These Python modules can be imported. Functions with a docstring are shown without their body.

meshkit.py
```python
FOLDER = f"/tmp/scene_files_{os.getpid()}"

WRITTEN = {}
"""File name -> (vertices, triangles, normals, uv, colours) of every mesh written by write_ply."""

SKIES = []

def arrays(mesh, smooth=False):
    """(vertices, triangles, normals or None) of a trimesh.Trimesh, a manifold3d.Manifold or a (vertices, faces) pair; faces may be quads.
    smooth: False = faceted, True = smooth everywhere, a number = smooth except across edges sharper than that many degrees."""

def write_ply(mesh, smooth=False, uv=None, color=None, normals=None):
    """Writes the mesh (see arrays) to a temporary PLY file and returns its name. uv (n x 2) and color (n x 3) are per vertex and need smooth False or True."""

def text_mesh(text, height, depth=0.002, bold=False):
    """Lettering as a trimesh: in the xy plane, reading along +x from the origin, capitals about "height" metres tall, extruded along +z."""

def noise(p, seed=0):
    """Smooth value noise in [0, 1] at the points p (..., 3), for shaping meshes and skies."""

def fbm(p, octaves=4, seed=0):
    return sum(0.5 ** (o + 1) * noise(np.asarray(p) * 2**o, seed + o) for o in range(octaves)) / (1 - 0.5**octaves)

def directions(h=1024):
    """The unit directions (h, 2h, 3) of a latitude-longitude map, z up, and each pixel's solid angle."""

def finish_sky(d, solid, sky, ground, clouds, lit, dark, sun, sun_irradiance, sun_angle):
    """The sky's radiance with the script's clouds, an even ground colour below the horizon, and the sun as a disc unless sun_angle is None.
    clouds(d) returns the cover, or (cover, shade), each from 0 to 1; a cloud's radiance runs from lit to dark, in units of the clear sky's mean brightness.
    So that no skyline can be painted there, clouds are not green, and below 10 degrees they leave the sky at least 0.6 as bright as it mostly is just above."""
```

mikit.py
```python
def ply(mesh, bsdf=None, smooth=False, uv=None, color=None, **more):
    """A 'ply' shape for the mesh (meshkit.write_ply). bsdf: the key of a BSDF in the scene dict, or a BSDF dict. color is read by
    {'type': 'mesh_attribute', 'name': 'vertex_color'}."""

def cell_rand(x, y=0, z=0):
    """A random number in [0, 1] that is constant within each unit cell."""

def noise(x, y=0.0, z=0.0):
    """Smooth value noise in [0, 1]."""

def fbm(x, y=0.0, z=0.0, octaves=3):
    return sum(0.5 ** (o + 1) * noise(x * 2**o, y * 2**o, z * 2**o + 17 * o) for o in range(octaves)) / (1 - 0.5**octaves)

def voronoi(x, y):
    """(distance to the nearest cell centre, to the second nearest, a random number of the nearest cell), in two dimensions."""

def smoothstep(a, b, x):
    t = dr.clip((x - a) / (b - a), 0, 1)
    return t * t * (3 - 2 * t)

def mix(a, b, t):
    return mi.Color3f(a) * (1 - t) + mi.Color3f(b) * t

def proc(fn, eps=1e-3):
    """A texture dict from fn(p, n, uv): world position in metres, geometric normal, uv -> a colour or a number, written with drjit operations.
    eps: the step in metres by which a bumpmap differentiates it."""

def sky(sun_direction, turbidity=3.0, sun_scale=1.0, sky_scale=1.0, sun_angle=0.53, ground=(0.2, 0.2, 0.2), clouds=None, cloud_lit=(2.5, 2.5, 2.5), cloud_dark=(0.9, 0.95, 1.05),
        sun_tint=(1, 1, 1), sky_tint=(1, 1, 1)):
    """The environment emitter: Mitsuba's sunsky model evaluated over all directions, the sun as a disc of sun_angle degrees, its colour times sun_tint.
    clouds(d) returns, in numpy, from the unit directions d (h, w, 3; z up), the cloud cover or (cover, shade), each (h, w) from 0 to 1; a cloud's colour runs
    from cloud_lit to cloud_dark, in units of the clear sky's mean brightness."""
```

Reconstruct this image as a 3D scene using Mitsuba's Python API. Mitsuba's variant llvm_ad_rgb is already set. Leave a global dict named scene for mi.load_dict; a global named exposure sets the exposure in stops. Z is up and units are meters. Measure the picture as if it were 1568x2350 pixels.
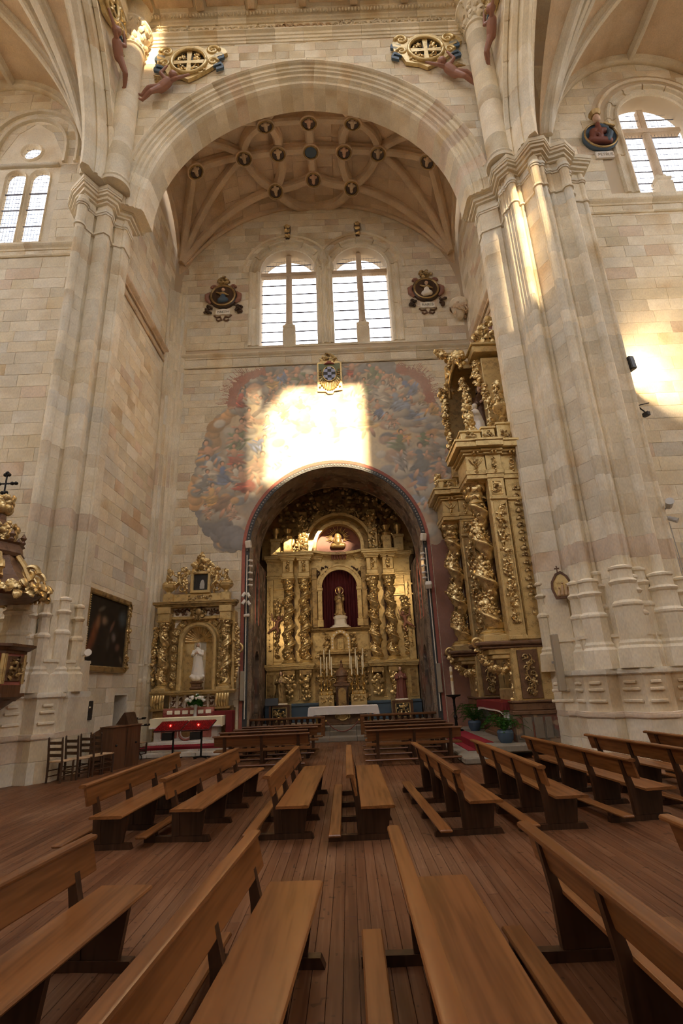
import math, random
import numpy as np, trimesh, manifold3d as m3, drjit as dr, mitsuba as mi
from shapely.geometry import Polygon, Point, box as sbox, MultiPolygon
from shapely.ops import unary_union
from shapely import affinity
import mikit, meshkit
from mikit import ply, proc, fbm, noise, mix, smoothstep, voronoi, cell_rand

T = mi.ScalarTransform4f
scene, labels = {'type': 'scene'}, {}
# ---------------------------------------------------------------- camera, sky, exposure
exposure = 4.55
PITCH, ROLL, EYE = math.radians(18.4), math.radians(2.38), (0.0, 0.0, 2.0)
_F = np.array([0, math.cos(PITCH), math.sin(PITCH)])
_U = np.array([math.sin(ROLL), -math.sin(PITCH) * math.cos(ROLL), math.cos(PITCH) * math.cos(ROLL)])
scene['camera'] = {'type': 'perspective', 'fov': math.degrees(2 * math.atan(784 / 1187.0)), 'fov_axis': 'x', 'near_clip': 0.05, 'far_clip': 2000.0,
                   'to_world': T().look_at(origin=list(EYE), target=[float(EYE[i] + _F[i]) for i in range(3)], up=[float(v) for v in _U])}
SUN = np.array([0.2, -1.0, 0.42]); SUN = SUN / np.linalg.norm(SUN)       # towards the sun: behind the camera, high over the south transept
def _clouds(d):
    n = meshkit.fbm(d * 2.2 + 3.1, 4, seed=5)
    return np.clip((n - 0.3) * 5, 0.55, 1), np.clip((n - 0.45) * 2.0, 0, 0.6)
scene['sky'] = mikit.sky(SUN.tolist(), turbidity=3.0, sun_scale=0.6, sky_scale=1.0, clouds=_clouds, cloud_lit=(2.1, 2.15, 2.3), cloud_dark=(1.35, 1.45, 1.65), sun_tint=(1.0, 0.98, 0.94), ground=(0.25, 0.22, 0.18))

# ---------------------------------------------------------------- helpers
rng = np.random.default_rng(7)
A = np.array
def fresh(key):
    if key not in scene and key not in labels: return key
    i = 1
    while f'{key}_{i:03d}' in scene or f'{key}_{i:03d}' in labels: i += 1
    return f'{key}_{i:03d}'
_cnt = {}
def freshp(key):
    if key not in _cnt:
        _cnt[key] = 0; return key
    _cnt[key] += 1
    return f'{key}_{_cnt[key]:03d}'
def put(key, mesh, mat, smooth=False, **kw):
    if isinstance(mesh, list): mesh = cat(mesh)
    key = freshp(key); scene[key] = ply(mesh, mat, smooth, **kw); return key
def part(parent, name, mesh, mat, smooth=False, label=None, **kw):
    k = put(f'{parent}__{name}', mesh, mat, smooth, **kw)
    if label: labels[k] = {'label': label}
    return k
def thing(name, label, cat_, group=None):
    key = freshp(name); labels[key] = {'label': label, 'category': cat_}
    if group: labels[key]['group'] = group
    return key
def struct(key, label=None):
    labels[key] = {'kind': 'structure'}
    if label: labels[key]['label'] = label
    return key
def TM(v, f): return trimesh.Trimesh(np.asarray(v, float), np.asarray(f), process=False)
def cat(ms):
    vs, fs, o = [], [], 0
    for m in ms:
        if m is None: continue
        vs.append(np.asarray(m.vertices)); fs.append(np.asarray(m.faces) + o); o += len(m.vertices)
    return TM(np.vstack(vs), np.vstack(fs))
def mv(m, t=(0, 0, 0), rz=0, rx=0, ry=0, s=1):
    v = np.asarray(m.vertices) * np.asarray(s, float)
    for ang, (a, b) in ((rx, (1, 2)), (ry, (2, 0)), (rz, (0, 1))):
        if ang:
            c, s_ = math.cos(ang), math.sin(ang); va, vb = v[:, a].copy(), v[:, b].copy()
            v[:, a], v[:, b] = c * va - s_ * vb, s_ * va + c * vb
    f = np.asarray(m.faces)
    if np.prod(np.broadcast_to(np.asarray(s, float), 3)) < 0: f = f[:, ::-1]
    return TM(v + np.asarray(t, float), f)
def frame(m, o, ex, ey, ez):
    v = np.asarray(m.vertices); M = np.stack([ex, ey, ez]).astype(float)
    f = np.asarray(m.faces)
    if np.linalg.det(M) < 0: f = f[:, ::-1]
    return TM(v @ M + np.asarray(o, float), f)
def box(x0, y0, z0, x1, y1, z1, b=0.0):
    x0, x1, y0, y1, z0, z1 = min(x0, x1), max(x0, x1), min(y0, y1), max(y0, y1), min(z0, z1), max(z0, z1)
    if b <= 0:
        m = trimesh.creation.box((x1 - x0, y1 - y0, z1 - z0)); return mv(m, ((x0 + x1) / 2, (y0 + y1) / 2, (z0 + z1) / 2))
    b = min(b, (x1 - x0) * .45, (y1 - y0) * .45, (z1 - z0) * .45)
    h = A([(x1 - x0) / 2, (y1 - y0) / 2, (z1 - z0) / 2]); P = []
    for sx in (-1, 1):
        for sy in (-1, 1):
            for sz in (-1, 1):
                for ax in range(3):
                    q = h * (sx, sy, sz); i = [k for k in range(3) if k != ax]
                    for k in i: q[k] -= (sx, sy, sz)[k] * b
                    P.append(q)
    m = trimesh.convex.convex_hull(A(P))
    return mv(m, ((x0 + x1) / 2, (y0 + y1) / 2, (z0 + z1) / 2))
def loft(rings, closed=True, caps=True):
    R = np.asarray(rings, float); n, k = R.shape[:2]; v = R.reshape(-1, 3); f = []
    kk = k if closed else k - 1
    i, j = np.meshgrid(np.arange(n - 1), np.arange(kk), indexing='ij'); j2 = (j + 1) % k
    a, b, c, d = i * k + j, i * k + j2, (i + 1) * k + j2, (i + 1) * k + j
    f = np.vstack([np.stack([a, b, c], -1).reshape(-1, 3), np.stack([a, c, d], -1).reshape(-1, 3)])
    if caps and closed:
        v = np.vstack([v, R[0].mean(0), R[-1].mean(0)]); q = np.arange(k); q2 = (q + 1) % k; e = n * k
        f = np.vstack([f, np.stack([q2, q, q * 0 + e], -1), np.stack([(n - 1) * k + q, (n - 1) * k + q2, q * 0 + e + 1], -1)])
    return TM(v, f)
def lathe(prof, n=24, c=(0, 0), z0=0, sx=1, sy=1, a0=0, a1=2 * math.pi):
    full = abs(a1 - a0 - 2 * math.pi) < 1e-6
    an = np.linspace(a0, a1, n, endpoint=not full)
    R = [np.stack([c[0] + r * sx * np.cos(an), c[1] + r * sy * np.sin(an), np.full(n, z + z0)], -1) for r, z in prof]
    return loft(R, closed=full, caps=full)
def tube(pts, rad, n=8, caps=True):
    p = np.asarray(pts, float); rad = np.broadcast_to(np.asarray(rad, float), (len(p),))
    t = np.gradient(p, axis=0); t /= np.linalg.norm(t, axis=1, keepdims=True) + 1e-12
    up = A([0, 0, 1.0]) if abs(t[0, 2]) < .9 else A([1.0, 0, 0]); R = []; an = np.arange(n) * 2 * np.pi / n
    for i in range(len(p)):
        a = up - t[i] * (up @ t[i]); a /= np.linalg.norm(a) + 1e-12; b = np.cross(t[i], a); up = a
        R.append(p[i] + rad[i] * (np.cos(an)[:, None] * a + np.sin(an)[:, None] * b))
    return loft(R, True, caps)
def cyl(p, q, r, n=12): return tube([p, q], r, n)
def ball(c, r, sub=2):
    m = trimesh.creation.icosphere(sub, 1.0); return mv(m, c, s=r)
def extr(poly, d):
    ms = [trimesh.creation.extrude_polygon(g, d, engine='earcut') for g in getattr(poly, 'geoms', [poly]) if g.area > 1e-9]
    return cat(ms)
def extr_xz(poly, y0, y1):          # polygon in x,z ; extruded in y
    m = extr(poly, abs(y1 - y0)); v = np.asarray(m.vertices)
    return TM(np.stack([v[:, 0], min(y0, y1) + v[:, 2], v[:, 1]], -1), np.asarray(m.faces)[:, ::-1])
def extr_yz(poly, x0, x1):          # polygon in y,z ; extruded in x
    m = extr(poly, abs(x1 - x0)); v = np.asarray(m.vertices)
    return TM(np.stack([min(x0, x1) + v[:, 2], v[:, 0], v[:, 1]], -1), np.asarray(m.faces))
def arcpts(c, r, a0, a1, n): 
    t = np.linspace(a0, a1, n); return np.stack([c[0] + r * np.cos(t), c[1] + r * np.sin(t)], -1)
def sweep_xz(path, prof, y, nrm=None):
    """path: (n,2) in x,z; prof: closed ring [(off along the path's left normal, dy)]"""
    p = np.asarray(path, float); t = np.gradient(p, axis=0); t /= np.linalg.norm(t, axis=1, keepdims=True)
    nn = np.stack([-t[:, 1], t[:, 0]], -1); pr = np.asarray(prof, float)
    R = np.stack([np.stack([p[i, 0] + nn[i, 0] * pr[:, 0], y + pr[:, 1], p[i, 1] + nn[i, 1] * pr[:, 0]], -1) for i in range(len(p))])
    return loft(R, True, True)
def sweep_yz(path, prof, x):
    m = sweep_xz(path, prof, 0); v = np.asarray(m.vertices)
    return TM(np.stack([x + v[:, 1], v[:, 0], v[:, 2]], -1), np.asarray(m.faces)[:, ::-1])
def hull(*sp):
    return m3.Manifold.batch_hull([m3.Manifold.sphere(r, 12).translate(list(map(float, c))) for c, r in sp])
def tomesh(M):
    m = M.to_mesh(); return TM(np.array(m.vert_properties[:, :3], float), np.array(m.tri_verts))
def body(bones, rl=0.03, it=8):
    M = m3.Manifold.batch_boolean([hull(*b) for b in bones], m3.OpType.Add).refine_to_length(rl)
    m = tomesh(M); m = trimesh.Trimesh(m.vertices, m.faces, process=True)
    trimesh.smoothing.filter_taubin(m, iterations=it); return TM(m.vertices, m.faces)
def outline_tri(poly):
    v, f = trimesh.creation.triangulate_polygon(poly, engine='earcut'); return np.asarray(v), np.asarray(f)
def slab(poly, d0, d1, cham):
    """a dressed piece: front face (chamfered edge) at d1, sides back to d0; in (a, b, d) coordinates"""
    inner = poly.buffer(-cham, join_style=2)
    if inner.is_empty or inner.geom_type != 'Polygon' or len(inner.exterior.coords) != len(poly.exterior.coords):
        inner = poly
    o = np.asarray(poly.exterior.coords)[:-1]; i = np.asarray(inner.exterior.coords)[:-1]
    if not poly.exterior.is_ccw: o = o[::-1]
    if not inner.exterior.is_ccw: i = i[::-1]
    k0 = np.argmin(((i - o[0]) ** 2).sum(1)); i = np.roll(i, -k0, axis=0); n = len(o)
    try: fv, ff = outline_tri(Polygon(i))
    except Exception: return None
    z = lambda p, d: np.column_stack([p, np.full(len(p), d)])
    v = np.vstack([z(o, d0), z(o, d1 - cham), z(i, d1), z(fv, d1)]); q = np.arange(n); q2 = (q + 1) % n; f = []
    for b in (0, n):
        f += [np.stack([b + q, b + q2, b + n + q2], -1), np.stack([b + q, b + n + q2, b + n + q], -1)]
    a = fv[ff]; s = (a[:, 1, 0] - a[:, 0, 0]) * (a[:, 2, 1] - a[:, 0, 1]) - (a[:, 1, 1] - a[:, 0, 1]) * (a[:, 2, 0] - a[:, 0, 0])
    ff = np.where((s < 0)[:, None], ff[:, ::-1], ff)
    return TM(v, np.vstack(f + [ff + 3 * n]))
def ashlar(holder, region, o, ea, eb, en, seed, h=(.34, .46), w=(.55, 1.15), tones=None, gap=.0032, depth=.035, name='stone', limit=300, order=None, a_off=0.0, cham=.004):
    """courses of dressed stones over a region of a wall plane (coordinates a along ea, b along eb); every stone an entry"""
    r = np.random.default_rng(seed); a0, b0, a1, b1 = region.bounds; b = b0; got = []
    o, ea, eb, en = (A(x, float) for x in (o, ea, eb, en)); ci = 0
    while b < b1 - .02:
        hh = r.uniform(*h); hh = min(hh, b1 - b) if b1 - b - hh > .12 else b1 - b
        a = a0 - r.uniform(0, w[1]); ci += 1
        while a < a1:
            ww = r.uniform(*w); c = sbox(a + gap, b + gap, a + ww - gap, b + hh - gap)
            g = c if region.contains(c) else c.intersection(region.buffer(-gap * .5))
            for q in getattr(g, 'geoms', [g]):
                if q.geom_type == 'Polygon' and q.area > .008:
                    q = Polygon(q.exterior).simplify(.004); m = slab(q, -.01, depth + r.uniform(-.003, .004), cham)
                    if m is not None: got.append((q.area, q.centroid.x, q.centroid.y, frame(m, o, ea, eb, en)))
            a += ww
        b += hh
    got.sort(key=order or (lambda t: -t[0]))
    tones = tones or STONE
    for t in got[:limit]:
        part(holder, name, t[3], tones[int(r.choice(len(tones), p=STONE_P if tones is STONE else None))])
    if len(got) > limit:
        k = part(holder, 'far_' + name, [t[3] for t in got[limit:]], tones[0]); labels[k] = {'kind': 'stuff'}
# leaf and scroll carving --------------------------------------------------------------
def _leaf():
    s = np.linspace(0, 1, 5); V_, F_ = [], []
    for i, t in enumerate(s):
        w = .34 * math.sin(math.pi * (t * .86 + .09)) ** .8 * (1.0 + .22 * (i % 2))
        z = .30 * math.sin(t * 2.6) - .12 * t
        V_ += [(-w, t, z - .10), (0, t, z), (w, t, z - .10)]
    for i in range(4):
        for j in range(2):
            a = i * 3 + j; F_ += [(a, a + 1, a + 4), (a, a + 4, a + 3)]
    V_ = A(V_); k = len(V_); V2 = np.vstack([V_, V_ - (0, 0, .10)])
    F_ = A(F_); return V2, np.vstack([F_, F_[:, ::-1] + k])
LEAF = _leaf()
def leaves(P, N, size, seed=0, lift=.0, up=None):
    """a cloud of curled acanthus leaves at points P with surface normals N"""
    r = np.random.default_rng(seed); P = np.asarray(P, float); N = np.asarray(N, float); n = len(P)
    N = N / (np.linalg.norm(N, axis=1, keepdims=True) + 1e-9)
    d = r.normal(size=(n, 3)) if up is None else np.broadcast_to(A(up, float), (n, 3)) + r.normal(size=(n, 3)) * .45
    y = d - N * (d * N).sum(1, keepdims=True); y /= np.linalg.norm(y, axis=1, keepdims=True) + 1e-9
    y = y + N * r.uniform(.0, .7, (n, 1)); y /= np.linalg.norm(y, axis=1, keepdims=True); x = np.cross(y, N); x /= np.linalg.norm(x, axis=1, keepdims=True) + 1e-9; z = np.cross(x, y)
    s = np.broadcast_to(np.asarray(size, float), (n,)) * r.uniform(.65, 1.25, n)
    v, f = LEAF; k = len(v)
    W = (P + N * lift)[:, None] + s[:, None, None] * ((v[:, 0] * .95)[None, :, None] * x[:, None] + (v[:, 1] - .3)[None, :, None] * y[:, None] + v[:, 2][None, :, None] * z[:, None])
    return TM(W.reshape(-1, 3), (f[None] + (np.arange(n) * k)[:, None, None]).reshape(-1, 3))
def scroll(c, ex, ez, R, turns=1.4, r=.03, flip=1, n=26):
    t = np.linspace(0, 1, n); a = t * turns * 2 * math.pi; rr = R * (1 - .82 * t)
    p = A(c) + (rr * np.cos(a) * flip)[:, None] * A(ex) + (rr * np.sin(a))[:, None] * A(ez)
    return tube(p, r * (1.1 - .6 * t), 7)
def carve(poly, y, size, dens, seed, facing=(0, -1, 0), relief=.10, mapf=None):
    """a panel of carved foliage: leaves spread over a polygon given in (a, b); mapf maps (a, b, d) to the world"""
    r = np.random.default_rng(seed); x0, z0, x1, z1 = poly.bounds; pts = []
    n = int(dens * poly.area) + 4; guard = 0
    while len(pts) < n and guard < n * 30:
        guard += 1; q = (r.uniform(x0, x1), r.uniform(z0, z1))
        if poly.contains(Point(q)): pts.append(q)
    pts = A(pts); d = r.uniform(.1, 1, len(pts)) * relief
    P = np.column_stack([pts[:, 0], np.full(len(pts), y), pts[:, 1]]) + A(facing, float) * d[:, None] if mapf is None else mapf(pts, d)
    N = A(facing, float) + r.normal(size=(len(pts), 3)) * .45
    return leaves(P, N, size, seed)
# ---------------------------------------------------------------- materials
def two(b): return {'type': 'twosided', 'bsdf': b}
def rgb(c): return {'type': 'rgb', 'value': [float(x) for x in c]}
def prin(color, rough=.5, **k):
    return two({'type': 'principled', 'base_color': color if isinstance(color, dict) else rgb(color), 'roughness': rough, **k})
def stone_fn(c, seed, warm=.75):
    c = A(c); stain = c * (.78, .66, .51); pale = np.minimum(c * (1.10, 1.12, 1.16), .9)
    def fn(p, n, uv):
        a = fbm(p.x * 1.7 + seed, p.y * 1.7, p.z * 1.7, 3); g = noise(p.x * 38, p.y * 38, p.z * 16)
        s = smoothstep(.56, .8, fbm(p.x * .9 + 7, p.y * .9 + seed, p.z * .55, 3))
        col = mix(tuple(map(float, c)), tuple(map(float, pale)), smoothstep(.38, .66, a))
        col = mix(col, tuple(map(float, stain)), s * warm)
        return col * (.88 + .17 * g) * (.90 + .2 * smoothstep(.3, .62, fbm(p.x * .45 + seed, p.y * .45, p.z * .3 + 3, 2)))
    return fn
TONES = [(.66, .59, .455), (.70, .635, .505), (.64, .56, .41), (.68, .60, .46), (.60, .495, .38), (.645, .60, .50)]
STONE = []
for i, c in enumerate(TONES):
    k = f'mat_stone_{i}'; scene[k] = prin(proc(stone_fn(c, i * 3.7)), .9, specular=.25); STONE.append(k)
STONE_P = [.30, .24, .14, .18, .07, .07]
scene['mat_mortar'] = prin((.54, .45, .33), .95, specular=.2)
scene['mat_vault0'] = prin(proc(stone_fn((.58, .45, .31), 2.2, .8)), .92, specular=.2)
scene['mat_vault1'] = prin(proc(stone_fn((.54, .415, .28), 9.2, .9)), .92, specular=.2)
scene['mat_vault2'] = prin(proc(stone_fn((.61, .48, .34), 5.9, .5)), .92, specular=.2)
VAULT = ['mat_vault0', 'mat_vault1', 'mat_vault2']
def wood_fn(c, d, axis, sc=1.0, streak=.5):
    def fn(p, n, uv):
        q = (p.x, p.y, p.z); a = [v * 26 * sc for v in q]; a[axis] = q[axis] * 1.3
        g = fbm(a[0], a[1], a[2], 3); b = [v * 5 * sc for v in q]; b[axis] = q[axis] * .6
        w = noise(b[0] + 3, b[1], b[2])
        return mix(c, d, smoothstep(.25, .75, g * .6 + w * streak))
    return fn
def worn_floor(c, d, e):
    w = wood_fn(c, d, 1, 1.0)
    def fn(p, n, uv):
        s = smoothstep(.46, .72, fbm(p.x * 1.1 + 4, p.y * .55, 0, 3)) * .55 + smoothstep(.62, .8, noise(p.x * 60, p.y * 2.2)) * .25
        k = smoothstep(.90, .93, noise(p.x * 22.0 + 2, p.y * 15.0))
        return mix(mix(w(p, n, uv), e, s), (.04, .02, .012), k * .6)
    return fn
PLANK = []
for i, (c, d, e) in enumerate([((.086, .033, .0145), (.130, .054, .024), (.185, .098, .054)), ((.074, .028, .0125), (.116, .047, .021), (.165, .086, .046)), ((.098, .040, .0185), (.145, .063, .029), (.20, .110, .063))]):
    k = f'mat_plank_{i}'; scene[k] = prin(proc(worn_floor(c, d, e)), .46, specular=.25); PLANK.append(k)
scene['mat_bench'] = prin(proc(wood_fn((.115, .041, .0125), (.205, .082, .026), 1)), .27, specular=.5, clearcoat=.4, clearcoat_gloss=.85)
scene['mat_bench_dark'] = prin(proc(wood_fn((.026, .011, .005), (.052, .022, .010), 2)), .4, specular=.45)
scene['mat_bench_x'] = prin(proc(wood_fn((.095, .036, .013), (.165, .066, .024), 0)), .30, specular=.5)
scene['mat_dark_wood'] = prin(proc(wood_fn((.035, .018, .010), (.070, .034, .018), 2)), .45)
scene['mat_brown_wood'] = prin(proc(wood_fn((.075, .034, .017), (.125, .058, .029), 2)), .45)
def gold_fn(c, d):
    def fn(p, n, uv):
        a = fbm(p.x * 7, p.y * 7, p.z * 7, 3); g = noise(p.x * 45, p.y * 45, p.z * 45)
        return mix(c, d, smoothstep(.45, .75, a * .7 + g * .3))
    return fn
scene['mat_gold'] = prin(proc(gold_fn((.74, .56, .27), (.34, .225, .095))), .30, metallic=.72, specular=.6)
scene['mat_gold_flat'] = prin(proc(gold_fn((.66, .51, .25), (.44, .315, .14))), .36, metallic=.55, specular=.6)
scene['mat_gold_dark'] = prin(proc(gold_fn((.44, .31, .14), (.21, .135, .065))), .40, metallic=.65, specular=.5)
scene['mat_red_panel'] = prin((.17, .055, .04), .5)
scene['mat_brown_panel'] = prin(proc(gold_fn((.16, .085, .045), (.10, .05, .028))), .5)
scene['mat_curtain'] = prin((.10, .012, .018), .8, sheen=.6)
scene['mat_red_cloth'] = prin((.15, .012, .014), .85, sheen=.3)
scene['mat_carpet'] = prin((.19, .012, .02), .95)
scene['mat_white_cloth'] = prin((.72, .68, .66), .85)
scene['mat_cream_cloth'] = prin((.78, .72, .50), .8)
scene['mat_white_paint'] = prin((.80, .76, .68), .55)
scene['mat_marble'] = prin(proc(stone_fn((.62, .58, .52), 4.0, .3)), .35)
scene['mat_step_stone'] = prin(proc(stone_fn((.20, .17, .13), 6.0, .4)), .8)
scene['mat_iron'] = prin((.018, .017, .016), .45, metallic=.6)
scene['mat_black'] = prin((.012, .012, .013), .4)
scene['mat_grey_metal'] = prin((.42, .42, .42), .4, metallic=.4)
scene['mat_brass'] = prin((.78, .55, .20), .25, metallic=.95)
scene['mat_candle'] = prin((.80, .74, .58), .5)
scene['mat_flesh'] = prin((.30, .145, .105), .5)
scene['mat_pale_flesh'] = prin((.60, .40, .29), .5)
scene['mat_polychrome_blue'] = prin((.06, .10, .15), .5)
scene['mat_lead'] = prin((.16, .17, .22), .6)
scene['mat_pale_blue'] = prin((.36, .40, .58), .5)
scene['mat_leaf_paint'] = prin((.16, .18, .09), .5)
scene['mat_beige'] = prin((.36, .31, .23), .6)
scene['mat_red_glow'] = prin((.42, .012, .012), .2, specular=.6)
scene['mat_glass'] = {'type': 'thindielectric', 'int_ior': 1.45}
scene['mat_leaf'] = {'type': 'principledthin', 'base_color': rgb((.035, .10, .018)), 'roughness': .5, 'diff_trans': .5}
scene['mat_flower'] = prin((.82, .80, .76), .7)
scene['mat_rush'] = prin((.50, .34, .20), .8)
scene['mat_vertex'] = prin({'type': 'mesh_attribute', 'name': 'vertex_color'}, .7, specular=.2)
# ---------------------------------------------------------------- the setting
YB, YN, XL, XR = 20.85, 14.9, -7.9, 6.47          # altar wall, nave walls, transept side walls
CX, CR, CZ = -0.28, 3.60, 7.42                    # chapel arch: centre, radius, springing
# floor: a bed and boards running towards the altar
struct('floor'); scene['floor'] = ply(box(-24, -12, -.4, 24, 26, -.022), 'mat_brown_wood')
pr = np.random.default_rng(3); near, far = [], []
for i, x in enumerate(np.arange(-13.0, 13.0, .116)):
    y = .6 - pr.uniform(0, 2.4)
    while y < YB:
        l = pr.uniform(2.0, 3.6); y1 = min(y + l, YB); z = pr.uniform(-.0015, .0015)
        if y1 > .6:
            b = box(x + .0018, y + .002, -.022, x + .1142, y1 - .002, z, .0022)
            seen = abs(x) < .66 * max(y1, 1) + .3 and y1 > 2.3
            (near if seen else far).append(((y + y1) / 2 if seen else 99, b))
        y = y1
near.sort(key=lambda t: t[0])
for t in near[:298]: part('floor', 'plank', t[1], PLANK[int(pr.integers(3))])
k = part('floor', 'far_plank', [t[1] for t in near[298:] + far], PLANK[0]); labels[k] = {'kind': 'stuff'}

def arch_poly(cx, r, zs, z0, n=40):
    return Polygon([(cx - r, z0)] + [tuple(q) for q in arcpts((cx, zs), r, math.pi, 0, n)] + [(cx + r, z0)])
# altar wall -------------------------------------------------------------------------
chapel = arch_poly(CX, CR, CZ, -1)
WIN = [(-2.19, 1.40), (1.42, 1.40)]; WS, WZ = 17.42, 21.78
wins = [arch_poly(c, r, WZ, WS) for c, r in WIN]
formeret = Polygon([(-7.9, 0), (6.47, 0), (6.47, 19.6)] + [tuple(q) for q in np.column_stack([-.72 + 7.05 * np.cos(np.linspace(0, math.pi, 40)), 19.6 + 6.9 * np.sin(np.linspace(0, math.pi, 40))])] + [(-7.9, 19.6)])
FR = Polygon([(-4.2, 7.42), (-4.6, 7.3), (-5.2, 7.55), (-5.75, 8.2), (-6.1, 8.9), (-6.5, 9.2), (-6.62, 9.9), (-6.45, 10.7), (-6.3, 11.6), (-6.0, 12.5), (-5.7, 13.4), (-5.2, 14.0), (-4.85, 14.5), (-4.6, 15.1), (-4.2, 15.65), (-3.6, 16.0), (-3.0, 16.28), (2.6, 16.26), (3.3, 15.75), (3.9, 15.1), (4.3, 14.3), (4.75, 13.7), (5.1, 13.1), (5.35, 12.0), (5.4, 10.8), (5.3, 9.6), (5.0, 8.6), (4.5, 7.6), (3.9, 7.3)])
wall = sbox(-9.5, -.3, 8.0, 28.0).difference(unary_union([chapel] + wins))
struct('wall_back'); scene['wall_back'] = ply(extr_xz(wall, YB, YB + .9), 'mat_mortar')
low = sbox(-7.5, 0.1, 6.3, 16.25).difference(unary_union([arch_poly(CX, 3.92, CZ, -1), FR.buffer(-.25)]))
ashlar('wall_back', low, (0, YB, 0), (1, 0, 0), (0, 0, 1), (0, -1, 0), 11, h=(.33, .44), w=(.6, 1.15))
struct('wall_back_lunette'); labels['wall_back_lunette']['label'] = 'stone lunette wall above the cornice with the twin windows'
hoods = unary_union([Polygon([(c - 1.95, WS), (c - 1.95, WZ)] + [tuple(q) for q in arcpts((c, WZ), 1.95, math.pi, 0, 24)] + [(c + 1.95, WS)]) for c, r in WIN])
ashlar('wall_back_lunette', sbox(-7.5, 17.3, 6.3, 26.4).intersection(formeret).difference(hoods), (0, YB, 0), (1, 0, 0), (0, 0, 1), (0, -1, 0), 12, h=(.36, .46), w=(.7, 1.3))
hs = hoods.difference(unary_union(wins))
scene['wall_back_lunette'] = ply(extr_xz(hs.difference(unary_union([Polygon([tuple(q) for q in arcpts((c, WZ), 1.40, 0, 2 * math.pi, 40)]) for c, r in WIN])), YB - .012, YB + .02), STONE[1])
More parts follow.
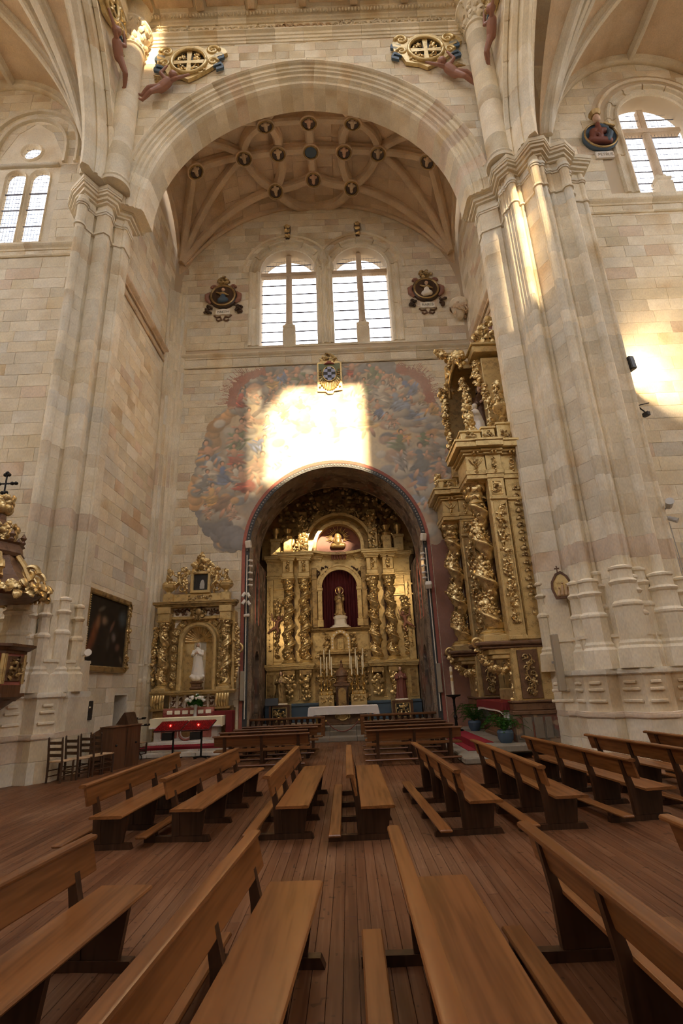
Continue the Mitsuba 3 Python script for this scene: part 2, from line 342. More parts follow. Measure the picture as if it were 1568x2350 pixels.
def cornice(key, x0, x1, y, z0, z1, tones=STONE, pieces=9):
    """string course: an upper moulding, a plain band, a lower fillet, in lengths of stone"""
    struct(key)
    prof_u = [(y, z1 - .22), (y - .06, z1 - .22), (y - .08, z1 - .16), (y - .16, z1 - .10), (y - .20, z1 - .05), (y - .20, z1), (y, z1 + .03)]
    prof_l = [(y, z0), (y - .05, z0), (y - .08, z0 + .05), (y - .05, z0 + .10), (y, z0 + .12)]
    xs = np.linspace(x0, x1, pieces + 1)
    for i in range(pieces):
        for nm, prof in (('moulding', prof_u), ('fillet', prof_l)):
            m = extr(Polygon(prof), xs[i + 1] - xs[i] - .006); v = np.asarray(m.vertices)
            part(key, nm, TM(np.stack([xs[i] + v[:, 2], v[:, 0], v[:, 1]], -1), m.faces), tones[(i * 2) % 4])
        part(key, 'band', box(xs[i] + .004, y - .03, z0 + .12, xs[i + 1] - .004, y + .02, z1 - .22, .006), tones[(i + 1) % 4])
cornice('trim_1', -7.28, 6.3, YB - .03, 16.28, 16.98, pieces=11)
# windows of the altar wall: moulded hood, column between the lights, transom, leaded glass
def church_window(key, cx, r, sill, zs, y, y0, rows=.56, hood=True, glass_y=.45):
    struct(key)
    ring = [(0, .02), (.10, -.06), (.17, -.03), (.20, .04), (.34, .04), (.40, -.05), (.50, -.05), (.56, .03), (.56, .10), (0, .10)]
    if hood:
        jamb = np.vstack([[(cx + r, sill), (cx + r, (sill + zs) / 2)], arcpts((cx, zs), r, 0, math.pi, 26), [(cx - r, (sill + zs) / 2), (cx - r, sill)]])[::-1]
        n = len(jamb); cuts = [0, 1, 2] + list(range(6, n - 2, 4)) + [n - 3 + 1, n - 1]; cuts = sorted(set(cuts))
        for a, b in zip(cuts[:-1], cuts[1:]):
            if b > a: part(key, 'moulding', sweep_xz(jamb[a:b + 1], ring, y0 - .06), STONE[[1, 3, 0, 5][a % 4]], 30)
        ej = [(0, -.08), (.09, -.12), (.15, -.02), (.10, .06), (0, .06)]
        for sgn, a0, a1 in ((1, 0, math.pi / 2), (-1, math.pi / 2, math.pi)):
            part(key, 'label_mould', sweep_xz(arcpts((cx, zs), r + .76, a1, a0, 18), ej, y0), STONE[3], 30)
    yg = y + glass_y
    prof = [(.30, 0), (.30, 1.05), (.26, 1.12), (.30, 1.2), (.30, 1.28), (.20, 1.38), (.175, 1.5)]
    col = []
    for i in range(len(prof) - 1): col.append(loft([[(cx - prof[i + j][0], yg - prof[i + j][0] * .9, sill + prof[i + j][1]), (cx + prof[i + j][0], yg - prof[i + j][0] * .9, sill + prof[i + j][1]), (cx + prof[i + j][0], yg + .12, sill + prof[i + j][1]), (cx - prof[i + j][0], yg + .12, sill + prof[i + j][1])] for j in (0, 1)]))
    part(key, 'mullion_base', col, STONE[3])
    part(key, 'mullion', [lathe([(.16, sill + 1.45), (.155, zs - .05)], 12, (cx, yg - .03)), box(cx - .13, yg - .1, zs - .05, cx + .13, yg + .12, zs + r - .02, .02)], STONE[4], 30)
    tr = sbox(cx - r, zs + .05, cx + r, zs + .27).intersection(arch_poly(cx, r, zs, sill))
    part(key, 'transom', extr_xz(tr, yg - .12, yg + .12), STONE[4])
    for s in (-1, 1):
        li = arch_poly(cx, r - .02, zs, sill).intersection(sbox(cx + (.12 if s > 0 else -r), sill, cx + (r if s > 0 else -.12), zs + r + .1))
        for nm, q in (('pane', li.intersection(sbox(-99, 0, 99, zs + .06))), ('head_pane', li.intersection(sbox(-99, zs + .26, 99, 99)))):
            v, f = outline_tri(q); part(key, nm, TM(np.stack([v[:, 0], v[:, 0] * 0 + yg + .04, v[:, 1]], -1), f), 'mat_glass')
            bars = []; xa, za, xb, zb = q.bounds
            for z in np.arange(za + rows, zb, rows): bars.append(box(xa, yg, z - .022, xb, yg + .02, z + .022))
            for z in np.arange(za + rows / 2, zb, rows): bars.append(box(xa, yg + .02, z - .005, xb, yg + .03, z + .005))
            for x in np.arange(xa + .14, xb, .14): bars.append(box(x - .004, yg + .02, za, x + .004, yg + .03, zb if nm == 'pane' else zb - .5 * abs(x - cx)))
            part(key, 'leading', bars, 'mat_lead')
    return yg
for i, (c, r) in enumerate(WIN): church_window(f'window_{i + 1}', c, r, WS, WZ, YB, YB)
# pointed shaft between the two windows
k = thing('window_shaft', 'slender stone shaft with a pointed cap between the twin windows', 'colonnette')
part(k, 'shaft', [tube([(-.40, YB - .05, WS), (-.40, YB - .05, WZ + .3)], .10, 10), tube([(-.58, YB, WS), (-.58, YB, WZ)], .05, 8), tube([(-.22, YB, WS), (-.22, YB, WZ)], .05, 8)], STONE[0], 30)
part(k, 'cap', lathe([(.10, WZ + .3), (.24, WZ + .45), (.22, WZ + .6), (.16, WZ + .9), (.02, WZ + 1.5)], 8, (-.40, YB - .05)), STONE[3])
# transept side walls ------------------------------------------------------------------
for key, X, s, seed in (('wall_left', XL, 1, 21), ('wall_right', XR, -1, 22)):
    struct(key)
    reg = sbox(15.0, 0.0, YB, 23.5)
    scene[key] = ply(box(X - s * .9, 14.9, -.3, X, YB + 1, 27.5) if s < 0 else cat([box(X - .9, 14.9, -.3, X, 18.35, 27.5), box(X - .9, 19.42, -.3, X, YB + 1, 27.5), box(X - .9, 18.35, 1.98, X, 19.42, 27.5)]), 'mat_mortar')
    if s > 0: reg = reg.difference(sbox(18.33, -1, 19.44, 2.0))
    else: reg = sbox(15.0, 9, YB, 23.5)
    ashlar(key, reg.difference(sbox(0, 16.25, 99, 17.0)), (X, 0, 0), (0, 1, 0), (0, 0, 1), (s, 0, 0), seed, h=(.38, .5), w=(.6, 1.2))
    tk = f'trim_{2 if s > 0 else 3}'; struct(tk)
    ys = np.linspace(15.0, YB - .5, 7)
    for i in range(6):
        for nm, prof in (('moulding', [(0, 16.72), (.06, 16.72), (.08, 16.78), (.16, 16.84), (.20, 16.89), (.20, 16.95), (0, 16.98)]), ('fillet', [(0, 16.28), (.05, 16.28), (.08, 16.33), (.05, 16.38), (0, 16.40)])):
            m = extr(Polygon(prof), ys[i + 1] - ys[i] - .006); v = np.asarray(m.vertices)
            part(tk, nm, TM(np.stack([X + s * (v[:, 0] + .03), ys[i] + v[:, 2], v[:, 1]], -1), m.faces if s < 0 else np.asarray(m.faces)[:, ::-1]), VAULT[i % 3])
struct('door_1', 'dark wooden door in the recess of the left wall'); part('door_1', 'leaf', box(XL - .75, 18.4, 0, XL - .68, 19.38, 1.95, .01), 'mat_dark_wood')
part('door_1', 'jamb', [box(XL - .7, 19.36, 0, XL + .03, 19.44, 2.0, .01), box(XL - .7, 18.33, 1.94, XL + .03, 19.44, 2.02, .01)], STONE[5])
# clustered shafts in the back corners
def corner_shafts(key, x, s, label):
    k = thing(key, label, 'clustered shaft')
    for i in range(6):
        cx_, cy_ = x + s * (.10 + .125 * i), YB - .62 + .115 * i
        for z0, z1 in zip(np.arange(3.0, 20.4, 1.45), np.arange(4.45, 22, 1.45)):
            part(k, 'drum', lathe([(.088, z0 + .003), (.088, min(z1, 20.4) - .003)], 8, (cx_, cy_)), STONE[int(rng.choice(6, p=STONE_P))], 30)
        if i % 2 == 0:
            part(k, 'base', lathe([(.16, 0), (.16, 1.4), (.13, 1.5), (.15, 1.55), (.15, 1.6), (.12, 1.7), (.12, 2.3), (.14, 2.35), (.14, 2.42), (.105, 2.5), (.105, 2.9), (.125, 2.95), (.088, 3.02)], 8, (cx_, cy_)), STONE[i % 4])
    part(k, 'backing', extr(Polygon([(x, YB), (x, YB - .66), (x + s * .12, YB - .66), (x + s * .82, YB - .04), (x + s * .82, YB)]), 20.4), STONE[0])
corner_shafts('corner_shafts', XL, 1, 'bundle of slim stone shafts in the corner behind the white statue retable')
# crossing piers -------------------------------------------------------------------------
PL = [(-7.34, 15.6), (-7.34, 14.72), (-7.70, 14.54), (-7.64, 14.2), (-7.90, 13.87), (-8.28, 13.95), (-8.46, 13.60), (-8.68, 13.58), (-9.05, 13.85), (-9.45, 14.35), (-9.6, 15.6)]
PR = [(5.36, 15.6), (5.36, 14.66), (6.0, 14.36), (5.98, 13.72), (6.28, 13.36), (6.62, 13.48), (6.92, 12.80), (7.28, 12.74), (7.60, 13.07), (8.06, 12.92), (8.45, 13.20), (8.5, 13.42), (9.12, 13.5), (9.2, 15.6)]
PIER = {}
def zslab(poly, z0, z1):
    return mv(extr(poly, z1 - z0), (0, 0, z0))
def pier(name, pts, label, rolls, seed, key_z=19.3):
    r = np.random.default_rng(seed); ab = Polygon(pts); bod = ab.buffer(-.24, join_style=2); c = np.asarray(bod.exterior.coords)[:-1]
    rl = unary_union([Point(q).buffer(rr, 6) for q, rr in rolls])
    gro = unary_union([Point(q).buffer(.08, 4) for q in c if not any(math.hypot(q[0] - p[0], q[1] - p[1]) < .2 for p, _ in rolls)])
    sec = unary_union([bod.difference(gro), rl]).buffer(0).simplify(.006); sec = max(getattr(sec, 'geoms', [sec]), key=lambda g: g.area); sec = Polygon(sec.exterior)
    k = thing(name, label, 'pier'); PIER[name] = (ab, bod)
    z = 3.9; clipb = sbox(-99, -99, -7.47, 99) if pts[0][0] < 0 else sbox(5.60, -99, 99, 99)
    while z < 17.45:
        h = r.uniform(.42, .62); z1 = min(z + h, 17.45)
        part(k, 'course', zslab(sec, z, z1 - .005), STONE[int(r.choice(6, p=[.46, .22, .03, .26, .015, .015]))], 20); z = z1
    b = lambda d: sec.buffer(d, join_style=2)
    part(k, 'core', zslab(sec.buffer(-.03, join_style=2), .2, 19.3), 'mat_mortar')
    for nm, levels, t in (('necking', [(17.45, 17.52, .05)], 1), ('frieze', [(17.52, 18.3, .015)], 0), ('moulding', [(18.3, 18.37, .05), (18.37, 18.44, .08), (18.44, 18.52, .06)], 5), ('neck', [(18.52, 18.72, .03)], 0),
                          ('abacus', [(18.72, 18.80, .13), (18.80, 18.92, .22), (18.92, 19.02, .30), (19.02, 19.1, .35), (19.1, 19.26, .37), (19.26, 19.3, .33)], 0)):
        part(k, nm, [zslab((bod if dd > .09 else sec).buffer(dd, join_style=2), a, e) for a, e, dd in levels], STONE[t])
    # pedestal: plain socle, tori, sloped dadoes and interpenetrating little bases
    so = bod.buffer(.44, join_style=2).simplify(.1).intersection(clipb)
    xs = np.linspace(so.bounds[0] - .1, so.bounds[2] + .1, 5)
    for (z0, z1), off in (((0, .5), .5), ((.5, .98), 0)):
        for i in range(5):
            g = so.intersection(sbox(xs[0] - 1 if i == 0 else xs[i - 1] + off * .6, 0, (xs[i] if i < 4 else xs[-1] + 1) + (off * .6 if i < 4 else 1) - .005, 30))
            for q in getattr(g, 'geoms', [g]):
                if q.geom_type == 'Polygon' and q.area > .01: part(k, 'socle_block', zslab(q, z0, z1 - .006), STONE[int(r.choice(6, p=STONE_P))])
    part(k, 'torus', [zslab(so.buffer(d, join_style=2).intersection(clipb), a, e) for a, e, d in ((.98, 1.01, .02), (1.01, 1.08, .05), (1.08, 1.12, .02))], STONE[4], 20)
    part(k, 'dado', [zslab(bod.buffer(.35, join_style=2).simplify(.08).intersection(clipb), 1.12, 1.95)], STONE[3])
    part(k, 'upper_torus', [zslab(bod.buffer(d, join_style=2).simplify(.08).intersection(clipb), a, e) for a, e, d in ((1.95, 1.98, .38), (1.98, 2.06, .42), (2.06, 2.1, .38))], STONE[5])
    part(k, 'upper_dado', [zslab(bod.buffer(.17, join_style=2).simplify(.06).intersection(clipb), 2.1, 2.85), zslab(bod.buffer(.21, join_style=2).simplify(.06).intersection(clipb), 2.85, 2.93), zslab(sec.buffer(.03, join_style=2), 2.93, 3.9)], STONE[0])
    # short interrupted mouldings on the faces of the dado
    bb = np.asarray(bod.buffer(.35, join_style=2).simplify(.08).exterior.coords)
    for i in range(len(bb) - 1):
        p, q = bb[i], bb[i + 1]; L_ = math.hypot(*(q - p))
        if L_ < .45 or max(p[1], q[1]) > 15.3: continue
        d = (q - p) / L_; nrm = A([d[1], -d[0]]); mid = (p + q) / 2
        if bod.buffer(.35).contains(Point(mid + nrm * .05)): nrm = -nrm
        for z_, w_ in ((1.36, .36), (1.62, .30), (1.78, .22)):
            a_, b_ = mid - d * w_ * L_, mid + d * w_ * L_
            part(k, 'sill_mould', tube([(*(a_ + nrm * -.01), z_), (*(a_ + nrm * .03), z_), (*(b_ + nrm * .03), z_), (*(b_ + nrm * -.01), z_)], [.02, .04, .04, .02], 6), STONE[3])
    for (q, rr) in rolls:
        h0 = r.uniform(3.3, 3.6); w = rr * 2.0 + .06
        prof = [(w + .16, 2.1), (w + .13, 2.55), (w + .06, 2.62), (w + .07, 2.68), (w + .02, 2.75), (w + .02, h0), (w + .05, h0 + .04), (w + .05, h0 + .09), (w - .02, h0 + .16), (w - .03, h0 + .55), (w + .0, h0 + .58), (w + .03, h0 + .63), (w - .05, h0 + .70), (w - .06, h0 + .92), (w - .02, h0 + .95), (w - .02, h0 + 1.0), (rr, h0 + 1.06)]
        part(k, 'shaft_base', lathe(prof, 8, q), STONE[int(r.choice(4))])
    return k
pier('crossing_pier', PL, 'tall moulded stone pier beside the pulpit at the left of the chapel arch', [((-7.84, 14.42), .075), ((-8.08, 13.98), .05), ((-8.46, 13.92), .085), ((-8.68, 13.80), .15), ((-9.2, 14.25), .10), ((-7.62, 14.85), .05)], 31)
pier('crossing_pier', PR, 'tall moulded stone pier at the right with a bright sunlit edge', [((5.62, 14.92), .05), ((6.22, 14.05), .07), ((6.42, 13.66), .12), ((6.70, 13.74), .06), ((7.02, 13.05), .13), ((7.24, 13.02), .06), ((7.6, 13.35), .09), ((8.05, 13.17), .14), ((8.3, 13.42), .07), ((8.88, 13.75), .10)], 32)
# crossing arch in front of the chapel -----------------------------------------------------
AX, AY, AZ, AH = -.87, 14.25, 18.95, 6.92
e_ = .33
def parc(r, n, side):                     # two-centred arch, half; from springing to apex
    R = r + e_; cx = AX + e_ * (-side); a1 = math.acos(e_ / R)
    t = np.linspace(0, a1, n); return np.stack([cx + side * R * np.cos(t), AZ + R * np.sin(t)], -1)
APROF = [(0, 1.3), (0, -.10), (.07, -.13), (.13, -.08), (.16, 0), (.30, 0), (.33, .07), (.38, .03), (.44, .05), (.48, .13), (.60, .13), (.64, .21), (.69, .18), (.74, .24), (.84, .26), (.88, .34), (.90, .40), (.90, 1.3)]
k = thing('crossing_arch', 'wide moulded pointed stone arch that opens into the vaulted chapel', 'arch')
ar = np.random.default_rng(5)
for side in (-1, 1):
    p = parc(AH, 61, side)
    for i in range(0, 60, 3):
        seg = p[i:i + 4].copy()
        t = np.gradient(seg, axis=0); t /= np.linalg.norm(t, axis=1, keepdims=True); inw = np.stack([-t[:, 1], t[:, 0]], -1) * side
        R = [[(seg[j, 0] + inw[j, 0] * q[0], AY + q[1], seg[j, 1] + inw[j, 1] * q[0]) for q in APROF] for j in range(4)]
        R = A(R); R[0] += (R[1] - R[0]) * .012; R[-1] += (R[-2] - R[-1]) * .012
        m = loft(R, True, True)
        if side > 0: m = TM(m.vertices, np.asarray(m.faces)[:, ::-1])
        part(k, 'voussoir', m, STONE[int(ar.choice(6, p=STONE_P))])
# spandrel wall above the arch
full = np.vstack([parc(AH - .05, 40, 1), parc(AH - .05, 40, -1)[::-1][1:]])
opening = Polygon([tuple(q) for q in full] + [(AX - AH, 10), (AX + AH, 10)])
sp = sbox(-8.4, 18.9, 6.9, 27.6).difference(opening)
struct('wall_spandrel'); labels['wall_spandrel']['label'] = 'stone wall over the crossing arch below the carved frieze'
scene['wall_spandrel'] = ply(extr_xz(sbox(-8.5, 19.3, 7.0, 40).difference(opening), AY + .1, AY + .6), 'mat_mortar')
ashlar('wall_spandrel', sp, (0, AY + .09, 0), (1, 0, 0), (0, 0, 1), (0, -1, 0), 41, h=(.4, .5), w=(.55, 1.0))
# entablature of the crossing
struct('trim_4', 'stone entablature with carved frieze running above the crossing arch')
def xmould(prof, x0, x1):
    m = extr(Polygon(prof), x1 - x0); v = np.asarray(m.vertices)
    return TM(np.stack([x0 + v[:, 2], v[:, 0], v[:, 1]], -1), m.faces)
xs = np.linspace(-8.0, 6.5, 13); ye = AY + .08
for i in range(12):
    a, b = xs[i] + .004, xs[i + 1] - .004; t = STONE[i % 4]
    part('trim_4', 'architrave', xmould([(ye + .1, 27.55), (ye - .06, 27.55), (ye - .06, 27.68), (ye - .10, 27.70), (ye - .10, 27.84), (ye - .14, 27.86), (ye - .14, 28.0), (ye - .24, 28.08), (ye - .24, 28.14), (ye + .1, 28.14)], a, b), t)
    part('trim_4', 'frieze', xmould([(ye + .1, 28.14), (ye - .05, 28.14), (ye - .05, 28.74), (ye + .1, 28.74)], a, b), STONE[(i + 1) % 4])
    part('trim_4', 'cornice', xmould([(ye + .1, 28.74), (ye - .10, 28.74), (ye - .12, 28.84), (ye - .18, 28.88), (ye - .18, 28.96), (ye - .34, 29.12), (ye - .34, 29.2), (ye - .42, 29.22), (ye - 1.25, 29.34), (ye - 1.25, 29.6), (ye + .1, 29.6)], a, b), STONE[(i + 2) % 4])
    pts = [(np.linspace(a + .15, b - .15, 9))]
    scr = [scroll((x, ye - .08, 28.44), (1, 0, 0), (0, 0, 1), .17, 1.2, .035, 1 if j % 2 else -1, 14) for j, x in enumerate(np.linspace(a + .18, b - .18, 4))]
    part('trim_4', 'carved_scroll', scr + [carve(sbox(a + .05, 28.2, b - .05, 28.68), ye - .06, .16, 26, 100 + i, relief=.03)], VAULT[1] if i in (5, 6) else STONE[1])
    part('trim_4', 'egg', [ball((x, ye - .30, 29.02), (.05, .06, .08), 1) for x in np.linspace(a + .06, b - .06, 9)], STONE[0], True)
for i in range(7):
    x = -7.2 + i * 2.15
    part('trim_4', 'modillion', box(x - .16, ye - 1.25, 29.06, x + .16, ye - .40, 29.32, .04), VAULT[0])
    part('trim_4', 'soffit_panel', [box(x + .26, ye - 1.15, 29.20, x + 1.88, ye - .46, 29.30, .03)], VAULT[1])
# round corner columns
for x, y, s, lb in ((-7.72, 13.98, 1, 'round stone corner column left of the crossing arch with a carved capital'), (6.22, 13.72, -1, 'round stone corner column right of the crossing arch with a carved capital')):
    k = thing('corner_column', lb, 'column'); z = 19.3
    part(k, 'base', lathe([(.52, 19.3), (.52, 19.42), (.46, 19.5), (.50, 19.56), (.44, 19.66)], 24, (x, y)), STONE[0], 30)
    z = 19.66
    while z < 26.6:
        z1 = min(z + rng.uniform(.6, .95), 26.6); part(k, 'drum', lathe([(.43, z + .001), (.43, z1 - .0015)], 22, (x, y)), STONE[int(rng.choice(4))], 30); z = z1
    part(k, 'astragal', lathe([(.43, 26.6), (.49, 26.64), (.49, 26.7), (.43, 26.74)], 22, (x, y)), STONE[1], 30)
    part(k, 'bell', lathe([(.42, 26.74), (.43, 27.2), (.62, 27.75), (.70, 27.85), (.70, 27.95)], 22, (x, y)), STONE[1], 30)
    an = rng.uniform(0, 6.28, 70); zz = rng.uniform(26.8, 27.8, 70); rr = .44 + .22 * ((zz - 26.8) / 1.0) ** 2
    part(k, 'foliage', [leaves(np.stack([x + rr * np.cos(an), y + rr * np.sin(an), zz], -1), np.stack([np.cos(an), np.sin(an), an * 0], -1), .26, 3, up=(0, 0, 1))] + [scroll((x + .6 * math.cos(q), y + .6 * math.sin(q), 27.68), (math.cos(q), math.sin(q), 0), (0, 0, 1), .16, 1.3, .04) for q in np.arange(0, 6.28, 1.57) + .6], STONE[1], 40)
    part(k, 'upper_drum', [lathe([(.48, 27.95), (.48, 28.1), (.40, 28.2), (.40, 28.75), (.5, 28.9), (.62, 29.1), (.70, 29.2), (.70, 29.4), (.98, 29.5), (.98, 29.7)], 22, (x, y))], STONE[1], 30)
# crossing arches towards the nave bays, with their spandrels ---------------------------------
NPROF = [(-.02, -.78), (.10, -.80), (.16, -.62), (.10, -.55), (.42, -.52), (.50, -.42), (.58, -.46), (.64, -.36), (.60, -.28), (.90, -.22), (.98, -.1), (1.04, 0), (.98, .1), (.90, .22), (.60, .28), (.64, .36), (.58, .46), (.50, .42), (.42, .52), (.10, .55), (.16, .62), (.10, .80), (-.02, .78)]
for x, ys, s, lb in ((-8.42, 13.9, 1, 'broad moulded crossing arch springing from the left pier towards the nave'), (7.05, 13.5, -1, 'broad moulded crossing arch springing from the right pier towards the nave')):
    k = thing('nave_arch', lb, 'arch'); yc = ys - 7.9
    p = np.stack([yc + 7.9 * np.cos(np.linspace(0, math.pi, 61)), 19.3 + 7.9 * np.sin(np.linspace(0, math.pi, 61))], -1)
    for i in range(0, 60, 3): part(k, 'voussoir', sweep_yz(p[i:i + 4], [(q[0], q[1] * .70) for q in NPROF], x + s * .06), STONE[int(ar.choice(6, p=STONE_P))])
    op = Polygon([tuple(q) for q in np.stack([yc + 7.85 * np.cos(np.linspace(0, math.pi, 60)), 19.3 + 7.85 * np.sin(np.linspace(0, math.pi, 60))], -1)] + [(yc - 7.85, 10), (yc + 7.85, 10)])
    xf = x + s * .45; key = 'wall_spandrel_left' if s > 0 else 'wall_spandrel_right'
    struct(key); scene[key] = ply(extr_yz(sbox(-3, 19.4, 14.3, 40).difference(op), xf - s * .02, xf - s * .5), 'mat_mortar')
    ashlar(key, sbox(3, 19.4, 14.0, 29).difference(op.buffer(.05)), (xf, 0, 0), (0, 1, 0), (0, 0, 1), (s, 0, 0), 51 + s, h=(.4, .5), w=(.6, 1.0))
    struct(f'trim_{5 if s > 0 else 6}'); scene[f'trim_{5 if s > 0 else 6}'] = ply(cat([box(xf - .1 * s, -2, 28.74, xf + s * 1.2, 13.2, 29.6), box(xf - .1 * s, -2, 27.55, xf + s * .2, 14.0, 28.14)]), STONE[0])
# ---------------------------------------------------------------- star vault of the chapel bay
VX, VY, VA, VB = -.72, 17.95, 6.95, 3.1
def vz(x, y):
    u = np.clip(np.abs((np.asarray(x, float) - VX) / VA), 0, 1); v = np.clip(np.abs((np.asarray(y, float) - VY) / VB), 0, 1)
    hr = 6.45 - 1.5 * np.clip((u - .45) / .55, 0, 1) ** 1.6
    za = 6.45 * np.sqrt(1 - u ** 2); zb = hr * np.sqrt(1 - v ** 2) ** .8
    return 19.75 + (za ** 5 + zb ** 5 + 1e-9) ** (1 / 5) * (1 - .10 * (za * zb / 41.6) ** 2)
def vn(x, y):
    e = 1e-3; gx = (vz(x + e, y) - vz(x - e, y)) / (2 * e); gy = (vz(x, y + e) - vz(x, y - e)) / (2 * e)
    n = np.stack([gx, gy, -np.ones_like(gx)], -1); return n / np.linalg.norm(n, axis=-1, keepdims=True)
struct('ceiling', 'stone star vault over the chapel bay')
def warp(m, power=True):                     # denser towards the edges so that the steep webs stay smooth
    return np.sin(m * math.pi / 2)
def web(key, us, vs, off, mat, fn=vz, fx=lambda u: VX + VA * warp(u), fy=lambda v: VY + VB * warp(v), nf=vn, asmesh=False):
    U, V_ = np.meshgrid(us, vs, indexing='ij'); X, Y = fx(U), fy(V_); Z = fn(X, Y)
    P = np.stack([X, Y, Z], -1) + nf(X, Y) * off
    v = P.reshape(-1, 3); n, m = U.shape; i, j = np.meshgrid(np.arange(n - 1), np.arange(m - 1), indexing='ij'); a = (i * m + j).ravel(); b = a + 1; c = a + m + 1; d = a + m
    return TM(v, np.vstack([np.stack([a, b, c], -1), np.stack([a, c, d], -1)]))
scene['ceiling'] = ply(web('c', np.linspace(-1, 1, 91), np.linspace(-1, 1, 61), -.05, None), 'mat_vault1', True)
vr = np.random.default_rng(8)
us = np.linspace(-1, 1, 23)
for i in range(22):
    j = -1 + vr.uniform(-.1, 0)
    while j < 1:
        l = vr.uniform(.12, .24); a, b = max(j, -1) + .002, min(j + l, 1) - .002
        if b - a > .02:
            part('ceiling', 'stone', web('s', np.linspace(us[i] + .0012, us[i + 1] - .0012, 5), np.linspace(a, b, 5), vr.uniform(0, .008), None), VAULT[int(vr.integers(3))], True)
        j += l
def rib(key, pts2, w=.23, h=.38, mat='mat_vault2', fn=vz, nf=vn, n=14, ease=None, name='rib', drop=.0):
    """moulded rib under the web along a plan curve"""
    q = np.asarray(pts2, float)
    if len(q) == 3: t = np.linspace(0, 1, n)[:, None]; q = (1 - t) ** 2 * q[0] + 2 * t * (1 - t) * q[1] + t ** 2 * q[2]
    elif len(q) == 2: t = np.linspace(0, 1, n)[:, None]; q = q[0] * (1 - t) + q[1] * t
    z = fn(q[:, 0], q[:, 1]); P = np.column_stack([q, z]); N = nf(q[:, 0], q[:, 1])
    t = np.gradient(P, axis=0); t /= np.linalg.norm(t, axis=1, keepdims=True); S = np.cross(t, N); S /= np.linalg.norm(S, axis=1, keepdims=True) + 1e-9; N = np.cross(S, t)
    pr = [(-w, -.06), (-w, .08), (-w * .75, .12), (-w * .62, h * .62), (-w * .80, h * .70), (-w * .55, h * .92), (0, h), (w * .55, h * .92), (w * .80, h * .70), (w * .62, h * .62), (w * .75, .12), (w, .08), (w, -.06)]
    R = [[P[i] + S[i] * a - N[i] * -1 * b for a, b in pr] for i in range(len(P))]
    part(key, name, loft(R, True, True), mat, 40)
BOSS = {'A': (-2.72, 16.30), 'B': (-.74, 16.36), 'C': (1.26, 16.36), 'D': (-3.98, 17.95), 'E': (-2.33, 17.9), 'F': (-.75, 17.9), 'G': (.86, 17.95), 'H': (2.50, 18.0), 'I': (-.71, 19.3), 'J': (-2.70, 19.72), 'K': (1.24, 19.72), 'L': (-6.35, 17.9), 'M': (4.9, 17.9)}
CFL, CFR, CBL, CBR = (-7.45, 15.02), (6.05, 15.02), (-7.5, 20.72), (6.05, 20.72)
Bq = lambda k: BOSS[k]
def bow(a, b, d):
    a, b = A(a), A(b); m = (a + b) / 2; t = b - a; return [a, m + A([-t[1], t[0]]) * d, b]
for a, b, d in (('A', 'D', .28), ('D', 'J', .24), ('J', 'E', .28), ('E', 'A', .28), ('C', 'H', -.28), ('H', 'K', -.24), ('K', 'G', -.28), ('G', 'C', -.28)):
    rib('ceiling', bow(Bq(a), Bq(b), d))
for a, b in (('A', 'B'), ('B', 'C'), ('D', 'E'), ('E', 'F'), ('F', 'G'), ('G', 'H'), ('B', 'F'), ('F', 'I'), ('L', 'D'), ('M', 'H')): rib('ceiling', [Bq(a), Bq(b)])
for a, b, d in (('J', 'I', .10), ('I', 'K', .10)): rib('ceiling', bow(Bq(a), Bq(b), d))
rib('ceiling', bow(Bq('A'), (-.78, 14.95), -.24)); rib('ceiling', bow(Bq('C'), (-.78, 14.95), .24))
rib('ceiling', bow(Bq('J'), (-.66, 20.84), .28)); rib('ceiling', bow(Bq('K'), (-.66, 20.84), -.28))
def spring_rib(c, b, bend=.0):
    t = np.linspace(0, 1, 26)[:, None]; t = t ** 1.6; q = A(c) * (1 - t) + A(b) * t
    rib('ceiling', q, w=.20, h=.34)
for c, bs in ((CFL, 'ADL'), (CBL, 'JDL'), (CFR, 'CHM'), (CBR, 'KHM')):
    for b in bs: spring_rib(c, Bq(b))
# wall ribs
rib('ceiling', np.column_stack([np.linspace(-7.35, 5.92, 60), np.full(60, 20.75)]), w=.10, h=.16, name='wall_rib')
rib('ceiling', np.column_stack([np.full(30, XL + .3), np.linspace(15.1, 20.6, 30)]), w=.10, h=.16, name='wall_rib')
rib('ceiling', np.column_stack([np.full(30, XR - .3), np.linspace(15.1, 20.6, 30)]), w=.10, h=.16, name='wall_rib')
BLAB = {'A': 'left of the two front roundels nearest the arch', 'B': 'roundel in the middle of the front row of the vault', 'C': 'right of the two front roundels nearest the arch', 'D': 'roundel at the far left end of the quatrefoil', 'E': 'roundel just left of the central boss', 'F': 'central pierced boss of the star vault', 'G': 'roundel just right of the central boss', 'H': 'roundel at the far right end of the quatrefoil', 'I': 'roundel behind the centre near the windows', 'J': 'rear left roundel above the twin windows', 'K': 'rear right roundel above the twin windows', 'L': 'isolated roundel at the left side of the vault', 'M': 'isolated roundel at the right side of the vault'}
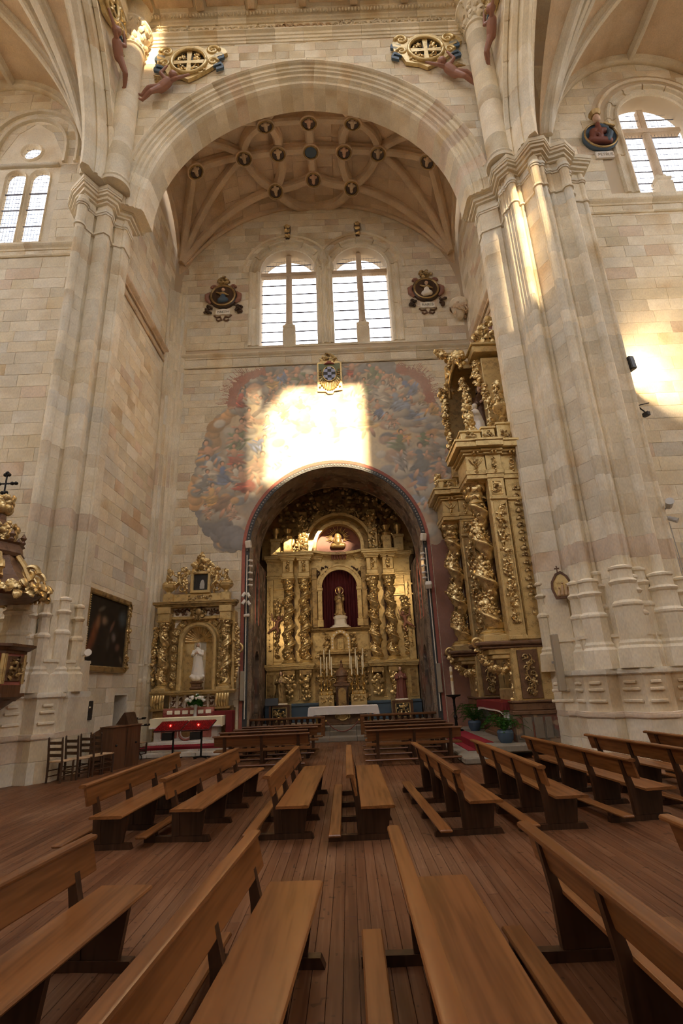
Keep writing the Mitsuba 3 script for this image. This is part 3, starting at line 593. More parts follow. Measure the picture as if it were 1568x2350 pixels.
for q, (x, y) in BOSS.items():
    N = vn(A(x), A(y)); z = float(vz(x, y)); ez = N; ex = np.cross([0, 1, 0], ez); ex /= np.linalg.norm(ex); ey = np.cross(ez, ex)
    k = thing('vault_boss', BLAB[q], 'ceiling boss', 'roundels of the star vault')
    put_ = lambda nm, m, mat, s=30: part(k, nm, frame(mv(m, s=1.35), A([x, y, z]) + ez * .36, ex, ey, ez), mat, s)
    put_('drum', lathe([(.20, -.3), (.27, -.05), (.31, 0), (.31, .04), (.25, .06), (.24, .03), (.0, .03)], 20), 'mat_vault0')
    put_('gilt_ring', lathe([(.24, .03), (.27, .06), (.24, .09), (.215, .07), (.21, .03)], 20), 'mat_gold_dark')
    put_('relief', lathe([(.21, .03), (.20, .05), (0, .05)], 16), 'mat_dark_wood' if q != 'F' else 'mat_polychrome_blue')
    if q != 'F': put_('bust', body([[((0, -.16, .05), .06), ((0, -.02, .07), .075)], [((-.10, -.10, .05), .05), ((.10, -.10, .05), .05)], [((0, .06, .08), .062), ((0, .09, .08), .055)]], .04, 4), 'mat_vault2' if q not in 'BGI' else 'mat_pale_flesh', True)
# ---------------------------------------------------------------- nave bays left and right
def nave_bay(side):
    s = -1 if side == 'left' else 1; x0, x1 = (-17.2, -8.9) if s < 0 else (8.3, 17.4); key = f'wall_nave_{side}'
    cx = (x0 + x1) / 2; hw = (x1 - x0) / 2; cy, hb = 6.6, 8.3; zs = 19.6; H = 6.9
    def fz(x, y):
        u = np.clip(np.abs((x - cx) / hw), 0, 1); v = np.clip(np.abs((y - cy) / hb), 0, 1)
        za, zb = H * np.sqrt(1 - u ** 2) ** .9, H * np.sqrt(1 - v ** 2) ** .9
        return zs + (za ** 6 + zb ** 6 + 1e-9) ** (1 / 6)
    def fn_(x, y):
        e = 1e-3; n = np.stack([(fz(x + e, y) - fz(x - e, y)) / (2 * e), (fz(x, y + e) - fz(x, y - e)) / (2 * e), -np.ones_like(x)], -1); return n / np.linalg.norm(n, axis=-1, keepdims=True)
    if s < 0:
        ws, wz = 18.0, 21.15
        L1, L2 = (-12.12, .36), (-11.18, .36); oc = Point(-11.72, 22.55).buffer(.36, 12)
        holes = [arch_poly(L1[0], L1[1], wz, ws), arch_poly(L2[0], L2[1], wz, ws), oc]
        czs = (17.25, 17.75)
    else:
        holes = [arch_poly(13.2, 1.42, 23.0, 19.15)]; czs = (18.15, 18.75)
    struct(key); wp = sbox(x0, -.3, x1 + .8 if s < 0 else x1, 28).difference(unary_union(holes))
    if s > 0: wp = sbox(x0 - .3, -.3, x1, 28).difference(unary_union([arch_poly(13.2, 1.62, 23.0, 19.15)]))
    scene[key] = ply(extr_xz(wp, YN, YN + (.12 if s < 0 else .8)), 'mat_mortar')
    vis = sbox(-14.6, .1, -8.9, 26.4) if s < 0 else sbox(8.8, .1, 15.2, 26.4)
    vis = vis.difference(sbox(-99, czs[0], 99, czs[1]))
    blk = unary_union([Polygon([(-12.95, ws), (-10.45, ws), (-10.45, 22.3), (-11.0, 23.6), (-11.7, 24.2), (-12.4, 23.6), (-12.95, 22.3)])]) if s < 0 else arch_poly(13.2, 2.5, 23.0, 19.15)
    ashlar(key, vis.difference(blk), (0, YN, 0), (1, 0, 0), (0, 0, 1), (0, -1, 0), 60 + s, h=(.42, .5), w=(.7, 1.3))
    cornice(f'trim_{7 if s < 0 else 8}', -15.3 if s < 0 else 8.7, -9.15 if s < 0 else 15.4, YN - .03, czs[0], czs[1], pieces=6)
    if s < 0:
        struct('window_3', 'two lancets and an oculus in the left nave wall')
        scene['window_3'] = ply(extr_xz(blk.difference(unary_union(holes)), YN - .02, YN + .1), STONE[1])
        for (c, r) in (L1, L2):
            j = np.vstack([[(c + r, ws), (c + r, 19.5)], arcpts((c, wz), r, 0, math.pi, 16), [(c - r, 19.5), (c - r, ws)]])[::-1]
            part('window_3', 'frame', sweep_xz(j, [(0, .15), (0, .02), (.05, -.05), (.09, .02), (.10, .15)], YN - .04), STONE[3], 30)
        part('window_3', 'oculus_ring', sweep_xz(arcpts((-11.72, 22.55), .36, 2 * math.pi, 0, 25), [(0, .15), (0, .0), (.06, -.06), (.12, .0), (.12, .15)], YN - .04), STONE[3], 30)
        part('window_3', 'sill_mould', box(-12.9, YN - .16, 21.72, -10.5, YN, 21.86, .03), STONE[5])
        for d in (0, .45):
            p = np.vstack([[(-13.0 - d, 21.9), ], np.column_stack([-11.72 + (1.28 + d) * np.cos(np.linspace(math.pi, math.pi / 2, 14)), 22.5 + (1.75 + d) * np.sin(np.linspace(math.pi, math.pi / 2, 14)) ** .85])])
            for sg in (1, -1):
                q = p.copy()
                if sg < 0: q[:, 0] = 2 * -11.72 - q[:, 0]; q = q[::-1]
                part('window_3', 'pointed_mould', sweep_xz(q, [(0, .06), (.04, -.14), (.14, -.16), (.18, .06)], YN), STONE[0], 30)
        for q in holes:
            v, f = outline_tri(q); part('window_3', 'pane', TM(np.stack([v[:, 0], v[:, 0] * 0 + YN + .07, v[:, 1]], -1), f), 'mat_glass')
            xa, za, xb, zb = q.bounds; bars = [box(xa, YN + .03, z - .025, xb, YN + .05, z + .025) for z in np.arange(za + .8, zb - .3, .82)] if zb - za > 1 else []
            bars += [box(x - .004, YN + .04, za, x + .004, YN + .05, zb - abs(x - (xa + xb) / 2)) for x in np.arange(xa + .1, xb, .12)] + [box(xa, YN + .04, z - .004, xb, YN + .05, z + .004) for z in np.arange(za + .2, zb, .2)]
            part('window_3', 'leading', bars, 'mat_lead')
    else:
        struct('window_4', 'round headed window with stone mullion in the right nave wall')
        church_window('window_4', 13.2, 1.42, 19.15, 23.0, YN + .3, YN, rows=.62, glass_y=.35)
    # vault of the bay with fanning ribs
    vk = f'ceiling_nave_{side}'; struct(vk, f'ribbed stone vault of the {side} nave bay')
    scene[vk] = ply(web('n', np.linspace(-1, 1, 81), np.linspace(-1, 1, 81), 0, None, fz, lambda u: cx + hw * warp(u), lambda v: cy + hb * warp(v), fn_), 'mat_vault2', True)
    c = A([x1 - .15, 14.75]) if s < 0 else A([x0 + .15, 14.6])
    ends = [(cx, cy), (cx, cy + 4.6), (cx - s * 2.3, cy + 1.5), (cx - s * 2.9, cy + 4.6)] if True else []
    for e in ends:
        t = np.linspace(0, 1, 34)[:, None] ** 1.7; rib(vk, c * (1 - t) + A(e) * t, w=.17, h=.36, mat=STONE[5], fn=fz, nf=fn_)
    rib(vk, [A(ends[0]), A(ends[1])], .15, .3, STONE[5], fz, fn_); rib(vk, [A(ends[1]), A([cx, 14.8])], .15, .3, STONE[5], fz, fn_); rib(vk, [A(ends[1]), A(ends[3])], .15, .3, STONE[5], fz, fn_)
    rib(vk, np.column_stack([np.linspace(x0 + .1, x1 - .1, 50), np.full(50, YN - .12)]), w=.16, h=.3, mat=STONE[0], fn=fz, nf=fn_, name='wall_rib')
    for i, e in enumerate(ends[:2]):
        N = fn_(A(e[0]), A(e[1])); z = float(fz(A(e[0]), A(e[1]))); kk = thing('nave_boss', f'{"dark round" if i == 0 else "smaller round"} boss on the ribs of the {side} nave vault', 'ceiling boss')
        part(kk, 'drum', mv(lathe([(.25, .1), (.36, -.35), (.34, -.42), (.0, -.42)], 16), (e[0], e[1], z)), 'mat_gold_dark', 30)
nave_bay('left'); nave_bay('right')
# ---------------------------------------------------------------- chapel shell behind the arch
scene['mat_chapel_plaster'] = prin(proc(stone_fn((.24, .175, .125), 8.0, 1.0)), .8)
def _mural(p, n, uv):
    a = fbm(p.x * 2 + 1, p.y * 3.1, p.z * 2.3, 3); b = fbm(p.x * 5 + 9, p.y * 5, p.z * 4, 3)
    c = mix((.20, .15, .115), (.085, .065, .055), smoothstep(.40, .62, a))
    c = mix(c, (.30, .25, .21), smoothstep(.60, .72, b) * .8)
    return mix(c, (.20, .085, .065), smoothstep(.58, .70, fbm(p.x * 3, p.y * 2 + 5, p.z * 1.5, 3)) * .7)
scene['mat_mural'] = prin(proc(_mural), .75)
scene['mat_mural_red'] = prin(proc(stone_fn((.27, .14, .10), 5.0, .9)), .8)
scene['mat_red_band'] = prin(proc(stone_fn((.34, .115, .085), 3.0, .4)), .75)
scene['mat_black_band'] = prin((.045, .048, .052), .6)
xl, xr = CX - CR, CX + CR; YC = 25.9
struct('wall_chapel', 'dark painted walls and barrel vault of the deep chapel')
niches = [(22.9, 1.25, 1.1, 3.15), (22.7, 5.4, 0, 7.6)]
lo = sbox(YB, 0, YC, CZ + .02).difference(unary_union([Polygon([(22.45, .95), (23.45, .95), (23.45, 3.0)] + [tuple(q) for q in arcpts((22.95, 3.0), .5, 0, math.pi, 12)]), Polygon([(22.4, 4.6), (23.3, 4.6), (23.3, 6.4), (22.85, 7.3), (22.4, 6.4)])]))
for x, s in ((xl, -1), (xr, 1)): part('wall_chapel', 'side_wall', extr_yz(lo, x, x + s * .5), 'mat_mural')
bv = arcpts((CX, CZ), CR, 0, math.pi, 40)
part('wall_chapel', 'soffit', loft([[(q[0], YB, q[1]), (q[0], 23.2, q[1])] for q in bv], False, False), 'mat_mural', True)
part('wall_chapel', 'high_vault', loft([[(CX + (q[0] - CX) * 1.12, 23.2, CZ + (q[1] - CZ) * 1.85), (CX + (q[0] - CX) * 1.12, YC, CZ + (q[1] - CZ) * 1.85)] for q in bv], False, False), 'mat_chapel_plaster', True)
part('wall_chapel', 'inner_arch_face', extr_xz(arch_poly(CX, CR * 1.9, CZ, CZ).difference(arch_poly(CX, CR, CZ, 0)), 23.2, 23.3), 'mat_chapel_plaster')
part('wall_chapel', 'end_wall', box(xl - .5, YC, 0, xr + .5, YC + .3, 15), 'mat_chapel_plaster')
part('wall_chapel', 'blue_dado', [box(xl + .01, 24.62, .45, xr - .01, 24.7, 1.15)], 'mat_blue_dado') if False else None
for x, s in ((xl, 1), (xr, -1)):
    part('wall_chapel', 'painted_lancet', extr_yz(Polygon([(22.42, 4.62), (23.28, 4.62), (23.28, 6.4), (22.85, 7.25), (22.42, 6.4)]), x - s * .28, x - s * .22), 'mat_polychrome_blue')
    part('wall_chapel', 'lancet_border', sweep_yz(A([(22.4, 4.6), (22.4, 5.5), (22.4, 6.4), (22.6, 6.95), (22.85, 7.3), (23.1, 6.95), (23.3, 6.4), (23.3, 5.5), (23.3, 4.6)]), [(-.05, -.012), (.05, -.012), (.05, .012), (-.05, .012)], x + s * .004), 'mat_red_band')
    part('wall_chapel', 'niche_back', box(x - s * .48, 22.4, .9, x - s * .42, 23.5, 3.6), 'mat_step_stone')
part('wall_back', 'painted_strip', box(xr + .34, YB - .045, .1, 4.75, YB - .03, 8.9), 'mat_mural_red')
pb = np.vstack([[(CX + 1, .15), (CX + 1, 3.5)], [(CX + 1, CZ)]])
def band(key, r, w, y0, y1, mat, name):
    p = np.vstack([[(CX + r, .15), (CX + r, 2.5), (CX + r, 5.0)], arcpts((CX, CZ), r, 0, math.pi, 60), [(CX - r, 5.0), (CX - r, 2.5), (CX - r, .15)]])
    for i in range(0, len(p) - 1, 5): part(key, name, sweep_xz(p[i:i + 6][::-1], [(0, y0), (0, y1), (w, y1), (w, y0)], 0), mat)
band('wall_chapel', CR + .17, .13, YB - .06, YB + .02, 'mat_red_band', 'red_border')
band('wall_chapel', CR + .0, .165, YB - .05, YB + .02, 'mat_black_band', 'black_border')
pd = np.vstack([arcpts((CX, CZ), CR + .085, 0, math.pi, 90)])
part('wall_chapel', 'bead_moulding', [ball((q[0], YB - .06, q[1]), .035, 1) for q in pd], 'mat_grey_metal', True)
# chapel floor and steps
struct('floor_chapel', 'raised stone floor of the chapel with its steps')
for i, (y, z) in enumerate(((21.0, .15), (21.35, .30), (21.7, .45))):
    for j in range(7):
        a, b = xl + j * 7.2 / 7 + .004, xl + (j + 1) * 7.2 / 7 - .004; part('floor_chapel', 'step_stone', box(a, y - (.35 if i == 0 else 0), 0, b, YC if i == 2 else y + .36, z, .012), 'mat_step_stone')
# unseen far side behind the camera: walls and lantern, openings shaped to steer the light
struct('unseen_wall_rear'); gw = sbox(-26, -.3, 26, 20.5).union(sbox(-26, 31.5, 26, 34))
for x in (-20, -13, -9.6, 13, 22): gw = gw.union(sbox(x - .9, 0, x + .9, 31))
scene['unseen_wall_rear'] = ply(extr_xz(gw, -11.0, -10.0), STONE[0])  # unseen rear wall, columns and openings set to admit daylight and sun beams
struct('unseen_wall_west'); scene['unseen_wall_west'] = ply(box(-26.8, -11, -.3, -26, 16, 20.5), STONE[0])  # unseen end wall, tall enough to darken the lower walls
struct('unseen_wall_east'); scene['unseen_wall_east'] = ply(box(26, -11, -.3, 26.8, 16, 20.5), STONE[0])  # unseen end wall opposite, height chosen to dim the lower church
struct('unseen_wall_lantern'); scene['unseen_wall_lantern'] = ply(cat([extr_xz(sbox(-10, 29.4, 9, 42).difference(sbox(-5.5, 32.5, -3.0, 36.8)), -2.2, -1.2), extr_xz(sbox(-10, 29.4, 9, 42), AY + .3, AY + 1.0), extr_yz(sbox(-2, 29.4, 15, 42), -9.4, -8.6), extr_yz(sbox(-2, 29.4, 15, 42), 7.2, 8.0)]), STONE[1])  # unseen open drum, keeps sun out except through the gap cut for one beam
struct('ceiling_nave_far', 'vaults of the nave and south transept behind the camera'); scene['ceiling_nave_far'] = ply(cat([box(-26, -10, 28, -9, 15.9, 28.5), box(7.6, -10, 28, 26, 15.9, 28.5), box(-9, -10, 28, 7.6, -2, 28.5), box(-26, 15.0, 0, -17.1, 15.9, 28.5), box(17.3, 15.0, 0, 26, 15.9, 28.5)]), STONE[3])
# added wall outside that masks the sun and passes it through cut slits
sd = SUN / SUN[1] * -1; D = 38.0
def beam(x, y, z):                               # where the ray from a point towards the sun meets the plane of the sun mask
    t = (y + D) ; return x + sd[0] * t, z + sd[2] * t
gx = []
tw = sbox(beam(-22, 20, 0)[0], -1, *beam(22, 12, 40))
f0, f1 = beam(-3.3, YB, 10.4), beam(1.35, YB, 15.9)
tw = tw.difference(Polygon([f0, (f1[0], f0[1]), (f1[0], f1[1] - .5), ((f0[0] + f1[0]) / 2 + 1.0, f1[1] + .3), (f0[0] + 1.2, f1[1] - .6), (f0[0], f1[1] - 2)]))
for (x, w, y, z0, z1) in ((-4.55, .12, YB, 10.6, 14.6), (-4.12, .20, YB, 10.2, 15.0), (-3.66, .30, YB, 10.0, 15.4), (6.56, .46, 13.7, 13.4, 19.6), (6.98, .22, 12.9, 15.6, 19.2), (-12.0, .9, YN, 12.6, 16.6), (13.9, 1.0, YN, 15.6, 17.4), (-7.35, 1.7, 13.9, 26.6, 29.4)):  # slits placed to throw sun patches on mural, pier and walls
    q0, q1 = beam(x - w / 2, y, z0), beam(x + w / 2, y, z1); tw = tw.difference(sbox(q0[0], q0[1], q1[0], q1[1]))
q0, q1 = beam(-8.4, 13.9, 26.6), beam(-6.6, 13.9, 29.5)
struct('added_sun_mask', 'added mask wall outside that blocks the sun except in strips'); scene['added_sun_mask'] = ply(extr_xz(tw, -D - 1.0, -D), STONE[0])  # added blocker, cut to shape the sun patches inside
labels['added_sun_mask'] = {'label': 'added pierced stone wall outside to the south that shapes the sun patches', 'kind': 'structure'}
# ---------------------------------------------------------------- pews
def pew_parts(L, n, mat, dark):
    """pew along +y, sitter looks to +x; returns [(part name, ply dict)]"""
    out = []
    cap = [(.262, .800), (.256, .818), (.262, .834), (.280, .842), (.345, .842), (.362, .836), (.368, .820), (.360, .802), (.345, .795)]
    out.append(('top_rail', loft([[(x, y, z) for x, z in cap] for y in (0, .015, L - .015, L)], True, True), mat, 30))
    bk = [(.315, .800), (.349, .800), (.402, .585), (.398, .575), (.372, .575), (.368, .583)]
    out.append(('backrest', loft([[(x, y, z) for x, z in bk] for y in (.03, L - .03)], True, True), mat, 30))
    st = [(.44, .425), (.44, .452), (.452, .458), (.86, .462), (.888, .456), (.898, .443), (.890, .428), (.86, .422)]
    out.append(('seat', loft([[(x, y, z) for x, z in st] for y in (0, .012, L - .012, L)], True, True), mat, 30))
    out.append(('kneeler', box(.0, -.06, .118, .165, L - .10, .155, .012), mat, False))
    ys = np.linspace(.30, L - .30, n)
    for y in ys:
        w = .027
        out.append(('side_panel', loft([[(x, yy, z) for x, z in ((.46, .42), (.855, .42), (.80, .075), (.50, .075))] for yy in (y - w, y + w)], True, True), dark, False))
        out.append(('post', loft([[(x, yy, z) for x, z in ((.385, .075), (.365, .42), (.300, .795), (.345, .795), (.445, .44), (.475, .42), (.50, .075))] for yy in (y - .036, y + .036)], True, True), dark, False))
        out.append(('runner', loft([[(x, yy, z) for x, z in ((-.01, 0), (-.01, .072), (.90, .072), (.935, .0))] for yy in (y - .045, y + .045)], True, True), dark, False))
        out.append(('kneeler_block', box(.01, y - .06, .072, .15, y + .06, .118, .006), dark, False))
    return [(nm, ply(m, mt, sm)) for nm, m, mt, sm in out]
def place(key, protos, M):
    for nm, d in protos:
        scene[freshp(f'{key}__{nm}')] = {**d, 'to_world': M}
PEW = pew_parts(3.62, 4, 'mat_bench', 'mat_bench_dark'); FARPEW = pew_parts(2.52, 3, 'mat_bench_x', 'mat_bench_dark')
GM, GN, GL, GR = 'pews in the middle row facing right', 'nearest pews facing right', 'pews facing the altar left of the aisle', 'pews facing the altar right of the aisle'
# rail position at the near end, and at the far end
for xn, yn, xf, yf, lb in ((-3.65, 7.76, -3.49, 11.3, 'first pew from the left in the middle row'), (-2.66, 8.02, -2.36, 11.6, 'second pew from the left in the middle row'),
                   (-1.19, 7.92, -1.10, 11.4, 'third pew of the middle row, just left of the aisle'), (-.03, 7.72, -.05, 11.4, 'fourth pew of the middle row, standing in the aisle'),
                   (1.42, 7.75, 1.26, 11.35, 'fifth pew of the middle row, with its kneeler plainly in view'), (2.59, 7.83, 2.47, 11.4, 'sixth pew of the middle row, in front of the red carpet'),
                   (3.96, 8.10, 3.60, 11.5, 'seventh pew of the middle row, before the marble socle'), (5.36, 8.0, 4.84, 11.5, 'eighth pew of the middle row, cut by the right edge'), (6.55, 8.1, 6.10, 11.75, 'last pew of the middle row, farthest right against the stone pier')):
    k = thing('pew', 'brown wooden ' + lb, 'bench', GM); a = math.degrees(math.atan2(-(xf - xn), yf - yn))
    place(k, PEW, T().translate([xn, yn, 0]).rotate([0, 0, 1], a).translate([-.315, 0, 0]))
for xf, yf, a, lb in ((-2.30, 5.16, -5, 'nearest wooden pew at the lower left corner'), (-.86, 5.08, -3.4, 'nearest wooden pew left of the aisle with a shiny worn seat end'), (.335, 5.04, 0, 'nearest wooden pew right of the aisle with wavy grain on its rail'),
                      (1.43, 5.0, .6, 'nearest wooden pew at the right seen from behind with a bright rail'), (2.65, 5.04, 1, 'nearest wooden pew at the right edge, only its rail end in view')):
    k = thing('pew', lb, 'bench', GN); place(k, PEW, T().translate([xf, yf, 0]).rotate([0, 0, 1], a).translate([-.315, -3.62, 0]))
for x, y, a, lb, g in ((-3.60, 14.62, 1.5, 'first wooden pew from us left of the aisle, facing the altar', GL), (-3.72, 15.80, -.8, 'second wooden pew from us left of the aisle, facing the altar', GL), (-3.50, 16.72, 1.0, 'third wooden pew from us left of the aisle, facing the altar', GL), (-3.42, 17.68, 0, 'fourth wooden pew from us left of the aisle, facing the altar', GL),
                       (.40, 14.68, 1.0, 'first wooden pew from us right of the aisle, facing the altar', GR), (.41, 15.84, .6, 'second wooden pew from us right of the aisle, facing the altar', GR), (.42, 17.03, .2, 'third wooden pew from us right of the aisle, facing the altar', GR), (.42, 18.05, 0, 'fourth wooden pew from us right of the aisle, facing the altar', GR)):
    k = thing('pew', lb, 'bench', g); place(k, FARPEW, T().translate([x, y, 0]).rotate([0, 0, 1], a).scale([1, 1, 1]) @ T([[0, 1, 0, 0], [1, 0, 0, -.315], [0, 0, 1, 0], [0, 0, 0, 1]]))
# ---------------------------------------------------------------- gilded joinery helpers
def moulding_box(x0, x1, y, z0, z1, proj, steps):
    """block of cornice: stepped profile (fraction of height, fraction of projection), returned on three sides"""
    return [box(x0 - proj * b, y - proj * b, z0 + (z1 - z0) * a0, x1 + proj * b, y + .3, z0 + (z1 - z0) * a1, min(.012, proj * .2)) for a0, a1, b in steps]
CORN = [(0, .18, .15), (.18, .34, .35), (.34, .52, .55), (.52, .8, .95), (.8, 1, 1.0)]
ARCHI = [(0, .35, .2), (.35, .75, .5), (.75, 1, 1.0)]
def twisted(parent, x, y, z0, z1, r, turns, seed, amp=.30, hand=1, name='twisted_column', gm='mat_gold', leaf_n=150):
    h = z1 - z0; zb, zt = z0 + .16 * min(1, h / 4), z1 - .15 * h
    rr = np.random.default_rng(seed); n, m = 70, 20
    zz = np.linspace(zb, zt, n); an = np.linspace(0, 2 * np.pi, m, endpoint=False)
    ph = hand * 2 * np.pi * turns * (zz - zb) / (zt - zb); ctr = np.stack([x + amp * r * np.cos(ph), y + amp * r * np.sin(ph)], -1)
    env = r * (.86 - .10 * (zz - zb) / (zt - zb)) * (1 + .05 * np.sin(ph * 1))
    R = np.zeros((n, m, 3))
    for i in range(n):
        w = env[i] * (1 + .13 * np.cos(3 * (an - ph[i] * 1.0)) )
        R[i] = np.stack([ctr[i, 0] + w * np.cos(an), ctr[i, 1] + w * np.sin(an), np.full(m, zz[i])], -1)
    bump = (meshkit.fbm(R / (r * .42) + seed, 2) - .5) * r * .28
    d = R - np.concatenate([ctr, zz[:, None]], 1)[:, None]; d[..., 2] = 0; d /= np.linalg.norm(d, axis=-1, keepdims=True)
    k = part(parent, name, loft(R + d * bump[..., None], True, True), gm, True)
    part(k, 'base', lathe([(r * 1.35, z0), (r * 1.35, z0 + .25 * (zb - z0)), (r * 1.15, z0 + .35 * (zb - z0)), (r * 1.25, z0 + .6 * (zb - z0)), (r * 1.0, z0 + .75 * (zb - z0)), (r * 1.05, zb)], 18, (x, y)), 'mat_gold_flat', 30)
    leaf_n = int(leaf_n * 1.5)
    # vine: stem and leaves that follow the twist
    t = np.linspace(0, 1, 60); pa = hand * 2 * np.pi * turns * 1.0 * t + 2.2; zc = zb + (zt - zb) * t
    cx_ = np.interp(zc, zz, ctr[:, 0]); cy_ = np.interp(zc, zz, ctr[:, 1]); er = np.interp(zc, zz, env) * 1.02
    part(k, 'vine_stem', tube(np.stack([cx_ + er * np.cos(pa + 1.0), cy_ + er * np.sin(pa + 1.0), zc], -1), r * .085, 6), gm, True)
    t = rr.uniform(0.01, .99, leaf_n); pa = hand * 2 * np.pi * turns * t + 2.2 + rr.normal(0, .75, leaf_n); zc = zb + (zt - zb) * t
    cx_ = np.interp(zc, zz, ctr[:, 0]); cy_ = np.interp(zc, zz, ctr[:, 1]); er = np.interp(zc, zz, env) * rr.uniform(.98, 1.18, leaf_n)
    N = np.stack([np.cos(pa), np.sin(pa), pa * 0], -1)
    part(k, 'vine_leaves', leaves(np.stack([cx_, cy_, zc], -1) + N * er[:, None], N, r * .50, seed), gm, 40)
    gi = rr.choice(leaf_n, leaf_n // 5, replace=False)
    part(k, 'grapes', [ball((cx_[q] + N[q, 0] * er[q] * 1.08 + rr.normal(0, r * .09), cy_[q] + N[q, 1] * er[q] * 1.08 + rr.normal(0, r * .1), zc[q] + rr.normal(0, r * .15)), r * .085, 1) for q in np.repeat(gi[: len(gi) // 2], 5)], gm, True)
    for q in ('vine_leaves', 'grapes'): labels[f'{k}__{q}'] = {'kind': 'stuff'}
    ab = lathe([(r * .80, zt), (r * .92, zt + .02), (r * .80, zt + .05), (r * .82, zt + .35 * (z1 - zt)), (r * 1.05, zt + .75 * (z1 - zt)), (r * 1.25, z1 - .12 * (z1 - zt))], 18, (x, y))
    part(k, 'capital', [ab, box(x - r * 1.25, y - r * 1.25, z1 - .12 * (z1 - zt), x + r * 1.25, y + r * 1.25, z1, .01)], gm, 30)
    q = 26; an2 = np.repeat(np.arange(13) * 2 * np.pi / 13, 2); lv = np.tile([.28, .62], 13); rad = r * np.where(lv < .4, .9, 1.12)
    N = np.stack([np.cos(an2), np.sin(an2), an2 * 0 + .3], -1)
    part(k, 'acanthus', leaves(np.stack([x + rad * np.cos(an2), y + rad * np.sin(an2), zt + lv * (z1 - zt)], -1), N, r * .75, seed + 1, up=(0, 0, 1)), gm, 40)
    return k
def robed(parent, c, h, mats, seed=0, face=-1, arms=True, fold=.10, hood=False, name='figure'):
    """standing robed carved figure facing -y, feet at c; one continuous body with robe, plus head, hands"""
    x, y, z = c; n, m = 40, 30; t = np.linspace(0, 1, n); an = np.linspace(0, 2 * np.pi, m, endpoint=False); H = h * .86
    w = np.interp(t, [0, .06, .3, .55, .68, .80, .90, .96, 1], [.185, .19, .165, .145, .15, .165, .12, .055, .045]) * h
    dpt = np.interp(t, [0, .06, .3, .55, .68, .80, .90, .96, 1], [.135, .14, .125, .11, .12, .10, .075, .05, .045]) * h
    R = np.zeros((n, m, 3))
    for i in range(n):
        f = 1 + fold * (1 - t[i] ** 2 * .8) * np.sin(an * 9 + 2 * np.sin(t[i] * 5 + seed)) * (np.abs(np.sin(an * 2 + seed + t[i] * 2)) * .7 + .3)
        R[i] = np.stack([x + w[i] * f * np.cos(an) + .015 * h * math.sin(t[i] * 3 + seed), y + dpt[i] * f * np.sin(an), np.full(m, z + H * t[i])], -1)
    k = part(parent, name, loft(R, True, True), mats[0], True)
    hz = z + h * .925
    hd = ball((x, y - .01 * h, hz), (.050 * h, .058 * h, .070 * h), 2); v = np.asarray(hd.vertices).copy()
    nose = np.exp(-(((v[:, 0] - x) / (.014 * h)) ** 2 + ((v[:, 2] - hz + .01 * h) / (.02 * h)) ** 2)) * (v[:, 1] < y); v[:, 1] -= nose * .016 * h
    part(k, 'head', TM(v, hd.faces), mats[1], True)
    if hood: part(k, 'veil', lathe([(.075 * h, hz - .12 * h), (.072 * h, hz), (.055 * h, hz + .06 * h), (.0, hz + .085 * h)], 18, (x, y + .012 * h), sy=.95, a0=-.25 * math.pi, a1=1.25 * math.pi), mats[0], True)
    else: part(k, 'hair', lathe([(.062 * h, hz - .05 * h), (.060 * h, hz + .02 * h), (.045 * h, hz + .06 * h), (0, hz + .078 * h)], 16, (x, y + .012 * h), a0=-.2 * math.pi, a1=1.2 * math.pi), 'mat_dark_wood', True)
    if arms:
        for s in (-1, 1):
            sh, el, ha = A([x + s * .13 * h, y, z + h * .76]), A([x + s * .155 * h, y - .06 * h, z + h * .62]), A([x + s * .02 * h, y - .15 * h, z + h * .67])
            part(k, 'sleeve', tube([sh, (sh + el) / 2, el, el * .4 + ha * .6], A([.05, .052, .055, .045]) * h, 10), mats[0], True)
            part(k, 'hand', body([[(ha * .8 + el * .2, .022 * h), (ha, .018 * h)], [(ha, .016 * h), (ha + A([0, -.02, .05]) * h, .010 * h)]], .02 * h, 2), mats[1], True)
    return k
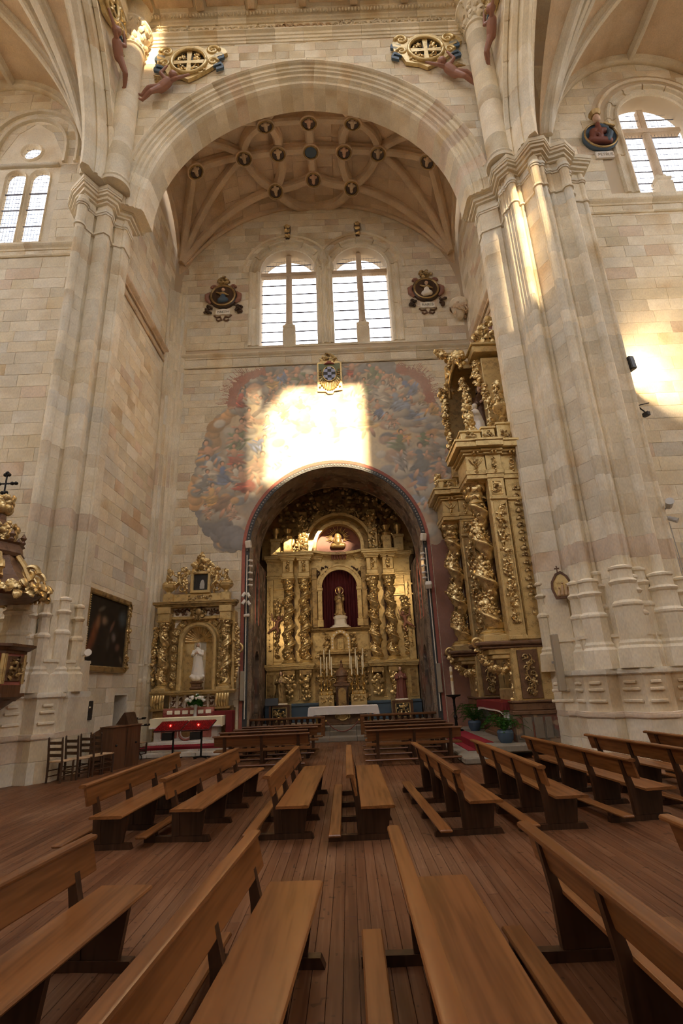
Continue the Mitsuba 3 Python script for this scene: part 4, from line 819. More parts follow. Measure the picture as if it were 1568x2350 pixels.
def cherub(parent, P, mat, s=1.0, wings=None, name='cherub'):
    """P: joints head, chest, hip, (elbow, hand) x2, (knee, foot) x2 in metres"""
    a = {k_: A(v, float) for k_, v in P.items()}
    b = [[(a['head'], .115 * s), (a['head'] + A([0, -.03, -.04]) * s, .098 * s)], [(a['head'] * .55 + a['chest'] * .45, .05 * s), (a['chest'], .07 * s)], [(a['chest'], .118 * s), (a['chest'] * .4 + a['hip'] * .6, .122 * s)], [(a['chest'] * .4 + a['hip'] * .6, .122 * s), (a['hip'], .112 * s)]]
    ax = a['hip'] - a['chest']; ax /= np.linalg.norm(ax)
    for q in ('1', '2'):
        sd_ = a['elbow' + q] - a['chest']; sh = a['chest'] + sd_ / np.linalg.norm(sd_) * .11 * s
        b += [[(sh, .056 * s), (a['elbow' + q], .044 * s)], [(a['elbow' + q], .044 * s), (a['hand' + q], .030 * s)]]
        hd = a['hand' + q] - a['elbow' + q]; hd /= np.linalg.norm(hd); b += [[(a['hand' + q], .032 * s), (a['hand' + q] + hd * .07 * s, .024 * s)]]
        th = a['knee' + q] - a['hip']; th /= np.linalg.norm(th); side = th - ax * (th @ ax); hs = a['hip'] + side * .05 * s
        b += [[(hs + th * .02 * s, .090 * s), (a['knee' + q], .060 * s)], [(a['knee' + q], .060 * s), (a['knee' + q] * .55 + a['foot' + q] * .45, .056 * s)], [(a['knee' + q] * .55 + a['foot' + q] * .45, .056 * s), (a['foot' + q], .036 * s)]]
        fd = a['foot' + q] - a['knee' + q]; fd /= np.linalg.norm(fd); b += [[(a['foot' + q], .038 * s), (a['foot' + q] + (fd * .5 + A([0, -.6, 0])) * .13 * s, .026 * s)]]
    k = part(parent, name, body(b, .026 * s, 3), mat, True)
    hz = a['head']; part(k, 'hair', [ball(hz + A([math.cos(q) * .085, .03 + .05 * math.sin(q * 2.3), .05 + .05 * math.sin(q)]) * s, .05 * s, 1) for q in np.linspace(-.4, 3.5, 9)], 'mat_gold_dark', True)
    if wings:
        for (o, d, l) in wings:
            o, d = A(o, float), A(d, float); d /= np.linalg.norm(d); sdv = np.cross(d, [0, 1, 0])
            ft = []
            for i in range(6):
                e = o + d * l * (1 - .09 * i) + sdv * (i - 1.5) * .07 * s
                ft.append(tube([o + sdv * (i - 2.5) * .02 * s, (o + e) / 2 + A([0, -.03, 0]) * s, e], A([.035, .045, .012]) * s, 6))
            part(k, 'wing', ft, 'mat_gold_dark', True)
    return k
def garland(parent, pts, size, n, seed, mat='mat_gold', name='garland', balls=True, facing=(0, -1, 0)):
    n = int(n * 1.7); size0 = size; size = size * .74; p = np.asarray(pts, float); t = np.linspace(0, 1, len(p)); r = np.random.default_rng(seed); u = r.uniform(0, 1, n)
    q = np.stack([np.interp(u, t, p[:, i]) for i in range(3)], -1); w = r.normal(size=(n, 3)); w /= np.linalg.norm(w, axis=1, keepdims=True)
    N = w + A(facing, float) * 1.0
    ms = [leaves(q + w * size0 * .38 * r.uniform(.3, 1.2, (n, 1)), N, size, seed)]
    if balls: ms += [ball(q[i] + A(facing, float) * size * .4 + w[i] * size * .3, size * r.uniform(.16, .27), 1) for i in range(0, n, 7)]
    return part(parent, name, ms, mat, 40)
# ---------------------------------------------------------------- main gilded retable inside the chapel
MR = thing('main_retable', 'tall gilded retable with four twisted columns at the back of the dark chapel', 'altarpiece')
yb = 25.3; mx = -.30; xl_, xr_ = xl + .06, xr - .06
part(MR, 'back_panel', [box(xl_, yb, 1.2, mx - 1.0, yb + .2, 8.2), box(mx + 1.0, yb, 1.2, xr_, yb + .2, 8.2), box(mx - 1.0, yb, 1.2, mx + 1.0, yb + .2, 4.5), box(mx - 1.0, yb, 7.6, mx + 1.0, yb + .2, 8.2)], 'mat_gold_flat')
part(MR, 'plinth', [box(xl_, yb - .45, .45, xr_, yb + .2, 1.2, .02), box(xl_, yb - .5, 1.12, xr_, yb + .2, 1.24, .02)], 'mat_polychrome_blue', label='blue painted plinth')
# predella with framed panels, consoles and figures
def framed(parent, x0, x1, z0, z1, y, name='framed_panel', mat='mat_gold_flat', w=.05, d=.04, inner='mat_gold_dark'):
    k = part(parent, name, [box(x0, y - d, z0, x0 + w, y, z1, .01), box(x1 - w, y - d, z0, x1, y, z1, .01), box(x0, y - d, z0, x1, y, z0 + w, .01), box(x0, y - d, z1 - w, x1, y, z1, .01)], mat)
    part(k, 'field', box(x0 + w, y - .012, z0 + w, x1 - w, y, z1 - w), inner); return k
for x0, x1 in ((-3.85, -3.45), (-3.38, -2.9), (-2.35, -2.2), (1.6, 1.78), (2.42, 2.8), (2.86, 3.22)): framed(MR, x0, x1, 1.35, 2.6, yb)
COLX = [(-2.73, .26), (-1.95, .26), (1.36, .26), (2.15, .26)]
for i, (x, r) in enumerate(COLX):
    k = part(MR, 'console', [box(x - .30, yb - .55, 2.45, x + .30, yb, 2.72, .03), box(x - .22, yb - .35, 1.9, x + .22, yb, 2.45, .08), box(x - .14, yb - .2, 1.45, x + .14, yb, 1.95, .05)], 'mat_gold_dark')
    part(k, 'volute', [scroll((x + s * .24, yb - .45, 2.42), (0, 1, 0), (0, 0, 1), .17, 1.3, .05) for s in (-1, 1)], 'mat_gold', True)
    r_ = np.random.default_rng(200 + i); n = 46; px_ = r_.uniform(-.22, .22, n); pz = r_.uniform(1.45, 2.4, n)
    part(k, 'acanthus', leaves(np.stack([x + px_ * (.4 + .6 * (pz - 1.4)), yb - .15 - .32 * ((pz - 1.4) / 1.0) ** 2 + 0 * px_, pz], -1), np.stack([px_ * 2, px_ * 0 - 1, px_ * 0], -1), .26, 210 + i), 'mat_gold', 40)
    part(k, 'pendant_mask', [ball((x, yb - .30, 1.72), (.10, .09, .12), 2), ball((x, yb - .34, 1.50), (.06, .05, .08), 1)], 'mat_gold', True)
# ledge
for x0, x1, yy in ((xl_, -3.05, yb - .22), (-3.08, -1.6, yb - .62), (-1.6, 1.02, yb - .18), (1.0, 2.5, yb - .62), (2.48, xr_, yb - .22)):
    part(MR, 'ledge', moulding_box(x0, x1, yy + .02, 2.72, 2.98, .09, CORN), 'mat_gold_flat')
for i, (x, r) in enumerate(COLX):
    twisted(MR, x, yb - .36, 2.98, 7.0, r, 4.2, 300 + i, amp=.34, hand=1 if x < 0 else -1, leaf_n=130)
    part(MR, 'dark_niche', box(x - .25, yb - .03, 3.2, x + .25, yb + .0, 6.9), 'mat_brown_panel')
# entablature
for x, r in COLX:
    part(MR, 'entablature_block', [box(x - .28, yb - .64, 7.0, x + .28, yb, 7.22, .02), box(x - .26, yb - .60, 7.22, x + .26, yb, 7.82, .02)], 'mat_gold_flat')
    k = part(MR, 'entablature_cornice', moulding_box(x - .30, x + .30, yb - .62, 7.82, 8.22, .20, CORN), 'mat_gold_flat')
    garland(k, [(x, yb - .66, 7.78), (x, yb - .66, 7.3)], .17, 20, 400 + int(x * 10), name='drop')
for x0, x1 in ((xl_, -3.05), (-1.6, -1.15), (.6, 1.05), (2.48, xr_)):
    part(MR, 'entablature', moulding_box(x0, x1, yb - .04, 7.0, 7.22, .05, ARCHI) + [box(x0, yb - .06, 7.22, x1, yb, 7.82)], 'mat_gold_flat')
    part(MR, 'cornice', moulding_box(x0, x1, yb - .06, 7.82, 8.2, .14, CORN), 'mat_gold_flat')
# central niche
nz, nr = 6.52, .86; ncx = -.26
part(MR, 'niche_arch', [extr_xz(arch_poly(ncx, nr + .20, nz, nz).difference(arch_poly(ncx, nr, nz, 0)), yb - .12, yb + .02), extr_xz(arch_poly(ncx, nr + .28, nz, nz).difference(arch_poly(ncx, nr + .18, nz, 0)), yb - .17, yb)], 'mat_gold_flat')
part(MR, 'niche_spandrel', extr_xz(sbox(ncx - 1.2, nz, ncx + 1.2, 7.62).difference(arch_poly(ncx, nr + .1, nz, 0)), yb - .06, yb + .02), 'mat_gold_flat')
part(MR, 'spandrel_ornament', [carve(Polygon([(ncx + s * 1.1, 7.5), (ncx + s * .5, 7.5), (ncx + s * 1.1, 6.95)]), yb - .08, .16, 60, 77 + s, relief=.03) for s in (-1, 1)], 'mat_dark_wood', 40)
for s in (-1, 1):
    x = ncx + s * (nr + .10); part(MR, 'niche_pilaster', [box(x - .11, yb - .14, 4.62, x + .11, yb, nz - .14, .015), box(x - .15, yb - .18, 4.62, x + .15, yb, 4.98, .02), box(x - .15, yb - .18, nz - .16, x + .15, yb, nz, .02)], 'mat_gold_flat')
    x = ncx + s * 1.22; part(MR, 'side_pilaster', [box(x - .13, yb - .2, 4.6, x + .13, yb, 7.5, .02)] + [box(x - .16, yb - .23, z, x + .16, yb, z + .07, .015) for z in (4.95, 6.3, 6.9)], 'mat_gold_dark')
t = np.linspace(-1, 1, 61); cu = [[(ncx + q * 1.0, yb + .55 + .05 * math.sin(q * 42) - .25 * q * q, z) for q in t] for z in (4.5, 7.6)]
part(MR, 'curtain', loft(cu, False, False), 'mat_curtain', True, label='deep red curtain behind the statue')
part(MR, 'niche_sill', moulding_box(-1.75, 1.12, yb - .12, 4.40, 4.56, .10, CORN), 'mat_gold_dark')
framed(MR, -1.66, -.85, 3.5, 4.32, yb, inner='mat_gold_flat'); framed(MR, .28, 1.06, 3.5, 4.32, yb, inner='mat_gold_flat')
# sacrament niche below
ex_ = -.30
k = part(MR, 'exposition_niche', [extr_xz(arch_poly(ex_, .46, 3.98, 3.52).difference(arch_poly(ex_, .30, 3.98, 3.52)), yb - .35, yb), box(ex_ - .55, yb - .4, 3.42, ex_ + .55, yb, 3.54, .02)], 'mat_gold')
part(k, 'inlay', [box(ex_ + s * .38 - .035, yb - .365, z, ex_ + s * .38 + .035, yb - .34, z + .08) for s in (-1, 1) for z in (3.6, 3.74, 3.88)] + [mv(box(-.035, -.365, -.04, .035, -.34, .04), (ex_ + .38 * math.cos(q), yb, 3.98 + .38 * math.sin(q)), ry=-q) for q in np.linspace(.2, 2.94, 7)], 'mat_white_paint')
part(k, 'door', [box(ex_ - .16, yb - .2, 3.54, ex_ + .16, yb - .15, 4.05, .02), box(ex_ - .06, yb - .22, 3.62, ex_ + .06, yb - .19, 3.97, .01)], 'mat_gold_flat')
part(k, 'side_foliage', [carve(sbox(ex_ + s * .62 - .14, 3.5, ex_ + s * .62 + .14, 4.3), yb - .15, .2, 90, 88 + s, relief=.1) for s in (-1, 1)], 'mat_gold_dark', 40)
part(MR, 'shelf', [box(-1.3, yb - .5, 3.32, .72, yb, 3.42, .02)], 'mat_gold_dark')
part(MR, 'shelf_bracket', [carve(sbox(x - .18, 3.05, x + .18, 3.42), yb - .3, .2, 120, 91 + i, relief=.18) for i, x in enumerate((-1.25, .68))], 'mat_gold_dark', 40)
part(MR, 'antependium', [box(-1.2, yb - .12, 2.98, .6, yb, 3.32, .02)], 'mat_gold_flat')
part(MR, 'relief_panel', [carve(sbox(-1.5, 1.3, .95, 2.65), yb - .02, .19, 55, 95, relief=.05), box(-1.55, yb - .03, 1.24, 1.0, yb, 2.7)], 'mat_gold_dark', 40)
# outer bays: garlands with little angels
for s, x in ((-1, -3.32), (1, 2.84)):
    part(MR, 'outer_pilaster', [box((xl_ if s < 0 else xr_ - .34), yb - .14, 2.98, (xl_ + .34 if s < 0 else xr_), yb, 7.0, .02)], 'mat_gold_flat')
    garland(MR, [((xl_ + .17 if s < 0 else xr_ - .17), yb - .16, z) for z in np.linspace(6.7, 3.6, 12)], .11, 60, 500 + s, name='pilaster_drop')
    framed(MR, x - .42, x + .42, 3.1, 6.9, yb, name='bay_frame', inner='mat_gold_flat')
    garland(MR, [(x, yb - .1, 5.9), (x + .05, yb - .2, 5.6), (x, yb - .16, 5.1)], .26, 60, 510 + s, name='flower_bunch')
    garland(MR, [(x - s * .05, yb - .1, 4.6), (x, yb - .16, 4.3), (x, yb - .1, 3.3)], .20, 80, 520 + s, name='fruit_drop')
    m = -s
    cherub(MR, {'head': (x + m * .12, yb - .34, 5.12), 'chest': (x + m * .05, yb - .28, 4.92), 'hip': (x - m * .02, yb - .24, 4.68), 'elbow1': (x - m * .2, yb - .34, 5.05), 'hand1': (x - m * .22, yb - .34, 5.28), 'elbow2': (x + m * .24, yb - .36, 5.02), 'hand2': (x + m * .3, yb - .36, 5.22), 'knee1': (x - m * .22, yb - .4, 4.56), 'foot1': (x - m * .38, yb - .3, 4.45), 'knee2': (x + m * .1, yb - .4, 4.5), 'foot2': (x + m * .0, yb - .28, 4.3)}, 'mat_flesh', .8)
    part(MR, 'bay_band', [box(x - .5, yb - .1, z, x + .5, yb, z + .1, .015) for z in (6.0, 6.5)], 'mat_gold_flat')
    k = part(MR, 'attic_block', [box(x - .3, yb - .25, 8.2, x + .2, yb, 9.0, .03), box(x - .34, yb - .3, 8.9, x + .24, yb, 9.05, .02)], 'mat_gold_flat')
    part(k, 'vase', lathe([(.14, 9.05), (.08, 9.15), (.2, 9.4), (.18, 9.55), (.22, 9.62), (0, 9.7)], 14, (x - .05, yb - .15)), 'mat_gold', True)
    x2 = -1.98 if s < 0 else 1.5
    k = part(MR, 'attic_pilaster', [box(x2 - .24, yb - .4, 8.22, x2 + .24, yb, 9.35, .03), box(x2 - .2, yb - .35, 9.3, x2 + .2, yb, 10.4, .03)], 'mat_gold_flat')
    part(k, 'carving', carve(sbox(x2 - .2, 8.3, x2 + .2, 10.2), yb - .42, .19, 80, 530 + s, relief=.05), 'mat_gold', 40)
    part(MR, 'attic_scroll', scroll((x2 + s * .75, yb - .2, 8.85), (1, 0, 0), (0, 0, 1), .36, 1.5, .09, s), 'mat_gold', True)
    x3 = -2.75 if s < 0 else 2.2
    part(MR, 'attic_pedestal', [box(x3 - .22, yb - .4, 8.22, x3 + .22, yb, 9.0, .03), mv(lathe([(.18, 0), (.26, .12), (.12, .3), (.24, .5), (0, .7)], 12), (x3, yb - .2, 9.0))], 'mat_gold', 30)
part(MR, 'attic_field', [box(xl_ - .3, yb + .2, 8.1, xr_ + .3, yb + .4, 13.5)], 'mat_gold_dark')
part(MR, 'attic_carving', [carve(arch_poly(-.25, 3.2, 9.6, 8.3).difference(arch_poly(-.25, 2.1, 8.6, 8.0)), yb + .18, .34, 16, 97, relief=.12)], 'mat_gold_dark', 40)
for r0, r1, d, nm in ((1.10, 1.26, .45, 'lunette_moulding'), (1.58, 1.72, .35, 'outer_moulding')):
    part(MR, nm, extr_xz(arch_poly(-.22, r1, 8.55, 8.22).difference(arch_poly(-.22, r0, 8.55, 8.0)), yb - d, yb + .2), 'mat_gold_flat')
part(MR, 'lunette_band', [extr_xz(arch_poly(-.22, 2.1, 8.55, 8.22).difference(arch_poly(-.22, 1.7, 8.55, 8.0)), yb - .15, yb + .2), carve(arch_poly(-.22, 2.06, 8.55, 8.3).difference(arch_poly(-.22, 1.74, 8.55, 8.0)), yb - .16, .2, 60, 98, relief=.08)], 'mat_gold_dark', 40)
part(MR, 'lunette_field', extr_xz(arch_poly(-.22, 1.12, 8.55, 8.22), yb - .02, yb + .1), 'mat_red_panel')
sb = [tube([(-.24 + .30 * math.cos(q), yb - .1, 9.0 + .30 * math.sin(q)), (-.24 + (.62 if i % 2 else .5) * math.cos(q), yb - .1, 9.0 + (.62 if i % 2 else .5) * math.sin(q))], [.035, .012], 5) for i, q in enumerate(np.linspace(-.35, math.pi + .35, 23))]
k = part(MR, 'sunburst', sb, 'mat_gold', 30)
part(k, 'relief_figures', body([[((-.24, yb - .2, 9.0), .2), ((-.24, yb - .2, 9.2), .14)], [((-.5, yb - .18, 8.6), .14), ((.02, yb - .18, 8.6), .14)], [((-.24, yb - .2, 8.75), .2), ((-.24, yb - .22, 9.28), .1)], [((-.42, yb - .2, 8.85), .1), ((-.3, yb - .2, 8.95), .1)]], .06, 5), 'mat_gold_dark', True)
part(k, 'canopy', [box(-.62, yb - .5, 8.05, .16, yb, 8.2, .03)] + [ball((x, yb - .42, 7.92), (.05, .05, .12), 1) for x in np.linspace(-.55, .08, 6)], 'mat_red_panel', 30)
part(MR, 'lunette_sill', loft([[(-.22 + q * 1.25, yb - .5 + d_, 8.22 + e_z - .16 * (1 - q * q)) for q in np.linspace(-1, 1, 15)] for d_, e_z in ((0, 0), (0, .12), (.3, .12), (.3, 0))], False, False), 'mat_gold_flat')
# statue of the niche
ST = thing('niche_statue', 'small crowned golden statue standing in front of the red curtain', 'statue')
robed(ST, (-.27, yb + .02, 5.12), 1.28, ('mat_gold_dark', 'mat_pale_flesh'), 3)
part(ST, 'crown', [lathe([(.09, 0), (.10, .06), (.12, .12), (.09, .15), (.02, .2)], 14, (-.27, yb + .0), 6.36), tube([(-.27 + .19 * math.cos(q), yb + .03, 6.36 + .19 * math.sin(q)) for q in np.linspace(0, 2 * math.pi, 22)], .022, 5)], 'mat_gold', 30)
part(ST, 'child', body([[((-.10, yb - .2, 5.85), .06), ((-.10, yb - .2, 5.98), .05)], [((-.10, yb - .22, 6.08), .055), ((-.10, yb - .22, 6.09), .05)]], .03, 4), 'mat_gold_dark', True)
part(ST, 'pedestal', [lathe([(.42, 4.57), (.42, 4.68), (.30, 4.74), (.28, 4.95), (.34, 5.02), (.34, 5.1), (.28, 5.14)], 8, (-.27, yb + .05)), lathe([(.50, 4.56), (.50, 4.62), (.40, 4.66)], 8, (-.27, yb + .05))], 'mat_white_paint', 30)
part(ST, 'angel_heads', [ball((-.27 + q * .1, yb - .12, 5.2), .05, 1) for q in (-2.4, -1.2, 0, 1.2, 2.4)], 'mat_gold_dark', True)
# sanctuary furniture ---------------------------------------------------------------------
for i, (x0, x1) in enumerate(((-1.34, -.66), (.08, .78))):
    k = thing('candle_bench', ('left' if i == 0 else 'right') + ' gilded altar step that carries tall candlesticks beside the tabernacle', 'altar step')
    part(k, 'body', box(x0, 24.05, .45, x1, 24.7, 1.56, .02), 'mat_gold_flat'); part(k, 'upper_step', box(x0 + .03, 24.4, 1.56, x1 - .03, 24.72, 1.72, .02), 'mat_gold_flat')
    part(k, 'carving', carve(sbox(x0 + .1, 1.3, x1 - .1, 1.48), 24.04, .11, 160, 600 + i, relief=.02), 'mat_gold', 40)
def candlestick(x, y, z, h, hc, label, group, mat='mat_brass'):
    k = thing('candlestick', label, 'candlestick', group)
    part(k, 'stem', lathe([(.085, 0), (.085, .02), (.04, .05), (.02, .12), (.03, .2 * h), (.05, .26 * h), (.02, .33 * h), (.018, .5 * h), (.036, .58 * h), (.02, .66 * h), (.02, .88 * h), (.06, .95 * h), (.06, .98 * h), (.015, h)], 12, (x, y), z), mat, 30)
    part(k, 'candle', lathe([(.026, h), (.026, h + hc), (.004, h + hc + .012)], 10, (x, y), z), 'mat_candle', 30)
ORD = ('first', 'second', 'third')
for i, x in enumerate((-1.22, -.95, -.74)): candlestick(x, 24.22, 1.56, .82, .80, f'{ORD[i]} brass candlestick from the left in the front row left of the tabernacle', 'front candlesticks left')
for i, x in enumerate((-1.08, -.82)): candlestick(x, 24.55, 1.72, .95, .85, f'{ORD[i]} brass candlestick from the left in the back row left of the tabernacle', 'back candlesticks left')
for i, x in enumerate((.16, .42, .64)): candlestick(x, 24.22, 1.56, .82, .80, f'{ORD[i]} brass candlestick from the tabernacle in the front row to its right', 'front candlesticks right')
for i, x in enumerate((.10, .36, .70)): candlestick(x, 24.55, 1.72, .95, .85, f'{ORD[i]} brass candlestick from the tabernacle in the back row to its right', 'back candlesticks right')
TB = thing('tabernacle', 'dark carved domed tabernacle between the two rows of candlesticks', 'tabernacle')
part(TB, 'body', [box(-.58, 24.05, .45, -.02, 24.7, 1.95, .03), box(-.66, 24.0, 1.9, .06, 24.7, 2.02, .03)], 'mat_brown_panel')
part(TB, 'door', extr_xz(arch_poly(-.30, .17, 1.68, 1.1), 24.02, 24.06), 'mat_gold_dark')
part(TB, 'twisted_post', [tube([(x + .02 * math.cos(a * 6), 24.02 + .02 * math.sin(a * 6), 1.0 + a * .9) for a in np.linspace(0, 1, 20)], .035, 6) for x in (-.54, -.06)], 'mat_dark_wood', True)
part(TB, 'dome', lathe([(.33, 2.02), (.33, 2.1), (.24, 2.14), (.24, 2.32), (.29, 2.36), (.26, 2.5), (.15, 2.66), (.07, 2.72), (.07, 2.86), (.03, 2.9), (.05, 2.98), (.0, 3.06)], 16, (-.30, 24.35)), 'mat_brown_panel', 30)
part(TB, 'volute', [scroll((-.30 + s * .36, 24.15, 2.14), (1, 0, 0), (0, 0, 1), .13, 1.2, .035, s) for s in (-1, 1)], 'mat_gold_dark', True)
for s, x, lb in ((-1, -3.02, 'carved saint in dark robes on the left framed pedestal'), (1, 2.32, 'carved saint in a red cloak on the right framed pedestal')):
    k = thing('saint_statue', lb, 'statue'); robed(k, (x, 24.25, 1.30), 1.35, ('mat_gold_dark' if s < 0 else 'mat_red_panel', 'mat_pale_flesh'), 5 + s, fold=.16)
    part(k, 'base', lathe([(.30, 1.25), (.30, 1.29), (.25, 1.31)], 10, (x, 24.25)), 'mat_white_paint', 30)
    k = thing('framed_pedestal', ('left' if s < 0 else 'right') + ' wooden pedestal with a carved gilt panel under a saint', 'pedestal')
    xx = x - .02; part(k, 'box', box(xx - .45, 23.9, .45, xx + .45, 24.6, 1.25, .015), 'mat_gold_flat'); part(k, 'frame', framed_m := [box(xx - .45, 23.86, 1.15, xx + .45, 23.9, 1.25), box(xx - .45, 23.86, .45, xx + .45, 23.9, .55), box(xx - .45, 23.86, .45, xx - .33, 23.9, 1.25), box(xx + .33, 23.86, .45, xx + .45, 23.9, 1.25)], 'mat_brown_wood')
    part(k, 'panel', [box(xx - .27, 23.86, .60, xx + .27, 23.9, 1.10)], 'mat_black'); part(k, 'carving', carve(sbox(xx - .22, .64, xx + .22, 1.06), 23.86, .12, 190, 620 + s, relief=.03), 'mat_gold', 40)
k = thing('music_stand', 'black reading stand at the left inside the chapel', 'lectern')
part(k, 'pole', [cyl((-3.25, 23.0, .45), (-3.25, 23.0, 1.3), .03), lathe([(.2, .45), (.2, .48), (.03, .5)], 12, (-3.25, 23.0))], 'mat_iron', 30); part(k, 'desk', mv(box(-.28, -.02, -.17, .28, .02, .17, .01), (-3.25, 22.98, 1.4), rx=-.5), 'mat_black')
AL = thing('altar', 'stone altar table with a gilt emblem under a white lace cloth', 'altar')
part(AL, 'base', [box(-1.35, 22.4, .45, .85, 23.1, .55, .02), box(-1.2, 22.45, .5, .7, 23.05, 1.08, .02), box(-1.5, 22.3, 1.06, 1.0, 23.15, 1.13, .02)], 'mat_brown_panel')
part(AL, 'emblem', [tube([(-.29 + .2 * math.cos(q), 22.43, .78 + .16 * math.sin(q)) for q in np.linspace(0, 2 * math.pi, 20)], .035, 6), scroll((-.5, 22.43, .75), (1, 0, 0), (0, 0, 1), .12, 1.2, .03), scroll((-.08, 22.43, .75), (1, 0, 0), (0, 0, 1), .12, 1.2, .03, -1), ball((-.29, 22.43, .98), .06, 1)], 'mat_gold', True)
part(AL, 'emblem_plaque', mv(lathe([(.19, 0), (.16, .03), (0, .03)], 18), (-.29, 22.44, .78), rx=math.pi / 2, s=(1, .8, 1)), 'mat_gold_dark', 30)
part(AL, 'column', [lathe([(.07, .5), (.05, .56), (.055, .8), (.045, 1.0), (.07, 1.06)], 10, (x, 22.42)) for x in (-1.33, .83)], 'mat_brass', 30)
ck = thing('altar_cloth', 'white lace edged cloth spread over the stone altar', 'altar cloth')
def skirt(x0, x1, y0, y1, zt, drop, n=40, amp=.012, corner=.12):
    P = []
    per = [(x0 + (x1 - x0) * i / n, y0) for i in range(n + 1)] + [(x1, y0 + (y1 - y0) * i / 12) for i in range(1, 13)] + [(x1 - (x1 - x0) * i / n, y1) for i in range(1, n + 1)] + [(x0, y1 - (y1 - y0) * i / 12) for i in range(1, 12)]
    per = A(per); cx, cy = (x0 + x1) / 2, (y0 + y1) / 2; out = []
    for lev, f in ((0, 0), (.25, .3), (.6, .7), (1, 1.0)):
        q = []
        for i, (x, y) in enumerate(per):
            cd = min(math.hypot(x - a, y - b) for a in (x0, x1) for b in (y0, y1)); c = math.exp(-(cd / .16) ** 2)
            o = amp * f * math.sin(i * 1.3) + .01 * f + c * corner * .35 * f; dx, dy = (x - cx) / (x1 - x0) * 2, (y - cy) / (y1 - y0) * 2; e = 6
            q.append((x + o * np.sign(dx) * abs(dx) ** e, y + o * np.sign(dy) * abs(dy) ** e, zt - drop * lev - c * corner * f))
        out.append(q)
    top = [[(cx + (p[0] - cx) * .02, cy + (p[1] - cy) * .02, zt) for p in per]]
    return loft(top + [[(p[0], p[1], zt) for p in per]] + out[1:], True, False)
part(ck, 'cloth', skirt(-1.66, 1.14, 22.22, 23.2, 1.145, .28), 'mat_white_cloth', 50)
part(ck, 'lace_hem', [tube([(x, 22.20, .872), (x + .03, 22.20, .855), (x + .06, 22.20, .872)], .007, 4) for x in np.arange(-1.6, 1.06, .06)], 'mat_white_cloth')
# communion rail and rope
for s, x0, x1 in ((-1, -4.05, -1.0), (1, .42, 3.6)):
    k = thing('communion_rail', ('left' if s < 0 else 'right') + ' low wooden balustrade in front of the chapel', 'balustrade')
    part(k, 'handrail', [box(x0, 21.32, .78, x1, 21.56, .86, .02)], 'mat_bench_x'); part(k, 'bottom_rail', box(x0, 21.36, .15, x1, 21.52, .25, .01), 'mat_bench_x')
    for x in np.linspace(x0 + .2, x1 - .2, 13): part(k, 'baluster', lathe([(.045, .25), (.03, .3), (.055, .42), (.03, .55), (.03, .62), (.06, .70), (.06, .78)], 8, (x, 21.44)), 'mat_bench_dark', 30)
    for x in (x0 + .05, x1 - .05): part(k, 'end_post', [box(x - .08, 21.34, 0, x + .08, 21.54, .86, .015), box(x - .12, 21.3, 0, x + .12, 21.58, .1, .01)], 'mat_bench_x')
k = thing('rope', 'dark red rope barrier hanging across the opening of the communion rail', 'rope')
q = np.linspace(0, 1, 24); part(k, 'cord', tube(np.stack([-.92 + 1.26 * q, 0 * q + 21.3, .68 - .38 * 4 * q * (1 - q)], -1), .022, 8), 'mat_red_panel', True); part(k, 'hook', [ball((-.92, 21.3, .68), .045, 1), ball((.34, 21.3, .68), .045, 1)], 'mat_brass', True)
# ---------------------------------------------------------------- gilded retable on the right transept wall
struct('floor_platform', 'two low stone steps under the right retable')
for j, (y0, y1) in enumerate(((14.0, 15.6), (15.6, 17.3), (17.3, 19.0), (19.0, 20.8))):
    part('floor_platform', 'slab', box(2.78, y0 + .004, 0, 4.1, y1 - .004, .16, .03), 'mat_step_stone')
    if j: part('floor_platform', 'slab', box(4.1, y0 + .004, 0, XR, y1 - .004, .16, .03), 'mat_step_stone')
    part('floor_platform', 'slab', box(3.40, max(y0, 14.62) + .004, .16, 4.9 if j == 0 else XR, y1 - .004, .34, .03), 'mat_step_stone')
k = thing('carpet', 'red carpet laid over the stone steps by the right altar', 'carpet'); part(k, 'runner', [box(3.40, 15.3, .34, 3.86, 19.6, .352), box(3.386, 15.3, .16, 3.40, 19.6, .352), box(3.15, 15.3, .16, 3.40, 19.6, .172)], 'mat_carpet')
RR = thing('side_retable', 'tall gilded retable with twisted columns on the right wall beside the pier', 'altarpiece')
def fxm(P_, d, x=0):                              # (a, b, d) on a face that looks to -x : a = y, b = z
    return np.column_stack([x - d, P_[:, 0], P_[:, 1]])
YN0, YF0 = 15.05, 20.5
_mv = lambda m: m
def _marb(p, n, uv):
    v = fbm(p.x * 3 + 5, p.y * 3, p.z * 2.2, 3); c = mix((.19, .075, .055), (.13, .12, .10), smoothstep(.42, .58, v)); return mix(c, (.30, .22, .15), smoothstep(.62, .75, noise(p.x * 7, p.y * 7, p.z * 5)))
scene['mat_red_marble'] = prin(proc(_marb), .35)
